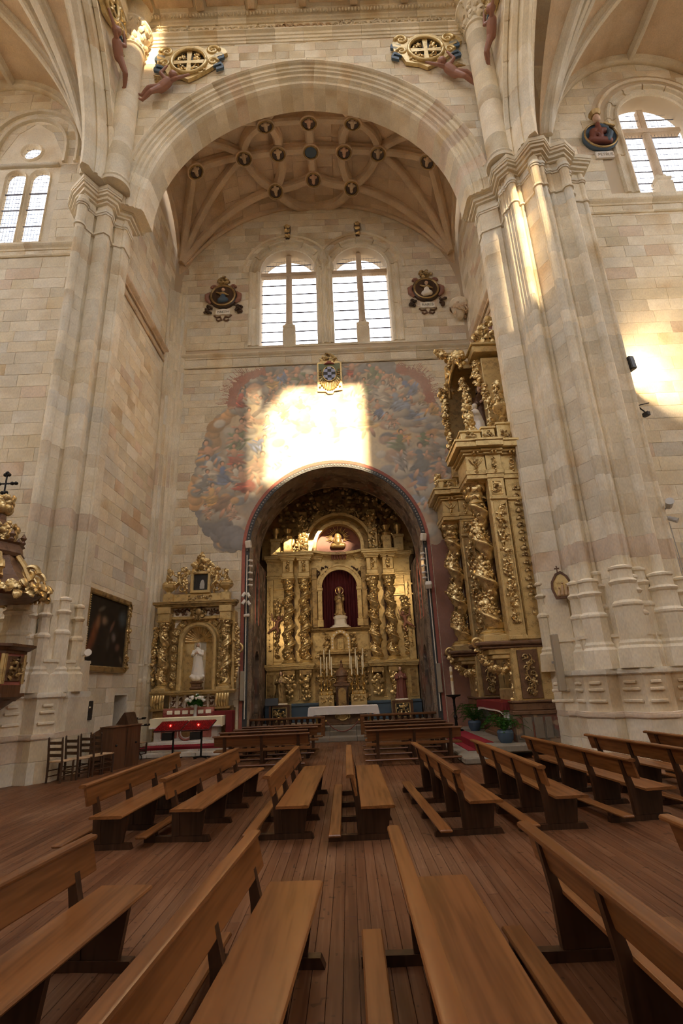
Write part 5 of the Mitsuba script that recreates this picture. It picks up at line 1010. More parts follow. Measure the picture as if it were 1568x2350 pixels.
for yn, yf, nm in ((YN0, 16.35, 'near'), (19.3, YF0 + .2, 'far')):
    yl = 15.46 if nm == 'near' else yf
    part(RR, 'socle', [box(4.45, yn + .05, .30, 6.4, yl, 1.02, .01)], 'mat_red_marble', label='coloured marble socle')
    if nm == 'near':
        for a, b in ((4.5, 4.62), (4.66, 4.9), (4.96, 5.2), (5.26, 5.44), (5.48, 5.6)): part(RR, 'marble_panel', box(a, yn + .02, .42, b, yn + .06, .95, .008), ['mat_red_marble', 'mat_step_stone', 'mat_brown_panel'][int((a * 10) % 3)])
    part(RR, 'base_moulding', [box(4.42, yn, 1.02, 6.4, yl, 1.12, .01), box(4.46, yn + .03, 1.12, 6.4, yl, 1.32, .02), box(4.42, yn - .01, 1.32, 6.4, yl, 1.38, .015)], 'mat_brown_panel')
    part(RR, 'pedestal', [box(4.58, yn + .08, 1.38, 6.4, yl - .02, 2.78), box(5.35, yl - .03, 1.7, 6.4, yf - .05, 2.78)], 'mat_gold_flat')
    part(RR, 'pedestal_strip', [box(4.60, yn + .04, 1.38, 4.74, yn + .1, 2.78, .01), box(5.34, yn + .04, 1.38, 5.72, yn + .1, 2.78, .01)], 'mat_gold_flat')
    k = part(RR, 'pedestal_panel', box(4.76, yn + .03, 1.42, 5.32, yn + .1, 2.72, .012), 'mat_brown_panel')
    part(k, 'vine_relief', [tube([(5.04 + .09 * math.sin(q * 9), yn + .0, 1.55 + q * 1.05) for q in np.linspace(0, 1, 40)], .022, 6)] + [scroll((5.04 + (.07 if i % 2 else -.07), yn + .0, 1.62 + i * .15), (1, 0, 0), (0, 0, 1), .085, 1.2, .02, 1 if i % 2 else -1, 16) for i in range(7)] + [carve(sbox(4.9, 1.5, 5.18, 2.62), yn + .02, .10, 150, 700, relief=.02)], 'mat_pale_gilt' if False else 'mat_gold_dark', 40)
    part(RR, 'ledge', [box(3.78, yn + .02, 2.78, 6.4, yf, 2.86, .02), box(3.70, yn - .05, 2.86, 6.4, yf, 2.98, .035)], 'mat_brown_panel')
    part(RR, 'column_plinth', [box(3.92, yn + .2, 2.98, 4.74, yn + 1.05, 3.18, .02)], 'mat_gold_flat')
    cyy = yn + .62
    twisted(RR, 4.33, cyy, 3.18, 7.95, .315, 3.4, 710 + int(yn), amp=.36, hand=-1, leaf_n=230)
    part(RR, 'back_pilaster', [box(4.75, cyy - .25, 2.98, 5.0, cyy + .5, 7.95, .02), box(4.66, cyy + .1, 2.98, 4.80, cyy + .32, 7.6, .02)], 'mat_brown_panel')
    part(RR, 'rear_capital', [carve(sbox(cyy + .1, 7.3, cyy + .45, 7.95), 0, .22, 110, 720 + int(yn), facing=(-1, 0, 0), mapf=lambda P_, d: fxm(P_, d, 4.68))], 'mat_gold_dark', 40)
    # flank with two pilasters
    for x0, x1, dy, rel in ((4.60, 5.10, .0, 1), (5.16, 5.76, .12, 2)):
        y = yn + dy
        part(RR, 'pilaster', [box(x0, y, 2.98, x1, y + .4, 7.92, .012)], 'mat_gold_flat')
        part(RR, 'pilaster_edge', [box(x0 + .02, y - .03, 3.25, x0 + .07, y, 7.15, .01), box(x1 - .07, y - .03, 3.25, x1 - .02, y, 7.15, .01), box(x0 - .02, y - .05, 3.0, x1 + .02, y, 3.12, .02), box(x0 - .03, y - .07, 7.20, x1 + .03, y, 7.30, .02)], 'mat_gold_flat')
        xc = (x0 + x1) / 2
        if rel == 1:
            part(RR, 'foliage_strip', [tube([(xc + .07 * math.sin(q * 26), y - .03, 3.5 + q * 3.5) for q in np.linspace(0, 1, 90)], .022, 6)] + [carve(sbox(xc - .11, 3.45, xc + .11, 7.05), y - .0, .13, 190, 730, relief=.05)], 'mat_gold', 40)
            part(RR, 'square_panel', [box(x0 + .08, y - .03, 7.38, x1 - .08, y, 7.42), box(x0 + .08, y - .03, 7.80, x1 - .08, y, 7.84), box(x0 + .08, y - .03, 7.38, x0 + .12, y, 7.84), box(x1 - .12, y - .03, 7.38, x1 - .08, y, 7.84), carve(sbox(x0 + .13, 7.44, x1 - .13, 7.78), y - .0, .13, 240, 731, relief=.03)], 'mat_gold', 40)
        else:
            for z in np.arange(4.3, 7.6, .235):
                part(RR, 'bell_flower', [leaves(A([(xc + q * .06, y - .03, z) for q in (-1, 0, 1)]), A([(q * .6, -1, .2) for q in (-1, 0, 1)]), .15, int(z * 10), up=(0, 0, -1)), ball((xc, y - .05, z + .05), .045, 1)], 'mat_gold_dark', 40)
            part(RR, 'tassel', [tube([(xc, y - .03, 4.2), (xc, y - .03, 3.8)], [.01, .03], 6), leaves(A([(xc, y - .03, 3.78)] * 3), A([(0, -1, 0)] * 3), .13, 5, up=(0, 0, -1))], 'mat_gold', 40)
    # entablature block with its returns
    for x0, x1, dy in ((3.98, 4.62, 0), (4.6, 5.12, -.05), (5.12, 5.78, .05)):
        y = yn + .02 + dy
        part(RR, 'architrave', [box(x0, y, 7.92, x1, yf - .1, 8.06, .01), box(x0 - .03, y - .03, 8.06, x1 + .03, yf - .1, 8.20, .01)], 'mat_gold_flat')
        part(RR, 'frieze', [box(x0 + .02, y + .02, 8.20, x1 - .02, yf - .1, 8.72)], 'mat_gold_flat')
        k = part(RR, 'cornice', [box(x0 - p, y - p, z0, x1 + min(p, .03), yf, z1, .012) for p, z0, z1 in ((.06, 8.72, 8.80), (.14, 8.80, 8.88), (.30, 8.90, 9.08), (.34, 9.08, 9.16))], 'mat_gold_flat')
        xc = (x0 + x1) / 2
        part(k, 'bracket', [scroll((xc - .06, y - .12, 8.74), (0, 1, 0), (0, 0, 1), .08, 1.1, .04), scroll((xc + .06, y - .12, 8.74), (0, 1, 0), (0, 0, 1), .08, 1.1, .04)], 'mat_gold', True)
        garland(k, [(xc, y - .02, 8.62), (xc, y - .03, 8.12)], .12, 24, 740 + int(xc * 10 + yn), name='frieze_drop')
    part(RR, 'swag', [tube([(4.1 + .42 * q, yn + .0, 8.60 - .22 * 4 * q * (1 - q)) for q in np.linspace(0, 1, 16)], .022, 6)], 'mat_gold', True)
    for x0, x1, dy, z1 in ((4.0, 4.66, .25, 9.72), (4.68, 5.1, .18, 9.80), (5.16, 5.70, .12, 9.90)):
        y = yn + dy
        k = part(RR, 'blocking_course', [box(x0, y, 9.16, x1, yf - .2, z1, .015), box(x0 - .04, y - .05, z1 - .08, x1 + .04, yf - .2, z1, .015)], 'mat_gold_flat')
        part(k, 'rosette', carve(Point((x0 + x1) / 2, 9.45).buffer(.16), y - .0, .13, 260, 750 + int(x0 * 10), relief=.04), 'mat_gold_dark', 40)
    # hanging carved arm under the ledge
    ph = np.linspace(0, 1, 14)
    garland(RR, np.stack([3.75 + .95 * ph, 0 * ph + yn + .35, 2.82 - .62 * np.sin(ph * math.pi * .8) ** .8], -1), .20, 110, 760 + int(yn), name='carved_arm')
    garland(RR, [(4.62, yn + .3, 2.5), (4.66, yn + .3, 1.9), (4.62, yn + .3, 1.2)], .19, 60, 765 + int(yn), name='carved_drop')
    part(RR, 'scroll_end', scroll((3.74, yn + .35, 2.95), (1, 0, 0), (0, 0, 1), .17, 1.4, .05), 'mat_gold', True)
    part(RR, 'under_ledge', [box(4.0, yn + .12, 2.62, 4.7, yf - .2, 2.78, .02), box(4.1, yn + .15, 2.5, 4.7, yf - .2, 2.62, .02)], 'mat_gold_flat')
garland(RR, [(5.86, YN0 + .1, z) for z in np.linspace(3.0, 1.9, 6)], .17, 60, 770, name='side_foliage')
# recessed middle
part(RR, 'middle_wall', [box(5.55, 16.2, 2.5, 5.75, 19.5, 8.1)], 'mat_red_panel')
part(RR, 'middle_frame', [box(5.40, 16.3, 2.98, 5.56, 16.6, 7.9, .02), box(5.40, 19.0, 2.98, 5.56, 19.3, 7.9, .02), box(5.36, 16.3, 7.6, 5.56, 19.3, 7.9, .02), box(5.45, 16.9, 3.3, 5.58, 17.1, 7.5, .02), box(5.45, 18.5, 3.3, 5.58, 18.7, 7.5, .02)], 'mat_gold_flat')
part(RR, 'lower_niche', [box(5.5, 16.3, .30, 5.7, 19.4, 2.6), box(5.42, 16.5, .9, 5.52, 16.7, 2.5, .02), box(5.42, 18.9, .9, 5.52, 19.1, 2.5, .02)], 'mat_gold_dark')
part(RR, 'middle_entablature', [box(5.1, 16.2, 7.92, 5.75, 19.5, 8.72), box(4.9, 16.2, 8.80, 5.75, 19.5, 9.16, .02), box(5.2, 16.2, 9.16, 6.4, 19.5, 9.9, .02)], 'mat_gold_flat')
# attic aedicule with its sculpture
part(RR, 'attic_pier', [box(5.35, 16.35, 9.85, 6.3, 16.75, 13.2, .02), box(5.28, 16.28, 9.85, 6.3, 16.75, 10.1, .02)], 'mat_gold_flat')
part(RR, 'attic_pier', [box(4.45, 19.05, 9.6, 6.3, 19.2, 13.3, .01)], 'mat_gold_dark')
part(RR, 'attic_back', box(6.2, 16.5, 9.85, 6.4, 19.2, 13.6), 'mat_brown_panel')
part(RR, 'attic_roof', [box(5.05, 16.2, 13.35, 6.4, 16.95, 13.62, .02), box(4.98, 16.12, 13.62, 6.4, 17.0, 13.72, .02)], 'mat_gold_flat')
q = np.linspace(0, math.pi, 18); part(RR, 'attic_canopy', loft([[(x, 17.95 + 1.1 * math.cos(a), 13.1 + .75 * math.sin(a)) for a in q] for x in (4.75, 4.75, 6.3)], False, False), 'mat_gold_dark', 30)
part(RR, 'canopy_edge', [tube([(4.72, 17.95 + 1.12 * math.cos(a), 13.1 + .78 * math.sin(a)) for a in q], .09, 8)], 'mat_gold', True)
garland(RR, [(4.75, 17.95 + 1.15 * math.cos(a), 13.3 + .85 * math.sin(a)) for a in np.linspace(.1, 3.0, 10)], .38, 110, 780, name='front_crest')
garland(RR, [(4.75, 17.9, 14.1), (4.4, 17.9, 14.45), (4.1, 17.9, 14.6)], .32, 50, 781, name='crest_spray')
crest = Polygon([(5.2, 13.72), (6.35, 13.72), (6.45, 14.1), (6.3, 14.5), (6.05, 14.85), (5.9, 15.05), (5.75, 14.85), (5.5, 14.6), (5.3, 14.2)])
part(RR, 'side_crest', [extr_xz(crest.buffer(-.12), 16.5, 16.7), carve(crest, 16.5, .28, 95, 782, relief=.14)], 'mat_gold', 40)
k = part(RR, 'crest_heart', mv(ball((0, 0, 0), (.24, .1, .24), 2), (5.95, 16.4, 14.35)), 'mat_red_panel', True, label='dark red boss with a pale cross')
part(k, 'cross', [box(5.94, 16.28, 14.18, 5.965, 16.31, 14.53), box(5.80, 16.28, 14.36, 6.10, 16.31, 14.385)], 'mat_white_paint')
for sgn, pts_, s_ in ((0, [(4.42, 18.9, 13.4), (4.4, 18.8, 12.6), (4.42, 18.9, 11.8), (4.45, 18.8, 10.6)], .30), (1, [(5.2, 16.5, 13.2), (5.1, 16.5, 12.6), (5.3, 16.4, 12.0), (5.45, 16.4, 11.4), (5.4, 16.4, 10.3)], .26), (2, [(4.5, 15.9, 9.8), (4.5, 15.9, 10.4), (4.45, 15.9, 10.9)], .30), (3, [(4.85, 17.3, 12.9), (4.9, 17.2, 12.0), (4.9, 17.1, 11.2)], .28)):
    garland(RR, pts_, s_, 70, 785 + sgn, name='attic_foliage')
part(RR, 'attic_vase', [lathe([(.10, 9.9), (.07, 10.05), (.14, 10.2), (.08, 10.3), (.26, 10.5), (.30, 10.62), (.22, 10.7), (0, 10.75)], 16, (5.52, 15.5))], 'mat_gold', 30)
garland(RR, [(5.35, 15.5, 10.7), (5.7, 15.5, 10.7)], .22, 26, 790, name='vase_fruit')
garland(RR, [(5.5, 15.6, 10.9), (5.5, 15.6, 11.6)], .26, 30, 791, name='vase_spray')
garland(RR, [(4.1, 20.3, 9.7), (4.1, 20.3, 10.2)], .26, 26, 793, name='far_spray'); garland(RR, [(4.5, 19.9, 9.2), (4.9, 19.5, 9.9)], .28, 50, 794, name='far_bracket')
SG = thing('attic_sculpture', 'dark niche sculpture of a robed saint with a kneeling figure high on the right retable', 'sculpture')
robed(SG, (5.55, 17.6, 10.1), 2.7, ('mat_brown_panel', 'mat_pale_flesh'), 9, fold=.16)
part(SG, 'kneeling_figure', body([[((5.05, 16.75, 10.15), .30), ((5.1, 16.85, 10.75), .22)], [((5.1, 16.85, 10.75), .22), ((5.0, 16.75, 11.15), .16)], [((5.0, 16.75, 11.38), .11), ((5.0, 16.72, 11.42), .10)], [((5.05, 16.65, 11.05), .09), ((4.65, 16.6, 11.15), .06)], [((5.25, 17.1, 10.1), .24), ((5.4, 17.2, 10.5), .18)]], .06, 5), 'mat_marble', True)
part(SG, 'red_mantle', body([[((5.35, 16.6, 10.0), .16), ((5.1, 16.55, 10.05), .13)]], .06, 3), 'mat_red_panel', True)
# altar of the side retable
SA = thing('side_altar', 'carved brown wooden altar table of the right retable', 'altar')
part(SA, 'body', [loft([[(4.46, 15.85, .42), (5.4, 15.85, .42), (5.4, 18.1, .42), (4.46, 18.1, .42)], [(4.58, 15.95, .85), (5.4, 15.95, .85), (5.4, 18.0, .85), (4.58, 18.0, .85)], [(4.32, 15.62, 1.30), (5.4, 15.62, 1.30), (5.4, 18.3, 1.30), (4.32, 18.3, 1.30)]]), box(4.36, 15.78, .34, 5.4, 18.2, .44, .02)], 'mat_brown_panel')
part(SA, 'cartouche', [tube([(4.50, 16.9 + .22 * math.cos(q), .88 + .26 * math.sin(q)) for q in np.linspace(0, 2 * math.pi, 20)], .035, 6)], 'mat_gold_dark', True)
part(SA, 'altar_step', [box(4.95, 15.95, 1.30, 5.4, 18.1, 1.66, .02), carve(sbox(5.0, 1.38, 5.38, 1.60), 15.94, .12, 110, 796, relief=.02)], 'mat_gold_flat')
k = thing('side_altar_cloth', 'dark red altar cover with a white cloth hanging beneath it', 'altar cloth')
part(k, 'white_cloth', skirt(4.28, 5.0, 15.56, 18.35, 1.315, .24, amp=.008, corner=.06), 'mat_white_cloth', 50); q_ = np.linspace(0, 1, 40); part(k, 'hanging_end', loft([[(4.30 + .6 * a - .05 * (1 - z_) , 15.50 - .03 * math.sin(a * 30) * (1 - z_) * 1.2, .62 + .66 * z_ + (.18 * a * (1 - z_))) for a in q_] for z_ in np.linspace(0, 1, 8)], False, False), 'mat_white_cloth', True); part(k, 'red_cover', skirt(4.25, 5.0, 15.47, 18.4, 1.335, .20, amp=.012, corner=.05), 'mat_red_cloth', 50)
for i, (x, y) in enumerate(((5.03, 16.1), (5.2, 16.12), (5.12, 16.45), (5.25, 16.75))): candlestick(x, y, 1.66, .75, .35, ('nearest', 'second', 'third', 'farthest')[i] + ' slim brass candlestick in the dark recess of the right altar', 'candlesticks of the right altar')
k = thing('paschal_candle', 'tall decorated candle on a black iron stand left of the right altar', 'candle')
px_, py_ = 3.6, 19.0
part(k, 'stand', lathe([(.24, .34), (.22, .39), (.06, .45), (.04, .7), (.07, .78), (.04, .86), (.04, 1.35), (.08, 1.42), (.24, 1.46), (.25, 1.50), (.05, 1.51)], 14, (px_, py_)), 'mat_iron', 30); part(k, 'candle', lathe([(.05, 1.5), (.05, 2.42), (.01, 2.45)], 12, (px_, py_)), 'mat_candle', 30)
part(k, 'painted_band', [lathe([(.052, z), (.052, z + .12)], 12, (px_, py_)) for z in (1.95, 2.15)], 'mat_gold_flat', 30)
for x, y, s, lb in ((4.16, 15.16, 1.15, 'green fern in a blue glazed pot in front of the marble socle'), (4.2, 18.9, 1.25, 'green fern at the far end of the red covered altar')):
    k = thing('potted_fern', lb, 'potted plant'); r_ = np.random.default_rng(int(x * 100)); zb_ = .34
    part(k, 'pot', lathe([(.14, 0), (.20, .1), (.22, .26), (.19, .32), (.17, .31), (.16, .27), (0, .27)], 16, (x, y), zb_), 'mat_polychrome_blue', 30)
    for f in range(34):
        a = r_.uniform(0, 6.28); L_ = r_.uniform(.35, .62) * s; up = r_.uniform(.15, .55) * s; t = np.linspace(0, 1, 9)
        st = np.stack([x + math.cos(a) * L_ * t, y + math.sin(a) * L_ * t, zb_ + .3 + up * np.sin(t * 2.3) * .9 - .12 * t * t], -1); ms = [tube(st, .005, 4)]
        P_, N_ = [], []
        v_, f_ = [], []
        for i in range(1, 9):
            dirv = st[i] - st[i - 1]; dirv /= np.linalg.norm(dirv); sd_ = np.cross(dirv, [0, 0, 1]); sd_ /= np.linalg.norm(sd_) + 1e-6
            for sg in (-1, 1):
                l = .11 * s * math.sin(math.pi * (i / 9.5) * .9 + .25); b0 = len(v_); v_ += [st[i] - dirv * .016, st[i] + sd_ * sg * l * .6 + dirv * .03, st[i] + sd_ * sg * l + dirv * .02 - A([0, 0, .02]), st[i] + dirv * .02]; f_ += [(b0, b0 + 1, b0 + 3), (b0 + 1, b0 + 2, b0 + 3)]
        part(k, 'frond', cat(ms + [TM(v_, f_)]), 'mat_leaf')
# ---------------------------------------------------------------- small gilded retable with the white statue, left of the chapel
FRT = thing('statue_retable', 'small gilded retable holding a white statue on the left of the chapel arch', 'altarpiece')
yf = 20.42; sx = -5.74
part(FRT, 'back_panel', [extr_xz(sbox(-6.72, 1.95, -4.76, 4.95).difference(arch_poly(sx, .56, 3.78, 2.0)), yf + .1, yf + .2)], 'mat_gold_flat')
t = np.linspace(0, math.pi, 20)
part(FRT, 'niche', loft([[(sx + .56 * math.cos(a), yf + .12 + .30 * math.sin(a), z) for a in t] for z in (2.0, 3.78)], False, False), 'mat_gold_flat', True)
sh = []
for i in range(17):
    a = math.pi * i / 16; p0 = A([sx, yf + .38, 3.80]); p1 = A([sx + .55 * math.cos(a), yf + .14, 3.80 + .55 * math.sin(a)]); sh.append(tube([p0, (p0 + p1) / 2 + A([0, .05, 0]), p1], [.015, .035, .06], 6))
part(FRT, 'shell', sh, 'mat_gold', True); part(FRT, 'shell_ground', loft([[(sx + r_ * .56 * math.cos(a), yf + .42 - .28 * r_ ** 2, 3.78 + r_ * .56 * math.sin(a)) for a in t] for r_ in (1, .75, .5, .25, .01)], False, False), 'mat_gold_dark', True)
part(FRT, 'niche_shelf', [box(sx - .58, yf - .02, 1.95, sx + .58, yf + .42, 2.02)], 'mat_gold_dark')
fr = np.vstack([[(sx + .57, 2.0), (sx + .57, 2.9)], arcpts((sx, 3.78), .57, 0, math.pi, 26), [(sx - .57, 2.9), (sx - .57, 2.0)]])[::-1]
part(FRT, 'niche_frame', sweep_xz(fr, [(0, .1), (0, -.08), (.06, -.12), (.15, -.12), (.19, -.06), (.19, .1)], yf + .06), 'mat_gold_flat', 30)
for z in np.arange(2.22, 3.9, .33):
    for s in (-1, 1):
        x = sx + s * .90; k = part(FRT, 'rosette_panel', [box(x - .12, yf + .02, z - .15, x + .12, yf + .11, z + .15, .015)], 'mat_gold_dark'); part(k, 'rosette', [tube([(x + .09 * math.cos(q), yf + .01, z + .10 * math.sin(q)) for q in np.linspace(0, 6.28, 14)], .014, 5), carve(Point(x, z).buffer(.09), yf + .02, .09, 500, int(z * 100) + s, relief=.015)], 'mat_gold_flat', 30)
for a in np.linspace(.35, math.pi - .35, 6):
    x, z = sx + .92 * math.cos(a), 3.86 + .84 * math.sin(a); k = part(FRT, 'rosette_panel', [mv(box(-.15, .02, -.12, .15, .11, .12, .015), (x, yf, z), ry=math.pi / 2 - a)], 'mat_gold_dark'); part(k, 'rosette', [carve(Point(x, z).buffer(.11), yf + .02, .1, 420, int(a * 100), relief=.015)], 'mat_gold_flat', 30)
part(FRT, 'pale_ground', extr_xz(sbox(-6.7, 3.9, -4.78, 4.75).difference(Point(sx, 3.86).buffer(1.02)), yf + .06, yf + .1), 'mat_white_paint')
for x, s in ((-6.98, -1), (-4.62, 1)):
    part(FRT, 'column_backing', box(x - .3, yf + .05, 1.95, x + .3, yf + .3, 4.75, .01), 'mat_gold_dark')
    part(FRT, 'column_plinth', box(x - .26, yf - .5, 2.0, x + .26, yf + .1, 2.1, .015), 'mat_gold_flat')
    twisted(FRT, x, yf - .22, 2.1, 4.55, .19, 2.6, 810 + s, amp=.25, hand=s, leaf_n=190)
    part(FRT, 'entablature_block', [box(x - .22, yf - .44, 4.55, x + .22, yf + .1, 4.85, .02), box(x - .25, yf - .48, 4.82, x + .25, yf + .1, 5.08, .02)], 'mat_gold_flat')
    garland(FRT, [(x + s * .36, yf - .02, 4.4), (x + s * .42, yf - .06, 3.6), (x + s * .36, yf - .02, 2.2)], .19, 70, 820 + s, name='side_foliage')
    part(FRT, 'side_scroll', scroll((x + s * .44, yf, 3.45), (0, 0, 1), (1, 0, 0), .2, 1.3, .05, s), 'mat_gold', True)
    k = part(FRT, 'console', [box(x - .28, yf - .45, 1.32, x + .28, yf + .3, 1.42, .02), box(x - .22, yf - .3, .9, x + .22, yf + .3, 1.32, .02)], 'mat_gold_dark')
    part(k, 'flute', [tube([(x + q * .1, yf - .48, 1.86), (x + q * .1, yf - .54, 1.6), (x + q * .09, yf - .40, 1.40)], [.055, .06, .04], 8) for q in (-2, -1, 0, 1, 2)], 'mat_gold', True)
    k = part(FRT, 'urn', [box(x + -s * .05 - .18, yf - .3, 5.3, x - s * .05 + .18, yf, 5.62, .02), lathe([(.12, 5.62), (.09, 5.7), (.26, 5.85), (.28, 5.95), (.2, 6.0), (0, 6.0)], 16, (x - s * .05, yf - .15))], 'mat_gold_flat', 30)
    garland(k, [(x - s * .05 - .2, yf - .2, 6.02), (x - s * .05 + .2, yf - .2, 6.02)], .19, 40, 830 + s, name='flowers'); garland(k, [(x - s * .05, yf - .2, 6.0), (x - s * .05, yf - .2, 6.55)], .17, 34, 833 + s, name='flowers')
    m = -s; cx0 = x + m * .42
    cherub(FRT, {'head': (cx0, yf - .22, 6.42), 'chest': (cx0 + m * .02, yf - .2, 6.27), 'hip': (cx0 + m * .03, yf - .2, 6.08), 'elbow1': (cx0 - m * .17, yf - .26, 6.36), 'hand1': (cx0 - m * .22, yf - .26, 6.5), 'elbow2': (cx0 + m * .16, yf - .28, 6.28), 'hand2': (cx0 + m * .24, yf - .28, 6.4), 'knee1': (cx0 - m * .12, yf - .3, 5.95), 'foot1': (cx0 - m * .08, yf - .22, 5.76), 'knee2': (cx0 + m * .14, yf - .3, 5.95), 'foot2': (cx0 + m * .12, yf - .22, 5.76)}, 'mat_gold', .62)
    garland(FRT, [(sx + s * .52, yf - .1, 5.7), (sx + s * .62, yf - .12, 6.1), (sx + s * .50, yf - .1, 6.5), (sx + s * .74, yf - .1, 6.62)], .18, 70, 840 + s, name='frame_foliage')
    for zc, R_ in ((5.85, .22), (6.25, .16)): part(FRT, 'attic_scroll', scroll((sx + s * .72, yf - .08, zc), (1, 0, 0), (0, 0, 1), R_, 1.4, .045, s), 'mat_gold', True)
part(FRT, 'architrave', [box(-6.76, yf - .12, 4.62, -4.84, yf + .15, 4.74, .015)], 'mat_gold_flat')
part(FRT, 'frieze', [box(-6.76, yf - .06, 4.74, -4.84, yf + .15, 5.05)], 'mat_white_paint'); part(FRT, 'frieze_scrolls', [carve(sbox(a, 4.78, b, 5.01), yf - .06, .12, 150, 845 + i, relief=.015) for i, (a, b) in enumerate(((-6.7, -6.0), (-5.45, -4.9)))], 'mat_brown_panel', 30)
part(FRT, 'cartouche', [carve(Point(sx + .02, 4.9).buffer(.3), yf - .1, .2, 160, 848, relief=.1), ball((sx + .02, yf - .22, 4.9), (.13, .06, .16), 2)], 'mat_gold_dark', 40)
part(FRT, 'cornice', moulding_box(-7.32, -4.28, yf - .36, 5.06, 5.28, .12, CORN), 'mat_gold_dark')
part(FRT, 'attic_base', [box(-6.75, yf - .1, 5.28, -4.8, yf + .2, 5.62, .02)], 'mat_gold_flat'); part(FRT, 'base_ornament', [carve(sbox(-6.2, 5.4, -5.25, 5.52), yf - .1, .12, 160, 849, relief=.02)], 'mat_gold_dark', 40)
k = part(FRT, 'picture_frame', [box(-6.10, yf - .2, 5.62, -5.98, yf, 6.5, .02), box(-5.42, yf - .2, 5.62, -5.30, yf, 6.5, .02), box(-6.10, yf - .2, 5.62, -5.30, yf, 5.74, .02), box(-6.10, yf - .2, 6.38, -5.30, yf, 6.5, .02)], 'mat_gold_flat')
part(k, 'canvas', box(-5.98, yf - .1, 5.74, -5.42, yf - .05, 6.38), 'mat_black')
part(k, 'painted_figure', [extr_xz(Polygon([(-5.74, 5.80), (-5.56, 5.80), (-5.55, 6.0), (-5.60, 6.16), (-5.68, 6.16), (-5.74, 6.0)]), yf - .103, yf - .1)], 'mat_grey_metal')
part(FRT, 'crest', [carve(Polygon([(-6.1, 6.5), (-5.3, 6.5), (-5.28, 6.75), (-5.5, 6.95), (-5.7, 7.15), (-5.9, 6.95), (-6.12, 6.75)]), yf - .06, .26, 150, 850, relief=.14)] + [tube([(-5.7, yf - .08, 6.65), (-5.7 + .42 * math.cos(a), yf - .08, 6.65 + .48 * math.sin(a))], [.03, .012], 5) for a in np.linspace(.4, 2.75, 11)], 'mat_gold', 40)
part(FRT, 'ledge', moulding_box(-7.25, -4.22, yf - .46, 1.86, 2.0, .06, CORN), 'mat_gold_flat')
part(FRT, 'base_panel', [box(-6.7, yf - .1, 1.38, -4.9, yf + .3, 1.86)], 'mat_gold_dark')
for i, x in enumerate(np.linspace(-6.52, -5.08, 6)): part(FRT, 'inlay_panel', [box(x - .085, yf - .13, 1.44, x + .085, yf - .1, 1.8, .008), box(x - .14, yf - .12, 1.40, x - .105, yf - .1, 1.84), box(x + .105, yf - .12, 1.40, x + .14, yf - .1, 1.84)], 'mat_white_paint' if i % 1 == 0 else 'mat_gold'); 
for i, x in enumerate(np.linspace(-6.52, -5.08, 6)): part(FRT, 'inlay_scrolls', carve(sbox(x - .07, 1.46, x + .07, 1.78), yf - .13, .08, 260, 855 + i, relief=.008), 'mat_brown_panel', 30)
part(FRT, 'gradine', [box(-6.75, yf - .5, 1.12, -4.9, yf, 1.40, .02)], 'mat_red_band'); part(FRT, 'gradine_panel', [box(x - .1, yf - .52, 1.2, x + .1, yf - .5, 1.33, .006) for x in np.linspace(-6.5, -5.1, 6)], 'mat_white_paint')
part(FRT, 'lower_body', [box(-7.2, yf - .2, .2, -4.3, yf + .4, 1.34)], 'mat_gold_dark'); part(FRT, 'side_board', [box(-4.42, yf - .05, 1.9, -4.30, yf + .42, 4.9, .01)], 'mat_gold_flat')
k = thing('white_statue', 'white robed praying statue standing on a cloud in the small gilded niche', 'statue')
robed(k, (sx, yf + .10, 2.52), 1.22, ('mat_white_paint', 'mat_pale_flesh'), 1, fold=.07, hood=True)
part(k, 'cloud', [ball((sx + dx, yf + .08 + dy, 2.46 + dz), r_, 2) for dx, dy, dz, r_ in ((0, 0, 0, .17), (-.14, -.03, .02, .12), (.14, -.02, .02, .12), (.05, -.1, -.03, .12), (-.07, -.1, -.02, .12), (.22, 0, .03, .07), (-.22, 0, .03, .07))], 'mat_white_paint', True)
part(k, 'pedestal', [box(sx - .22, yf - .08, 2.02, sx + .22, yf + .28, 2.12, .03), box(sx - .17, yf - .04, 2.12, sx + .17, yf + .24, 2.24, .02), box(sx - .22, yf - .07, 2.24, sx + .22, yf + .27, 2.32, .03)], 'mat_brown_panel')
# its altar, steps and cloths
SAL = thing('marble_altar', 'pale marble altar with pink panels below the white statue', 'altar')
part(SAL, 'body', [box(-6.95, 19.2, .26, -4.45, 19.9, .36, .02), box(-6.8, 19.28, .36, -4.6, 19.9, .98, .01), box(-6.95, 19.16, .98, -4.42, 19.95, 1.1, .02)], 'mat_marble')
part(SAL, 'pink_panel', [box(-6.55, 19.26, .46, -6.0, 19.29, .82, .01), box(-5.35, 19.26, .46, -4.8, 19.29, .82, .01)], 'mat_red_band'); part(SAL, 'medallion', [tube([(-5.68 + .24 * math.cos(q), 19.26, .62 + .22 * math.sin(q)) for q in np.linspace(0, 6.28, 24)], .035, 6)], 'mat_red_band', True); part(SAL, 'emblem', ball((-5.68, 19.28, .62), (.17, .03, .15), 2), 'mat_gold_dark', True)
k = thing('cream_altar_cloth', 'cream cloth with a white hem hanging from the altar under the white statue', 'altar cloth')
part(k, 'cloth', skirt(-6.92, -4.42, 19.14, 19.9, 1.115, .30, amp=.006, corner=.02), 'mat_cream_cloth', 50); part(k, 'hem', box(-6.9, 19.11, .80, -4.44, 19.13, .845), 'mat_white_cloth')
k = thing('red_altar_cover', 'dark red cloth behind the cream altar cloth', 'altar cloth'); part(k, 'cloth', [box(-6.75, 19.92, 1.1, -4.15, 20.0, 1.27, .01), box(-4.38, 19.5, .55, -4.15, 20.0, 1.27, .02)], 'mat_red_cloth')
struct('floor_step', 'stone steps below the marble altar')
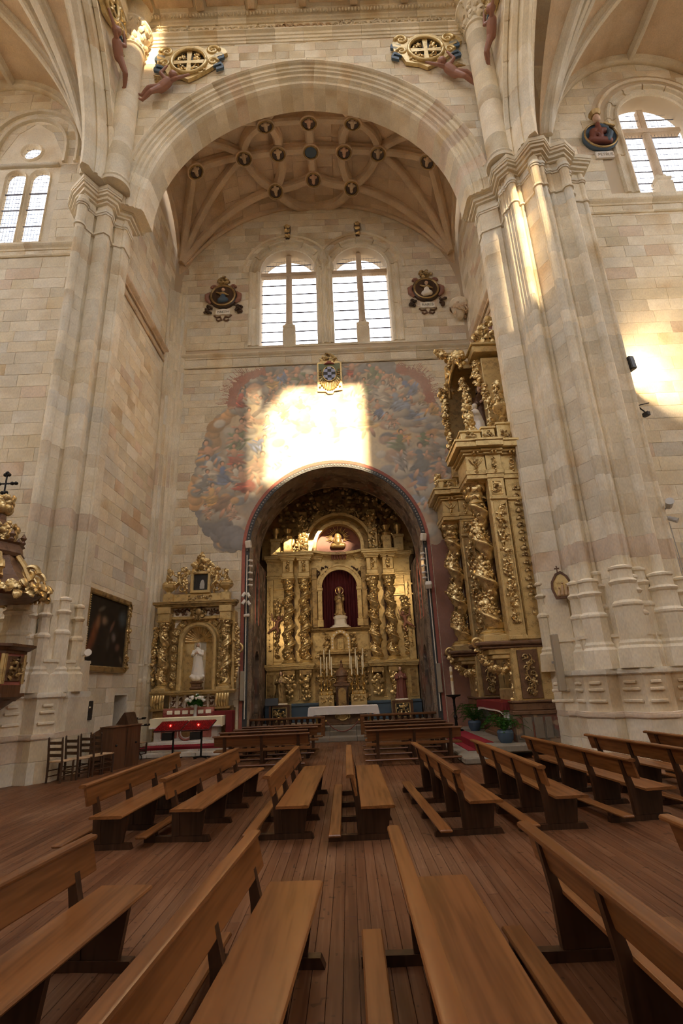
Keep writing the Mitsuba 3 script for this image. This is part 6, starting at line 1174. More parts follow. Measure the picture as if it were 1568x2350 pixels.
for j in range(4):
    a, b = -7.3 + j * .78, -7.3 + (j + 1) * .78 - .006
    part('floor_step', 'step_stone', box(a, 17.95, 0, b, 20.8, .13, .02), 'mat_marble'); part('floor_step', 'step_stone', box(a + (.25 if j == 0 else 0), 18.3, .13, b, 20.8, .26, .02), 'mat_marble')
k = thing('altar_carpet', 'red carpet on the steps below the marble altar', 'carpet'); part(k, 'strip', [box(-7.0, 18.4, .26, -4.25, 19.1, .272), box(-7.0, 18.285, .2, -4.25, 18.30, .272), box(-7.0, 18.29, .262, -4.25, 18.42, .272)], 'mat_carpet')
k = thing('flower_vase', 'glass vase of white roses on the altar before the white statue', 'vase of flowers')
vx, vy = -5.52, 19.72
part(k, 'vase', lathe([(.08, 1.12), (.06, 1.18), (.05, 1.35), (.09, 1.52), (.085, 1.52), (.045, 1.35), (.0, 1.2)], 16, (vx, vy)), 'mat_grey_metal', 30)
fl = np.random.default_rng(4); n = 17
for i in range(n):
    a = fl.uniform(0, 6.28); rr = .30 * math.sqrt((i + .5) / n); x, y, z = vx + rr * math.cos(a) * 1.15, vy + rr * math.sin(a) * .7 - .03, 1.86 - rr * .75 + fl.uniform(-.04, .05)
    f = part(k, 'rose', [lathe([(.02, -.05), (.055, -.01), (.06, .03), (.03, .055), (0, .05)], 9, (x, y), z)] + [mv(lathe([(.03, -.02), (.045, .02), (.028, .05)], 7, (0, 0)), (x + .02 * math.cos(q), y + .02 * math.sin(q), z), rx=.3) for q in (0, 2, 4)], 'mat_flower', True); part(f, 'stem', tube([(vx, vy, 1.45), (x, y, z - .04)], .006, 4), 'mat_leaf')
part(k, 'leaves', leaves(A([(vx + fl.normal(0, .13), vy + fl.normal(0, .08), fl.uniform(1.5, 1.75)) for _ in range(60)]), fl.normal(size=(60, 3)) + (0, -.5, .3), .16, 3), 'mat_leaf')
# votive stands
for i, (x0, x1, y) in enumerate(((-6.22, -5.36, 17.55), (-5.30, -4.44, 17.45))):
    k = thing('votive_stand', ('left' if i == 0 else 'right') + ' votive candle stand with red glass lights and one glowing lamp', 'candle stand'); xm = (x0 + x1) / 2 + .1
    fr_ = lambda u, v, d=0: (x0 + u * (x1 - x0) + v * .14, y + v * .42, .82 + v * .25 + d)
    part(k, 'tray', loft([[fr_(0, 0, -.03), fr_(1, 0, -.03), fr_(1, 1, -.03), fr_(0, 1, -.03)], [fr_(0, 0), fr_(1, 0), fr_(1, 1), fr_(0, 1)]]), 'mat_red_cloth')
    part(k, 'tray_rim', [tube([fr_(0, 0, -.01), fr_(1, 0, -.01), fr_(1, 1, -.01), fr_(0, 1, -.01), fr_(0, 0, -.01)], .012, 5)], 'mat_iron')
    cups = []
    for u in np.linspace(.04, .96, 14):
        for v in np.linspace(.07, .93, 8):
            c = fr_(u, v); cups.append(mv(lathe([(.016, 0), (.022, .035), (.0, .03)], 6), c))
    c_ = part(k, 'red_glass', cups, 'mat_red_glow'); labels[c_] = {'kind': 'stuff'}
    c = fr_(.5, .42, .035); part(k, 'lit_lamp', ball(c, .028, 2), 'mat_red_cloth', True); scene[f'{k}__lit_lamp']['emitter'] = {'type': 'area', 'radiance': rgb((.5, .018, .012))}
    part(k, 'coin_box', box(xm - .26, y + .02, .54, xm + .06, y + .3, .76, .01), 'mat_black'); part(k, 'pole', cyl((xm + .08, y + .15, 0.02), (xm + .08, y + .15, .85), .03), 'mat_iron', 30)
    part(k, 'foot', [tube([(xm + .08 + .3 * math.cos(q), y + .15 + .3 * math.sin(q), .012), (xm + .08, y + .15, .05)], .018, 6) for q in (.4, 2.7, 4.2, 5.6)], 'mat_iron')
k = thing('iron_candelabrum', 'black wrought iron candelabrum left of the votive stands', 'candelabrum'); cx, cy = -6.80, 17.62
part(k, 'pole', cyl((cx, cy, .05), (cx, cy, 1.2), .018), 'mat_iron', 30); part(k, 'tier', [tube([(cx + r_ * math.cos(q), cy + .3 * r_ * math.sin(q), z) for q in np.linspace(0, 6.28, 20)], .012, 5) for r_, z in ((.42, 1.0), (.28, 1.2))], 'mat_iron'); part(k, 'cup', [lathe([(.01, 0), (.035, .03), (.035, .05)], 8, (cx + r_ * math.cos(q), cy + .3 * r_ * math.sin(q)), z) for r_, z in ((.42, 1.0), (.28, 1.2)) for q in np.arange(0, 6.28, .8)], 'mat_iron', 30)
part(k, 'foot', [tube([(cx, cy, .22), (cx + s * .16, cy, .24), (cx + s * .26, cy, .1), (cx + s * .24, cy, .015)], .015, 6) for s in (-1, 1)] + [tube([(cx, cy, .2), (cx, cy - .2, .14), (cx, cy - .24, .015)], .015, 6)], 'mat_iron')
# chairs with rush seats
def chair(x, y, a, label):
    k = thing('rush_chair', label, 'chair', 'rush seated chairs by the left wall'); W, D = .40, .38
    g = lambda m: mv(mv(m, rz=a), (x, y, 0))
    part(k, 'seat', g(lathe([(.0, .455), (.27, .455), (.29, .465), (.285, .485), (.1, .475), (0, .47)], 4, a0=math.pi / 4, a1=math.pi / 4 + 2 * math.pi)), 'mat_rush')
    for s in (-1, 1):
        part(k, 'front_leg', g(lathe([(.022, 0), (.026, .4), (.022, .47)], 8, (s * W / 2, -D / 2))), 'mat_dark_wood', 30)
        part(k, 'rear_leg', g(tube([(s * W / 2, D / 2, 0), (s * W / 2, D / 2 + .01, .45), (s * W / 2, D / 2 + .07, .98)], [.024, .027, .023], 8)), 'mat_dark_wood', 30); part(k, 'finial', g(lathe([(.012, .98), (.024, 1.0), (.016, 1.03), (0, 1.04)], 8, (s * W / 2, D / 2 + .07))), 'mat_dark_wood', 30)
        part(k, 'side_stretcher', g(cat([cyl((s * W / 2, -D / 2, z), (s * W / 2, D / 2, z), .014, 6) for z in (.14, .27)])), 'mat_dark_wood', 30)
    for z in (.20, .32): part(k, 'cross_stretcher', g(cyl((-W / 2, -D / 2, z), (W / 2, -D / 2, z), .011, 6)), 'mat_dark_wood', 30)
    for z in (.62, .76, .90): part(k, 'back_slat', g(mv(box(-W / 2, -.008, -.036, W / 2, .010, .036, .006), (0, D / 2 + .03 + .07 * (z - .6), z))), 'mat_dark_wood')
for x, y, a, lb in ((-7.20, 14.02, 2.9, 'dark rush seated chair nearest us, at the foot of the left pier'), (-6.98, 14.42, 2.8, 'second dark rush seated chair behind the nearest one'), (-6.82, 14.86, 2.9, 'third dark rush seated chair in the cluster by the left pier'), (-6.72, 15.22, 2.7, 'dark rush seated chair pushed against the wooden desk'),
                    (-6.95, 17.0, 3.0, 'rush seated chair just behind the wooden desk'), (-6.9, 17.5, 2.9, 'middle rush seated chair between the desk and the candelabrum'), (-6.85, 18.0, 2.9, 'farthest rush seated chair beside the candelabrum')):
    chair(x, y, a, lb)
k = thing('wooden_desk', 'tall brown wooden desk with a sloping side between the chairs', 'desk')
dm = lambda m: mv(mv(m, rz=-.28), (-6.62, 15.55, 0))
part(k, 'body', dm(loft([[(x, y, z) for x, z in ((-.75, 0), (0, 0), (0, 1.08), (-.42, 1.08), (-.75, .92))] for y in (0, 1.2)])), 'mat_brown_wood'); part(k, 'top', dm(box(-.45, -.03, 1.08, .03, 1.23, 1.12, .01)), 'mat_brown_wood'); part(k, 'knob', [dm(ball((.02, y, z), .03, 1)) for y, z in ((.15, .62), (1.0, .62))], 'mat_iron', True); part(k, 'seam', [dm(box(-.001, .58, .05, .006, .60, 1.04))], 'mat_dark_wood')
k = thing('book_rest', 'sloping dark wooden book rest on top of the tall desk', 'book rest'); part(k, 'slope', dm(loft([[(x, y, z) for x, z in ((-.55, 1.12), (-.1, 1.12), (-.25, 1.45), (-.29, 1.45))] for y in (.75, 1.2)])), 'mat_dark_wood')
# things on the left wall
k = thing('notice_board', 'narrow black notice board on the left wall above the desk', 'notice board'); part(k, 'board', box(XL + .035, 16.35, 1.28, XL + .08, 16.75, 1.82, .01), 'mat_black'); part(k, 'label', box(XL + .08, 16.48, 1.62, XL + .083, 16.6, 1.66), 'mat_white_paint')
k = thing('hook_rack', 'grey metal hook rack on the left wall beside the notice board', 'hook rack'); part(k, 'rail', box(XL + .035, 15.3, 1.50, XL + .06, 16.2, 1.53), 'mat_grey_metal')
for y in np.linspace(15.4, 16.1, 5): part(k, 'hook', [tube([(XL + .06, y, 1.5), (XL + .12, y, 1.42), (XL + .10, y, 1.32), (XL + .05, y, 1.34)], .012, 5), box(XL + .036, y - .05, 1.3, XL + .045, y + .02, 1.48)], 'mat_grey_metal')
def _canvas(W, H, seed, blobs, base):
    n = 90; U, V_ = np.meshgrid(np.linspace(0, 1, n), np.linspace(0, 1, n), indexing='ij'); col = np.zeros((n, n, 3)) + A(base)
    r = np.random.default_rng(seed); col *= (.6 + .8 * meshkit.fbm(np.stack([U * 6, V_ * 6, U * 0 + seed], -1), 4))[..., None]
    for (u, v, ru, rv, an, c) in blobs:
        du, dv = U - u, V_ - v; a = du * math.cos(an) + dv * math.sin(an); b = -du * math.sin(an) + dv * math.cos(an); q = np.exp(-((a / ru) ** 2 + (b / rv) ** 2) ** 1.5)
        q *= .55 + .6 * meshkit.fbm(np.stack([U * 18 + u * 9, V_ * 12, U * 0], -1), 3); col = col * (1 - q[..., None].clip(0, 1)) + A(c) * q[..., None].clip(0, 1)
    return U, V_, col
k = thing('large_painting', 'large dark old painting in a gilded frame on the left wall', 'painting')
U, V_, col = _canvas(1, 1, 3, [(.20, .45, .07, .20, -.25, (.10, .035, .015)), (.27, .62, .05, .10, -.1, (.12, .06, .03)), (.12, .25, .06, .12, -.5, (.09, .03, .015)), (.42, .66, .07, .06, 0, (.11, .075, .05)), (.62, .60, .03, .09, -.5, (.10, .05, .035)), (.68, .44, .05, .06, .3, (.10, .08, .07)), (.80, .30, .06, .05, .4, (.07, .035, .025)), (.88, .75, .10, .12, 0, (.035, .045, .05)), (.33, .82, .08, .03, .5, (.06, .05, .035)), (.55, .35, .04, .10, 0, (.035, .03, .022)), (.92, .12, .03, .06, .6, (.06, .045, .03))], (.014, .011, .008))
n = 90; Pc = np.stack([np.full(U.shape, XL + .12) + .0 * V_, 15.62 + U * 2.92, 2.82 + V_ * 2.16], -1).reshape(-1, 3); i, j = np.meshgrid(np.arange(n - 1), np.arange(n - 1), indexing='ij'); a = (i * n + j).ravel()
part(k, 'canvas', TM(Pc, np.vstack([np.stack([a, a + n, a + n + 1], -1), np.stack([a, a + n + 1, a + 1], -1)])), 'mat_vertex', False, color=(col * 1.9).clip(0, 1).reshape(-1, 3))
part(k, 'frame', [box(XL + .035, 15.47, 2.66, XL + .2, 15.64, 5.12, .03), box(XL + .035, 18.52, 2.66, XL + .2, 18.70, 5.12, .03), box(XL + .035, 15.47, 2.66, XL + .2, 18.70, 2.84, .03), box(XL + .035, 15.47, 4.95, XL + .2, 18.70, 5.12, .03)], 'mat_gold_dark')
part(k, 'frame_carving', [carve(sbox(18.54, zc - .25, 18.69, zc + .25), 0, .12, 240, 870 + int(zc * 10), facing=(1, 0, 0), mapf=lambda P_, d: np.column_stack([XL + .19 + d * .4, P_[:, 0], P_[:, 1]])) for zc in (3.0, 3.9, 4.8)] + [ball((XL + .2, y, z), .022, 1) for y in (15.62, 18.54) for z in np.arange(2.85, 4.95, .07)], 'mat_gold', 40)
# pulpit
PU = thing('pulpit', 'carved polychrome pulpit against the left pier', 'pulpit'); ux, uy = -8.72, 12.45
oct_ = lambda r_, z0_, z1_, r2=None: lathe([(r_, z0_), (r2 or r_, z1_)], 8, (ux, uy), a0=math.pi / 8, a1=math.pi / 8 + 2 * math.pi)
part(PU, 'stem', [lathe([(.5, 0), (.5, .15), (.25, .3), (.2, .9), (.3, 1.2), (.5, 1.6), (.95, 1.95)], 16, (ux, uy))], 'mat_brown_wood', 30)
part(PU, 'base', [oct_(.95, 1.92, 2.02, 1.08), oct_(1.12, 2.02, 2.10), oct_(1.02, 2.10, 2.28)], 'mat_brown_wood'); part(PU, 'body', oct_(1.02, 2.28, 3.0), 'mat_red_band')
part(PU, 'cornice', [oct_(1.06, 2.98, 3.05), oct_(1.12, 3.05, 3.12, 1.22), oct_(1.24, 3.12, 3.18)], 'mat_brown_wood')
for i in range(8):
    a = math.pi / 4 * i; ex, ey = (math.cos(a), math.sin(a)); tx, ty = -ey, ex; R_ = 1.02 * math.cos(math.pi / 8)
    fr4 = lambda m: frame(m, (ux + ex * R_, uy + ey * R_, 0), (tx, ty, 0), (-ex, -ey, 0), (0, 0, 1))
    part(PU, 'panel', [fr4(box(-.30, -.03, 2.36, .30, 0, 2.92, .01))], 'mat_gold_dark' if i % 2 else 'mat_brown_panel'); part(PU, 'panel_strip', [fr4(box(s * .36 - .04, -.05, 2.30, s * .36 + .04, 0, 2.97, .01)) for s in (-1, 1)], 'mat_gold_flat')
    part(PU, 'panel_relief', fr4(carve(sbox(-.26, 2.4, .26, 2.88), -.02, .13, 120, 880 + i, relief=.04)), 'mat_gold_dark', 40)
CN = thing('sounding_board', 'carved gilded sounding board with a cross hanging above the pulpit', 'pulpit canopy')
part(CN, 'roof', lathe([(.0, 4.28), (1.1, 4.30), (1.32, 4.42), (1.34, 4.50), (1.22, 4.56), (.98, 4.78), (.72, 5.1), (.60, 5.35)], 8, (ux, uy), a0=math.pi / 8, a1=math.pi / 8 + 2 * math.pi), 'mat_brown_panel')
an = np.repeat(np.linspace(0, 6.28, 40), 3); part(CN, 'rim_foliage', leaves(np.stack([ux + 1.27 * np.cos(an), uy + 1.27 * np.sin(an), 4.46 + .08 * np.sin(an * 24 + np.tile([0, 2, 4], 40))], -1), np.stack([np.cos(an), np.sin(an), an * 0 + .4], -1), .30, 9), 'mat_gold', 40)
part(CN, 'rib', [cat([scroll((ux + 1.0 * math.cos(q), uy + 1.0 * math.sin(q), 4.86), (math.cos(q), math.sin(q), 0), (0, 0, 1), .22, 1.5, .06), tube([(ux + 1.05 * math.cos(q), uy + 1.05 * math.sin(q), 4.68), (ux + .85 * math.cos(q), uy + .85 * math.sin(q), 5.05), (ux + .64 * math.cos(q), uy + .64 * math.sin(q), 5.32)], [.09, .07, .07], 7)]) for q in np.arange(0, 6.28, math.pi / 4)], 'mat_gold', 40)
part(CN, 'upper_tier', [lathe([(.66, 5.32), (.70, 5.40), (.66, 5.46), (.62, 5.62), (.68, 5.66), (.45, 5.72), (.30, 5.95), (.38, 6.0), (.34, 6.12), (.16, 6.3), (.14, 6.45)], 8, (ux, uy))], 'mat_brown_panel')
for q in np.arange(.4, 6.6, math.pi / 4): part(CN, 'finial', lathe([(.03, 5.66), (.07, 5.72), (.035, 5.78), (.075, 5.85), (.03, 5.93), (.0, 5.98)], 10, (ux + .60 * math.cos(q), uy + .60 * math.sin(q))), 'mat_brown_panel', 30)
part(CN, 'crown_foliage', [leaves(np.stack([ux + r_ * np.cos(an), uy + r_ * np.sin(an), z + .1 * np.sin(an * 9)], -1), np.stack([np.cos(an), np.sin(an), an * 0], -1), .22, int(z * 9)) for r_, z in ((.40, 6.02), (.36, 5.82))] + [ball((ux + .16 * math.cos(q), uy + .16 * math.sin(q), 6.62), (.14, .14, .17), 2) for q in np.arange(0, 6.28, 1.05)] + [leaves(np.stack([ux + .2 * np.cos(an), uy + .2 * np.sin(an), 6.75 + .1 * np.sin(an * 7)], -1), np.stack([np.cos(an), np.sin(an), an * 0], -1), .2, 77, up=(0, 0, 1))], 'mat_gold', 40)
part(CN, 'cross', [cyl((ux, uy, 6.8), (ux, uy, 7.55), .022, 6), cyl((ux - .22, uy, 7.3), (ux + .22, uy, 7.3), .022, 6)] + [ball((ux + a_ + b_, uy, z), .05, 1) for a_, z in ((-.22, 7.3), (.22, 7.3), (0, 7.55)) for b_ in (-.05, .05)] + [ball((ux + s * .05, uy, 7.05), .05, 1) for s in (-1, 1)] + [ball((ux, uy, 7.6), .05, 1), ball((ux - .28, uy, 7.3), .045, 1), ball((ux + .28, uy, 7.3), .045, 1)], 'mat_iron', 30)
# ---------------------------------------------------------------- painted plaster of the altar wall
def fresco():
    st = .025; x0, z0 = -6.75, 7.2; nx, nz_ = 492, 366
    X, Z = np.meshgrid(x0 + st * np.arange(nx), z0 + st * np.arange(nz_), indexing='ij')
    r = np.random.default_rng(12); L = lambda *c: A(c, float) ** 2.2
    cx, cz = -.25, 13.2; d = np.hypot((X - cx) / 5.6, (Z - cz) / 3.6); nz3 = lambda s, o=3: meshkit.fbm(np.stack([X * s, Z * s, X * 0 + s], -1), o)
    f = np.clip(d * 1.1 - .15 + (nz3(.9) - .5) * .5, 0, 1)[..., None]
    col = L(.90, .84, .70) * (1 - f) + L(.66, .57, .47) * f
    g = np.clip((nz3(1.3) - .45) * 4, 0, 1)[..., None] * np.clip(d - .35, 0, 1)[..., None]; col = col * (1 - g) + L(.50, .49, .49) * g
    from shapely import contains_xy
    rr_ = np.random.default_rng(2); edge = FR.buffer(-.30).exterior; FRS = unary_union([FR.buffer(-.22)] + [Point(edge.interpolate(t_, normalized=True)).buffer(rr_.uniform(.26, .46)) for t_ in np.linspace(0, 1, 80, endpoint=False)]).intersection(sbox(-9, 0, 9, 16.24))
    mask = contains_xy(FRS, X, Z) & ~contains_xy(arch_poly(CX, CR + .28, CZ, -1), X, Z)
    def blob(x, z, rx, rz, an, c, soft=.25, shade=.35, lit=(-.5, .8)):
        R = max(rx, rz) * 1.4; i0, i1 = max(int((x - R - x0) / st), 0), min(int((x + R - x0) / st) + 2, nx); j0, j1 = max(int((z - R - z0) / st), 0), min(int((z + R - z0) / st) + 2, nz_)
        if i1 <= i0 or j1 <= j0: return
        u, v = X[i0:i1, j0:j1] - x, Z[i0:i1, j0:j1] - z; a = (u * math.cos(an) + v * math.sin(an)) / rx; b = (-u * math.sin(an) + v * math.cos(an)) / rz
        q = np.sqrt(a * a + b * b); al = np.clip((1 - q) / soft, 0, 1)[..., None]; s = 1 + shade * (u * lit[0] / rx + v * lit[1] / rz) * .8 - shade * .45 * np.clip(q, 0, 1) ** 3
        col[i0:i1, j0:j1] = col[i0:i1, j0:j1] * (1 - al) + np.clip(A(c) * s[..., None], .01, 1) * al
    GREY, WHITE, OCH, PINK = L(.50, .50, .51), L(.76, .73, .68), L(.76, .60, .42), L(.70, .58, .50)
    # banks of cloud: ochre on the left rim, grey above and below, paler inside
    rim = np.asarray(FR.buffer(-.32).exterior.coords)
    for t in np.linspace(0, 1, 130, endpoint=False):
        p = A(FR.buffer(-.32).exterior.interpolate(t, normalized=True).coords[0])
        if p[1] < 7.9 and p[0] > -4.0: continue
        c = GREY if (p[1] > 15.0 or p[1] < 9.6) else (OCH if p[0] < 0 else PINK); c = c * r.uniform(.75, 1.2); rr = r.uniform(.28, .52)
        blob(p[0] + r.normal(0, .08), p[1] + r.normal(0, .08), rr, rr * .85, r.uniform(-.5, .5), c, .15, .45)
    for i in range(210):
        x, z = r.uniform(-6.3, 5.2), r.uniform(7.6, 16.1)
        dd = math.hypot((x - cx) / 5.6, (z - cz) / 3.4)
        if dd < .42: continue
        c = [GREY, WHITE, PINK, OCH][int(r.choice(4, p=[.36, .3, .2, .14]))] * r.uniform(.75, 1.15); rr = r.uniform(.22, .55); blob(x, z, rr, rr * r.uniform(.6, .9), r.uniform(-.6, .6), c, .3, .5)
    for t in np.linspace(0, 1, 16):                              # heavy grey bank at the lower left foot
        blob(-5.9 + 1.7 * t + r.normal(0, .1), 8.75 - 1.0 * t ** 1.2 + r.normal(0, .12), .48, .36, r.uniform(-.5, .5), L(.44, .44, .46) * r.uniform(.8, 1.2), .12, .6)
    RED, BLUE, GREEN, YEL, FLESH, DK = L(.68, .31, .27), L(.36, .45, .60), L(.40, .46, .34), L(.78, .62, .38), L(.78, .60, .49), L(.30, .25, .23)
    def person_(x, z, s, rot, robe, bare=False, wing=False, seat=True):
        ca, sa = math.cos(rot), math.sin(rot); P_ = lambda u, v: (x + s * (u * ca - v * sa), z + s * (u * sa + v * ca))
        if wing:
            for sg in (-1, 1): blob(*P_(sg * .34, .25), .34 * s, .12 * s, rot + sg * .8, L(.55, .50, .46), .3, .4)
        da = r.uniform(-.7, .7); blob(*P_(0, -.22), .30 * s, .24 * s, rot + da, robe * .8, .35, .5)
        for i in range(9):                                       # robe in long folds
            u, v = r.normal(0, .15), -.22 + r.normal(0, .13); blob(*P_(u, v), r.uniform(.16, .34) * s, r.uniform(.035, .075) * s, rot + da + r.normal(0, .35), robe * r.uniform(.5, 1.45), .45, .5)
        blob(*P_(0, .12), .14 * s, .20 * s, rot + r.uniform(-.3, .3), (FLESH * .9 if bare else robe * 1.15), .2, .5)
        for sg in (-1, 1):
            a = r.uniform(-.9, .9); blob(*P_(sg * .20, .12 + .1 * a), .16 * s, .05 * s, rot + sg * a, FLESH * (.95 if r.random() < .7 else .8), .3, .4)
            if bare or r.random() < .4: blob(*P_(sg * .14 + r.normal(0, .05), -.48), .20 * s, .065 * s, rot + 1.2 + r.normal(0, .5), FLESH * .85, .3, .4)
        hx, hz = P_(r.normal(0, .03), .40); blob(hx - .01, hz + .03 * s, .105 * s, .115 * s, 0, DK * r.uniform(.7, 1.8), .25, .2); blob(hx + r.normal(0, .02) * s, hz - .01 * s, .075 * s, .095 * s, 0, FLESH * r.uniform(.95, 1.1), .3, .5)
    cols = [RED, BLUE, GREEN, YEL, WHITE, PINK * .9, L(.58, .44, .36), L(.62, .60, .60), L(.50, .55, .62), L(.70, .62, .50)]
    for ring, n, s0 in ((1.0, 25, 1.05), (.80, 20, 1.1), (.61, 13, .95)):
        for i in range(n):
            a = math.pi * (-.16 + 1.32 * (i + r.uniform(-.3, .3)) / n); x, z = cx + math.cos(a) * 5.45 * ring * (1 if math.cos(a) < 0 else .93), 12.0 + math.sin(a) * 4.0 * ring
            if a < 0 or a > math.pi: z = 12.0 + math.sin(a) * 6.4 * ring
            if not FR.buffer(-.3).contains(Point(x, z)) or arch_poly(CX, CR + .6, CZ, -1).contains(Point(x, z)): continue
            s = s0 * r.uniform(.85, 1.35) * (1.15 if z < 12 else .9); blob(x, z - .5 * s, .5 * s, .26 * s, r.uniform(-.3, .3), WHITE * r.uniform(.6, 1.0), .3, .6)
            person_(x, z, s, r.normal(0, .35), cols[int(r.integers(len(cols)))], r.random() < .35, z > 13 and r.random() < .6)
    for x, z, s, c in ((-5.9, 10.6, 1.1, L(.45, .47, .50)), (-5.1, 10.9, 1.2, BLUE), (-4.15, 10.55, 1.5, RED), (-5.55, 9.95, 1.1, YEL), (3.55, 11.25, 1.5, L(.22, .32, .40)), (4.3, 10.7, 1.2, FLESH * .8), (2.7, 12.1, 1.2, GREEN), (4.1, 11.9, 1.0, L(.6, .55, .5)), (4.5, 9.2, 1.0, PINK), (-2.5, 11.6, 1.1, L(.62, .68, .78)), (-5.7, 9.2, .7, PINK), (-4.6, 9.1, .7, PINK)): person_(x, z, s, r.normal(0, .2), c, c is RED)
    # the large seated group in the centre
    blob(-.2, 13.0, 1.9, 1.5, 0, L(.95, .90, .76), .8, .05)
    person_(-1.45, 13.3, 1.55, -.25, L(.78, .48, .42)); person_(1.15, 13.3, 1.55, .2, L(.88, .74, .52)); person_(-.2, 13.05, 1.55, 0, L(.74, .36, .32))
    blob(-.50, 12.85, .34, .62, .25, L(.42, .50, .70), .3, .5); blob(.28, 12.3, .2, .5, .3, L(.45, .52, .72), .3, .5); blob(-.2, 13.75, .13, .05, 0, L(.8, .66, .3), .3, .2)
    blob(-.25, 14.5, .45, .10, .1, WHITE * 1.1, .4, .3); blob(-.25, 14.5, .12, .2, 0, WHITE * 1.1, .4, .3)
    for i in range(26): blob(r.uniform(-3.2, 2.8), r.uniform(15.2, 16.0), .11, .12, 0, FLESH * r.uniform(.8, 1.1), .3, .5)
    # rust coloured rays at the two upper corners
    for ax, az, a0, a1, n in ((-3.25, 14.4, 1.62, 3.25, 44), (2.65, 14.25, -.15, 1.45, 44)):
        for a in np.linspace(a0, a1, n):
            r0, r1 = 1.42 + r.uniform(-.06, .06), 1.98 + r.uniform(-.25, .32)
            for t in np.linspace(0, 1, 44):
                q = r0 + (r1 - r0) * t; x, z = ax + q * math.cos(a), az + q * math.sin(a); w = .035 * (1 - t) + .004; m = np.hypot(X - x, Z - z) < w if False else None
                i0, j0 = int(round((x - x0) / st)), int(round((z - z0) / st)); k_ = int(w / st)
                if z > 16.2 or i0 < 3 or j0 < 3 or i0 > nx - 4 or j0 > nz_ - 4: continue
                sl = (slice(i0 - k_, i0 + k_ + 2), slice(j0 - k_, j0 + k_ + 2)); col[sl] = col[sl] * .25 + L(.60, .34, .27) * .75 * r.uniform(.8, 1.15); mask[sl] = True
    veil = np.clip(.38 - .10 * d + (nz3(.8) - .5) * .5, .22, .66)[..., None]; col = col * (1 - veil) + L(.84, .82, .76) * veil; col *= (.94 + .16 * nz3(9, 2))[..., None] * 1.04
    cell = mask[:-1, :-1] & mask[1:, :-1] & mask[:-1, 1:] & mask[1:, 1:]; i, j = np.nonzero(cell); a = i * nz_ + j
    fc = np.vstack([np.stack([a, a + nz_, a + nz_ + 1], -1), np.stack([a, a + nz_ + 1, a + 1], -1)]); used, inv = np.unique(fc, return_inverse=True)
    P = np.stack([X, np.full(X.shape, YB - .046), Z], -1).reshape(-1, 3)[used]
    return TM(P, inv.reshape(-1, 3)), np.clip(col.reshape(-1, 3)[used], 0, 1)
_fm, _fc = fresco()
k = thing('wall_painting', 'large painted heaven of clouds and many robed figures above the chapel arch', 'mural'); part(k, 'paint', _fm, 'mat_vertex', False, color=_fc)
# carved and painted shield over the mural
k = thing('shield', 'carved gilt shield with blue and dark checks above the middle of the mural', 'coat of arms'); hx, hz, hy = -.29, 15.65, YB - .06
part(k, 'board', extr_xz(Polygon([(hx - .57, hz - .9), (hx - .2, hz - .92), (hx - .1, hz - 1.03), (hx + .12, hz - 1.03), (hx + .2, hz - .9), (hx + .57, hz - .85), (hx + .57, hz + .62), (hx + .3, hz + .72), (hx - .3, hz + .72), (hx - .57, hz + .6)]), hy - .08, hy), 'mat_gold_flat')
part(k, 'field', [extr_xz(sbox(hx - .5, hz - .35, hx + .5, hz + .55), hy - .10, hy - .08)], 'mat_leaf_paint'); ov = affinity.scale(Point(hx, hz - .02).buffer(1), .30, .38)
for i in range(3):
    for j in range(5):
        q = sbox(hx - .27 + .18 * i, hz - .40 + .155 * j, hx - .27 + .18 * (i + 1), hz - .40 + .155 * (j + 1)).intersection(ov)
        if q.area > .002: part(k, 'check', extr_xz(q, hy - .15, hy - .10), 'mat_pale_blue' if (i + j) % 2 else 'mat_black')
part(k, 'rim', tube([(hx + .31 * math.cos(a), hy - .13, hz - .02 + .39 * math.sin(a)) for a in np.linspace(0, 6.283, 36)], .03, 6), 'mat_gold', True)
part(k, 'rays', [tube([(hx + .34 * math.cos(a), hy - .1, hz - .05 + .42 * math.sin(a)), (hx + .5 * math.cos(a), hy - .12, hz - .1 + .78 * math.sin(a))], [.02, .05], 5) for a in np.linspace(math.pi + .35, 2 * math.pi - .35, 13)], 'mat_gold', 30)
part(k, 'red_hat', [lathe([(.26, 0), (.22, .06), (.12, .09), (.1, .16), (0, .18)], 14, (hx, hy - .1), hz + .50, sy=.4)], 'mat_red_band', 30); part(k, 'tassels', [ball((hx + s * x, hy - .11, hz + z), .05, 1) for s in (-1, 1) for x, z in ((.42, .2), (.46, .08), (.40, .08), (.44, -.04), (.38, -.04), (.43, -.16), (.36, -.6), (.46, -.7))], 'mat_gold_dark', True)
part(k, 'crown', [carve(Polygon([(hx - .4, hz + .72), (hx + .4, hz + .72), (hx + .26, hz + .95), (hx, hz + 1.2), (hx - .26, hz + .95)]), hy - .03, .16, 170, 900, relief=.06)], 'mat_gold_flat', 40)
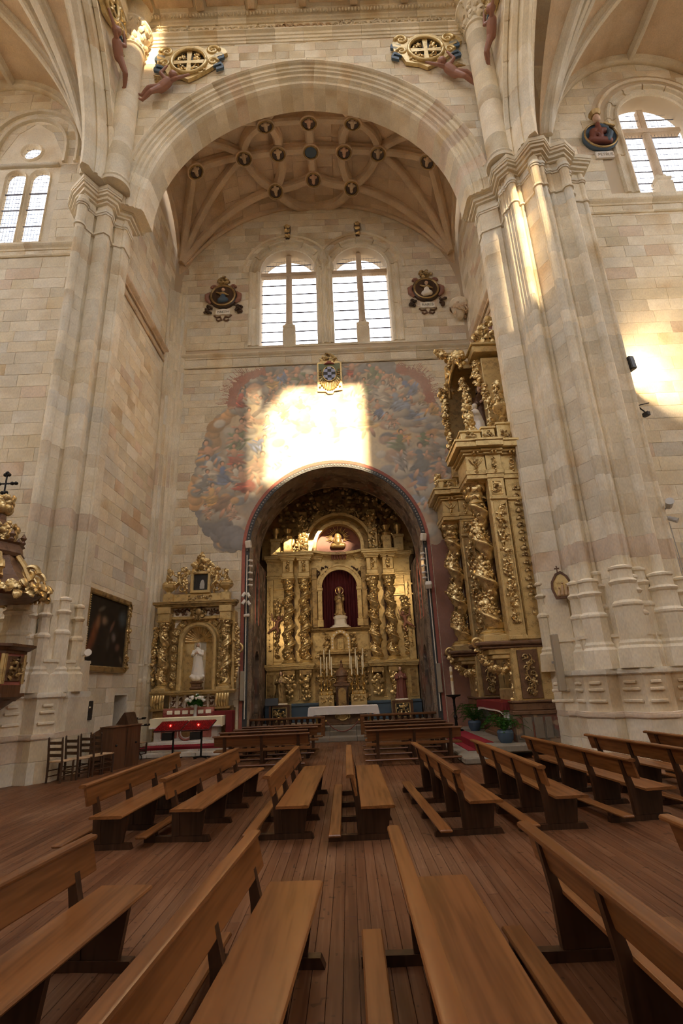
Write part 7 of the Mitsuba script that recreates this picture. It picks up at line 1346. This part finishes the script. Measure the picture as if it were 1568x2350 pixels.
# polychrome medallions beside the windows
def medallion(cx, cz, y, R, H, label, robe, word, seed, crown=True):
    k = thing('medallion', label, 'medallion'); r = np.random.default_rng(seed)
    fl_ = lambda m: mv(m, (cx, y, cz), rx=math.pi / 2)
    part(k, 'drum', fl_(lathe([(R + .10, 0), (R + .10, .14), (R + .02, .20)], 32)), 'mat_dark_wood', 30); part(k, 'gilt_ring', fl_(lathe([(R + .02, .15), (R + .05, .22), (R, .25), (R - .05, .2), (R - .05, .1)], 32)), 'mat_gold_dark', 30); part(k, 'ground', fl_(lathe([(R - .04, .12), (R * .5, .09), (0, .09)], 28)), 'mat_polychrome_blue', 30)
    fy = y - .2; b = [[((cx - .22 * R, fy, cz - .55 * R), .26 * R), ((cx + .25 * R, fy, cz - .5 * R), .25 * R)], [((cx, fy, cz - .35 * R), .27 * R), ((cx + .02, fy - .02, cz + .15 * R), .17 * R)]]
    part(k, 'robe', body(b, .05, 5), robe, True); part(k, 'bust', body([[((cx - .12 * R, fy - .06, cz + .06 * R), .15 * R), ((cx + .15 * R, fy - .06, cz + .06 * R), .15 * R)], [((cx - .15 * R, fy - .08, cz + .05 * R), .09 * R), ((cx - .5 * R, fy - .06, cz + .22 * R), .07 * R)], [((cx + .2 * R, fy - .08, cz + .0), .09 * R), ((cx + .48 * R, fy - .06, cz - .05), .07 * R)]], .04, 5), 'mat_gold_dark', True)
    part(k, 'head', [ball((cx + .02, fy - .06, cz + .46 * R), (.15 * R, .14 * R, .18 * R), 2), ball((cx + .02, fy + .02, cz + .56 * R), (.16 * R, .12 * R, .12 * R), 2)], 'mat_pale_flesh', True)
    if crown:
        for s in (-1, 1):
            part(k, 'scroll', [tube([(cx + s * (R + .06), y - .08, cz + .45 * R), (cx + s * (R + .22), y - .12, cz + .1 * R), (cx + s * (R + .20), y - .12, cz - .3 * R), (cx + s * (R + .02), y - .08, cz - .65 * R)], [.06, .12, .12, .07], 8), scroll((cx + s * (R * .78), y - .1, cz + .92 * R), (1, 0, 0), (0, 0, 1), .15, 1.3, .06, s)], 'mat_flesh', True)
            part(k, 'fruit_bunch', [ball((cx + s * (R + .16) + r.normal(0, .08), y - .1 + r.normal(0, .03), cz - .95 * R - r.uniform(0, .42)), .065, 1) for _ in range(24)], 'mat_dark_wood', True)
        part(k, 'crown', [carve(Polygon([(cx - .12, cz + R + .1), (cx + .12, cz + R + .1), (cx + .30, cz + R + .42), (cx, cz + R + .6), (cx - .30, cz + R + .42)]), y - .02, .18, 220, seed + 1, relief=.12)], 'mat_gold_dark', 40)
        part(k, 'pendant', [tube([(cx + s * a, y - .06, z) for a, z in ((.42, cz - R - .5), (.3, cz - R - .62), (.12, cz - R - .58), (.05, cz - R - .75), (.2, cz - R - .82), (.3, cz - R - .74))], .045, 6) for s in (-1, 1)], 'mat_brown_panel', True)
    pz = cz - R - .32 if crown else cz - R - .36
    wv = [(cx + .36 * u, pz + v) for u, v in ((-1, .16), (-.6, .12), (-.3, .17), (.3, .17), (.6, .12), (1, .16), (.92, .02), (1, -.14), (.5, -.17), (0, -.13), (-.5, -.17), (-1, -.14), (-.92, .02))]
    q = part(k, 'scroll_plate', extr_xz(Polygon(wv), y - .10, y - .02), 'mat_white_paint')
    m = meshkit.text_mesh(word, .15, .006); w = m.bounds[1][0]; sc = min(1, .56 / w); v = np.asarray(m.vertices) * (sc, sc, 1); part(q, 'lettering', TM(np.stack([cx - w * sc / 2 + v[:, 0], y - .10 - v[:, 2], pz - .06 + v[:, 1]], -1), np.asarray(m.faces)[:, ::-1]), 'mat_black')
medallion(-5.37, 20.30, YB - .03, .58, 1, 'carved medallion of a seated figure in blue robes left of the twin windows', 'mat_polychrome_blue', 'HAETH', 910)
medallion(4.60, 20.22, YB - .03, .58, 1, 'dark carved medallion with a white robed figure right of the twin windows', 'mat_white_paint', 'RABIS', 915)
k = thing('medallion', 'carved oval medallion of a crowned figure beside the right nave window', 'medallion'); mx_, mz_, my_ = 10.75, 21.95, YN - .04
fl_ = lambda m: mv(m, (mx_, my_, mz_), rx=math.pi / 2)
part(k, 'dish', fl_(lathe([(.66, 0), (.70, .10), (.66, .2), (.60, .12), (.3, .05), (0, .05)], 32)), 'mat_polychrome_blue', 30); part(k, 'gilt_ring', tube([(mx_ + .63 * math.cos(a), my_ - .19, mz_ + .63 * math.sin(a)) for a in np.linspace(0, 6.283, 40)], .04, 6), 'mat_gold_dark', True)
part(k, 'robe', body([[((mx_ - .40, my_ - .16, mz_ - .22), .15), ((mx_ + .28, my_ - .16, mz_ - .30), .15)], [((mx_ - .30, my_ - .2, mz_ + .18), .13), ((mx_ + .16, my_ - .2, mz_ + .20), .13)], [((mx_ - .34, my_ - .18, mz_ - .15), .15), ((mx_ - .28, my_ - .2, mz_ + .15), .14)], [((mx_ - .08, my_ - .2, mz_ - .15), .16), ((mx_ - .07, my_ - .24, mz_ + .48), .10)], [((mx_ - .36, my_ - .22, mz_ + .12), .09), ((mx_ - .20, my_ - .34, mz_ - .12), .07)]], .05, 3), 'mat_red_panel', True); part(k, 'cloak', body([[((mx_ + .22, my_ - .2, mz_ - .28), .14), ((mx_ + .36, my_ - .22, mz_ + .05), .12)], [((mx_ + .24, my_ - .24, mz_ + .28), .10), ((mx_ + .02, my_ - .24, mz_ + .40), .11)], [((mx_ + .24, my_ - .24, mz_ + .24), .08), ((mx_ + .34, my_ - .30, mz_ + .0), .07)]], .05, 3), 'mat_polychrome_blue', True)
part(k, 'head', [ball((mx_ - .08, my_ - .28, mz_ + .80), (.13, .13, .17), 2), ball((mx_ - .06, my_ - .3, mz_ + .66), (.10, .1, .10), 2)], 'mat_pale_flesh', True); part(k, 'crown', lathe([(.16, 0), (.22, .12), (.24, .16), (.16, .16), (0, .12)], 10, (mx_ - .08, my_ - .26), mz_ + .92), 'mat_gold_dark', 30)
part(k, 'sceptre', cyl((mx_ + .15, my_ - .3, mz_ + .5), (mx_ + .55, my_ - .3, mz_ + .32), .04, 8), 'mat_gold', 30)
q = part(k, 'scroll_plate', extr_xz(sbox(mx_ - .32, mz_ - 1.05, mx_ + .38, mz_ - .72), my_ - .08, my_), 'mat_marble'); m = meshkit.text_mesh('PETRUS', .14, .006); v = np.asarray(m.vertices) * (.8, 1, 1); part(q, 'lettering', TM(np.stack([mx_ - .24 + v[:, 0], my_ - .08 - v[:, 2], mz_ - .95 + v[:, 1]], -1), np.asarray(m.faces)[:, ::-1]), 'mat_step_stone')
# gilded keystones over the windows, carved corbel
for i, (c, r) in enumerate(WIN):
    k = thing('gilded_keystone', ('left' if i == 0 else 'right') + ' gilded keystone above the twin windows', 'keystone')
    part(k, 'block', loft([[(c - a, YB - b, WZ + 2.05 + z), (c + a, YB - b, WZ + 2.05 + z), (c + a, YB, WZ + 2.05 + z), (c - a, YB, WZ + 2.05 + z)] for a, b, z in ((.10, .08, 0), (.13, .2, .25), (.17, .3, .62))]), 'mat_dark_wood'); part(k, 'acanthus', leaves(A([(c + q * .07, YB - .18 - .12 * z, WZ + 2.1 + z * .55) for q in (-1, 0, 1) for z in (0, .5, .9)]), A([(0, -1, 0)] * 9), .2, i, up=(0, 0, 1)), 'mat_gold', 40)
k = thing('carved_corbel', 'carved stone corbel where the vault ribs spring at the right back corner', 'corbel')
part(k, 'bell', [lathe([(.12, 18.35), (.30, 18.7), (.36, 18.9), (.44, 19.05), (.46, 19.2), (.40, 19.3)], 14, (6.05, YB - .25))], STONE[3], 30); an = rng.uniform(0, 6.28, 40); part(k, 'foliage', leaves(np.stack([6.05 + .34 * np.cos(an), YB - .25 + .34 * np.sin(an), rng.uniform(18.5, 19.1, 40)], -1), np.stack([np.cos(an), np.sin(an), an * 0], -1), .26, 5), VAULT[2], 40)
# coats of arms held by flying cherubs on the crossing walls
def arms(name, o, ex, flip, label, clab):
    k = thing('coat_of_arms', label, 'coat of arms'); o = A(o, float); ex = A(ex, float); nrm = np.cross(ex, [0, 0, 1.0])   # nrm points into the crossing
    W_ = lambda m: frame(cat(m) if isinstance(m, list) else m, o, ex, -nrm, (0, 0, 1))
    put2 = lambda nm, m, mat, s=30: part(k, nm, W_(m), mat, s)
    sh_ = Polygon([(-1.35, .55), (-1.1, .95), (-.6, .80), (-.3, 1.05), (.3, 1.05), (.6, .85), (1.1, 1.0), (1.45, .8), (1.55, .55), (1.15, .35), (1.2, 0), (.85, -.35), (.35, -.75), (0, -.95), (-.3, -.75), (-.85, -.6), (-1.0, -.2), (-1.3, .1)])
    put2('strapwork', extr_xz(sh_.difference(Point(0, .08).buffer(.66)), -.16, -.02), 'mat_gold_flat'); put2('field', extr_xz(Point(0, .08).buffer(.68), -.10, -.03), 'mat_black')
    put2('ring', tube([(.70 * math.cos(a), -.2, .08 + .70 * math.sin(a)) for a in np.linspace(0, 6.283, 40)], .075, 8), 'mat_gold_flat', True)
    put2('cross', [extr_xz(Polygon([(-.11, -.58), (.11, -.58), (.07, .08), (.11, .74), (-.11, .74), (-.07, .08)]), -.17, -.08), extr_xz(Polygon([(-.66, -.03), (-.66, .19), (0, .15), (.66, .19), (.66, -.03), (0, .01)]), -.17, -.08)], 'mat_gold_flat')
    put2('fleur', [carve(Point(sx_ * .30, .08 + sz_ * .30).buffer(.17), -.1, .16, 130, 930 + sx_ + 3 * sz_, relief=.04) for sx_ in (-1, 1) for sz_ in (-1, 1)], 'mat_gold', 40)
    put2('scroll', [scroll((s * .95, -.15, .72), (1, 0, 0), (0, 0, 1), .26, 1.5, .085, s) for s in (-1, 1)] + [scroll((s * .98, -.15, .05), (1, 0, 0), (0, 0, 1), .2, 1.4, .07, s) for s in (-1, 1)] + [scroll((s * .5, -.15, -.5), (1, 0, 0), (0, 0, 1), .16, 1.4, .06, s) for s in (-1, 1)], 'mat_gold_flat', True)
    put2('ribbon', [loft([[(s * a, -.06 - d_, z) for d_, z in ((0, zz + .07), (.10, zz + .07), (.10, zz - .07), (0, zz - .07))] for a, zz in ((1.0, zz0), (1.3, zz0 + .12), (1.42, zz0 - .1), (1.12, zz0 - .22))]) for s in (-1, 1) for zz0 in (.45, -.15)], 'mat_polychrome_blue')
    c = thing('flying_cherub', clab, 'cherub sculpture'); f = flip
    P = {'head': (-.52 * f, -.34, -.98), 'chest': (-.74 * f, -.28, -1.26), 'hip': (-1.02 * f, -.26, -1.58), 'elbow1': (-.34 * f, -.38, -1.22), 'hand1': (.02 * f, -.32, -.98), 'elbow2': (-.98 * f, -.46, -1.02), 'hand2': (-.80 * f, -.46, -.70), 'knee1': (-1.30 * f, -.44, -2.02), 'foot1': (-1.68 * f, -.26, -2.20), 'knee2': (-1.46 * f, -.32, -1.62), 'foot2': (-1.76 * f, -.2, -1.84)}
    Pw = {kk: o + ex * v[0] - nrm * v[1] + A([0, 0, v[2]]) for kk, v in P.items()}; wo = o + ex * (-.75 * f) - nrm * -.16 * 1 + A([0, 0, -1.1])
    cherub(c, Pw, 'mat_flesh', 1.55, [(wo, ex * (-1.0 * f) + A([0, 0, .42]), .75)])
arms('a', (-5.45, AY + .04, 26.20), (1, 0, 0), 1, 'gilded round coat of arms left above the crossing arch', 'winged cherub reaching up to the left coat of arms')
arms('b', (4.22, AY + .04, 26.35), (1, 0, 0), -1, 'gilded round coat of arms right above the crossing arch', 'winged cherub reaching up to the right coat of arms')
arms('c', (-7.90, 11.9, 26.2), (0, 1, 0), -1, 'gilded coat of arms seen edge on at the top left', 'cherub seen edge on under the top left coat of arms')
arms('d', (6.56, 11.7, 26.2), (0, -1, 0), 1, 'gilded coat of arms seen edge on at the top right', 'cherub seen edge on under the top right coat of arms')
# way of the cross relief on the right pier
k = thing('cross_station', 'small pointed wooden relief with a cross on top on the right pier', 'relief'); ox, oy, oz = 6.05, 14.40, 4.30
op_ = Polygon([(-.20, -.30), (.26, -.30), (.30, .05), (.18, .32), (.03, .46), (-.12, .40), (-.26, .18), (-.28, -.02)]); W_ = lambda m: mv(m, (ox, oy, oz), rz=-.5)
part(k, 'board', W_(extr_xz(op_, -.06, .02)), 'mat_brown_wood'); part(k, 'rim', W_(extr_xz(op_.difference(op_.buffer(-.06)), -.10, -.05)), 'mat_brown_wood'); part(k, 'plaque', W_(extr_xz(op_.buffer(-.06), -.07, -.05)), 'mat_gold_flat')
part(k, 'figures', W_(cat([body([[((x, -.09, -.2), .05), ((x + .02, -.09, z), .035)], [((x + .03, -.1, z + .07), .03), ((x + .03, -.1, z + .075), .028)]], .03, 3) for x, z in ((-.1, -.08), (0, .05), (.1, .0), (.17, -.1))])), 'mat_rush', True); part(k, 'cross', W_(cat([box(-.07, -.05, .42, -.04, -.02, .62), box(-.12, -.05, .53, .01, -.02, .56)])), 'mat_brown_wood')
# ---------------------------------------------------------------- lamps, loudspeakers, wires
def spot(key, p, q, power, cut, beam=None):
    scene[key] = {'type': 'spot', 'to_world': T().look_at(origin=list(map(float, p)), target=list(map(float, q)), up=[0, 0.05, 1]), 'intensity': rgb(A([1.0, .72, .40]) * power), 'cutoff_angle': cut, 'beam_width': beam or cut * .6}
def can_lamp(p, d, label, name='spotlight', lit=False, s=1.0, mat='mat_grey_metal', wall=None):
    k = thing(name, label, 'lamp'); p, d = A(p, float), A(d, float); d /= np.linalg.norm(d)
    part(k, 'housing', tube([p - d * .10 * s, p - d * .09 * s, p + d * .08 * s, p + d * .10 * s], A([.03, .05, .06, .065]) * s, 10), mat, 30)
    part(k, 'lens', tube([p + d * .085 * s, p + d * .098 * s], .055 * s, 10), 'mat_white_paint' if not lit else 'mat_candle', 30)
    if lit: scene[f'{k}__lens']['emitter'] = {'type': 'area', 'radiance': rgb((1.2, .82, .45))}
    if wall is not None: part(k, 'bracket', tube([p - d * .05 * s, A(wall, float)], .014 * s, 6), mat, 30)
    return k
for s, x in ((-1, CX - CR - .06), (1, CX + CR + .06)):
    sd_ = 'left' if s < 0 else 'right'; y = YB - .17
    k = thing('box_lamp', f'white box floodlight at the top of the lamp bar on the {sd_} chapel jamb', 'lamp'); part(k, 'body', mv(box(-.11, -.1, -.16, .11, .1, .16, .03), (x - s * .05, y - .08, 7.62), rx=.3, rz=s * .3), 'mat_white_paint'); part(k, 'bracket', cyl((x, YB - .04, 7.5), (x, y - .05, 7.6), .02, 6), 'mat_grey_metal', 30)
    k = thing('lamp_bar', f'thin white conduit that carries the spotlights of the {sd_} chapel jamb', 'conduit'); part(k, 'tube', cyl((x + s * .02, y + .06, .9), (x + s * .02, y + .06, 7.2), .022, 8), 'mat_white_paint', 30)
    for i, z in enumerate((6.95, 6.72, 6.44, 6.16, 5.94)):
        can_lamp((x - s * .14, y - .02, z), (-s * .8, .6, -.1), f"{('top', 'second', 'third', 'fourth', 'lowest')[i]} little white spotlight of the row on the {sd_} chapel jamb", 'spotlight', lit=(s > 0 and i == 0), s=.8, mat='mat_white_paint', wall=(x + s * .02, y + .06, z))
    if s < 0:
        for i, (dx, z) in enumerate(((-.10, 5.55), (.10, 5.52), (-.10, 5.25), (.12, 5.2))): can_lamp((x + dx, y - .1, z), (dx * 3, -.2, -.6), f"{('upper outer', 'upper inner', 'lower outer', 'lower inner')[i]} white globe spotlight of the cluster of four on the left chapel jamb", 'globe_lamp', s=1.05, mat='mat_white_paint', wall=(x - .02, y + .06, z))
        can_lamp((x + .02, y - .08, 4.72), (.75, .5, .1), 'glowing spotlight below the cluster on the left chapel jamb', 'spotlight', lit=True, s=1.1, mat='mat_white_paint', wall=(x - .02, y + .06, 4.72))
    else:
        k = thing('box_lamp', 'tilted white box floodlight lighting the right chapel jamb below the row of spotlights', 'lamp'); part(k, 'body', mv(box(-.13, -.12, -.12, .13, .12, .12, .03), (x - .02, y - .12, 5.62), rx=.7, rz=-.3), 'mat_white_paint'); part(k, 'bracket', cyl((x, YB - .04, 5.75), (x, y - .08, 5.65), .02, 6), 'mat_grey_metal', 30)
        spot('light_jamb', (x - .12, y - .1, 5.50), (x - .0, y + .45, 3.9), .55, 24)
    k = thing('loudspeaker', f'slim beige column loudspeaker on the {sd_} chapel jamb', 'loudspeaker'); part(k, 'case', box(x - .10 + s * .09, YB - .26, 1.55, x + .06 + s * .09, YB - .10, 2.62, .02), 'mat_beige'); part(k, 'bracket', box(x - .03 + s * .09, YB - .12, 2.0, x + .01 + s * .09, YB - .02, 2.1), 'mat_grey_metal')
spot('light_retable_left', (CX - CR - .02 + .22, YB - .18, 4.75), (-.6, 25.2, 5.4), .5, 52)
spot('light_retable_right', (CX + CR - .22, YB - .18, 6.95), (.4, 25.2, 4.6), .6, 55)
k = thing('loudspeaker', 'slim beige column loudspeaker on the corner of the right pier beside the tall retable', 'loudspeaker'); part(k, 'case', mv(box(-.09, -.08, -.72, .09, .08, .72, .02), (5.52, 14.2, 2.32)), 'mat_beige'); part(k, 'bracket', box(5.48, 14.2, 2.3, 5.62, 14.55, 2.36), 'mat_grey_metal')
k = thing('floodlight', 'black floodlight on the right pier throwing warm light on the nave wall', 'lamp'); fp = A([9.02, 13.72, 10.95]); fd = A([.72, .30, .10]); fd /= np.linalg.norm(fd)
part(k, 'housing', mv(box(-.10, -.13, -.22, .10, .13, .22, .03), fp, rz=.3, ry=-.1), 'mat_black'); part(k, 'bracket', [cyl(fp - A([.03, 0, .2]), fp + A([-.2, .1, -.45]), .025, 6)], 'mat_iron', 30)
part(k, 'glass', mv(box(-.005, -.10, -.19, .005, .10, .19), fp + A([.105, .03, .012]), rz=.3, ry=-.1), 'mat_candle')
spot('light_flood', fp + fd * .2, (12.6, YN, 12.1), 4.2, 58, 30)
k = thing('small_camera', 'small black camera on a bracket below the floodlight on the right pier', 'camera'); part(k, 'body', mv(box(-.06, -.1, -.07, .06, .1, .07, .02), (9.05, 13.6, 9.15), rz=.4), 'mat_black'); part(k, 'arm', [cyl((9.05, 13.6, 9.2), (8.95, 13.75, 9.5), .02, 6), cyl((8.9, 13.7, 9.5), (9.25, 13.65, 9.55), .015, 6)], 'mat_iron', 30)
can_lamp((9.02, 13.55, 6.35), (-.4, -.9, .2), 'grey floodlight with a glass front low on the right pier', 'pier_lamp', s=1.7, wall=(9.0, 13.8, 6.25)); can_lamp((9.05, 13.6, 5.92), (.6, -.6, -.5), 'small grey spotlight just below the glass fronted lamp on the right pier', 'pier_lamp', s=1.2, wall=(9.0, 13.8, 6.1))
can_lamp((-7.28, 14.9, 3.1), (.5, -.8, .1), 'white spotlight at the pier edge in front of the large dark painting', 'painting_lamp', s=1.5, mat='mat_white_paint', wall=(-7.5, 15.1, 3.05))
k = thing('cable', 'thin cables running down the edge of the right pier below the lamps', 'cable'); part(k, 'wire', [tube([(9.0 + d_, 13.8, 5.9), (9.02 + d_, 13.75, 4.5), (9.1 + d_, 13.7, 3.2)], .012, 5) for d_ in (0, .06)], 'mat_grey_metal')
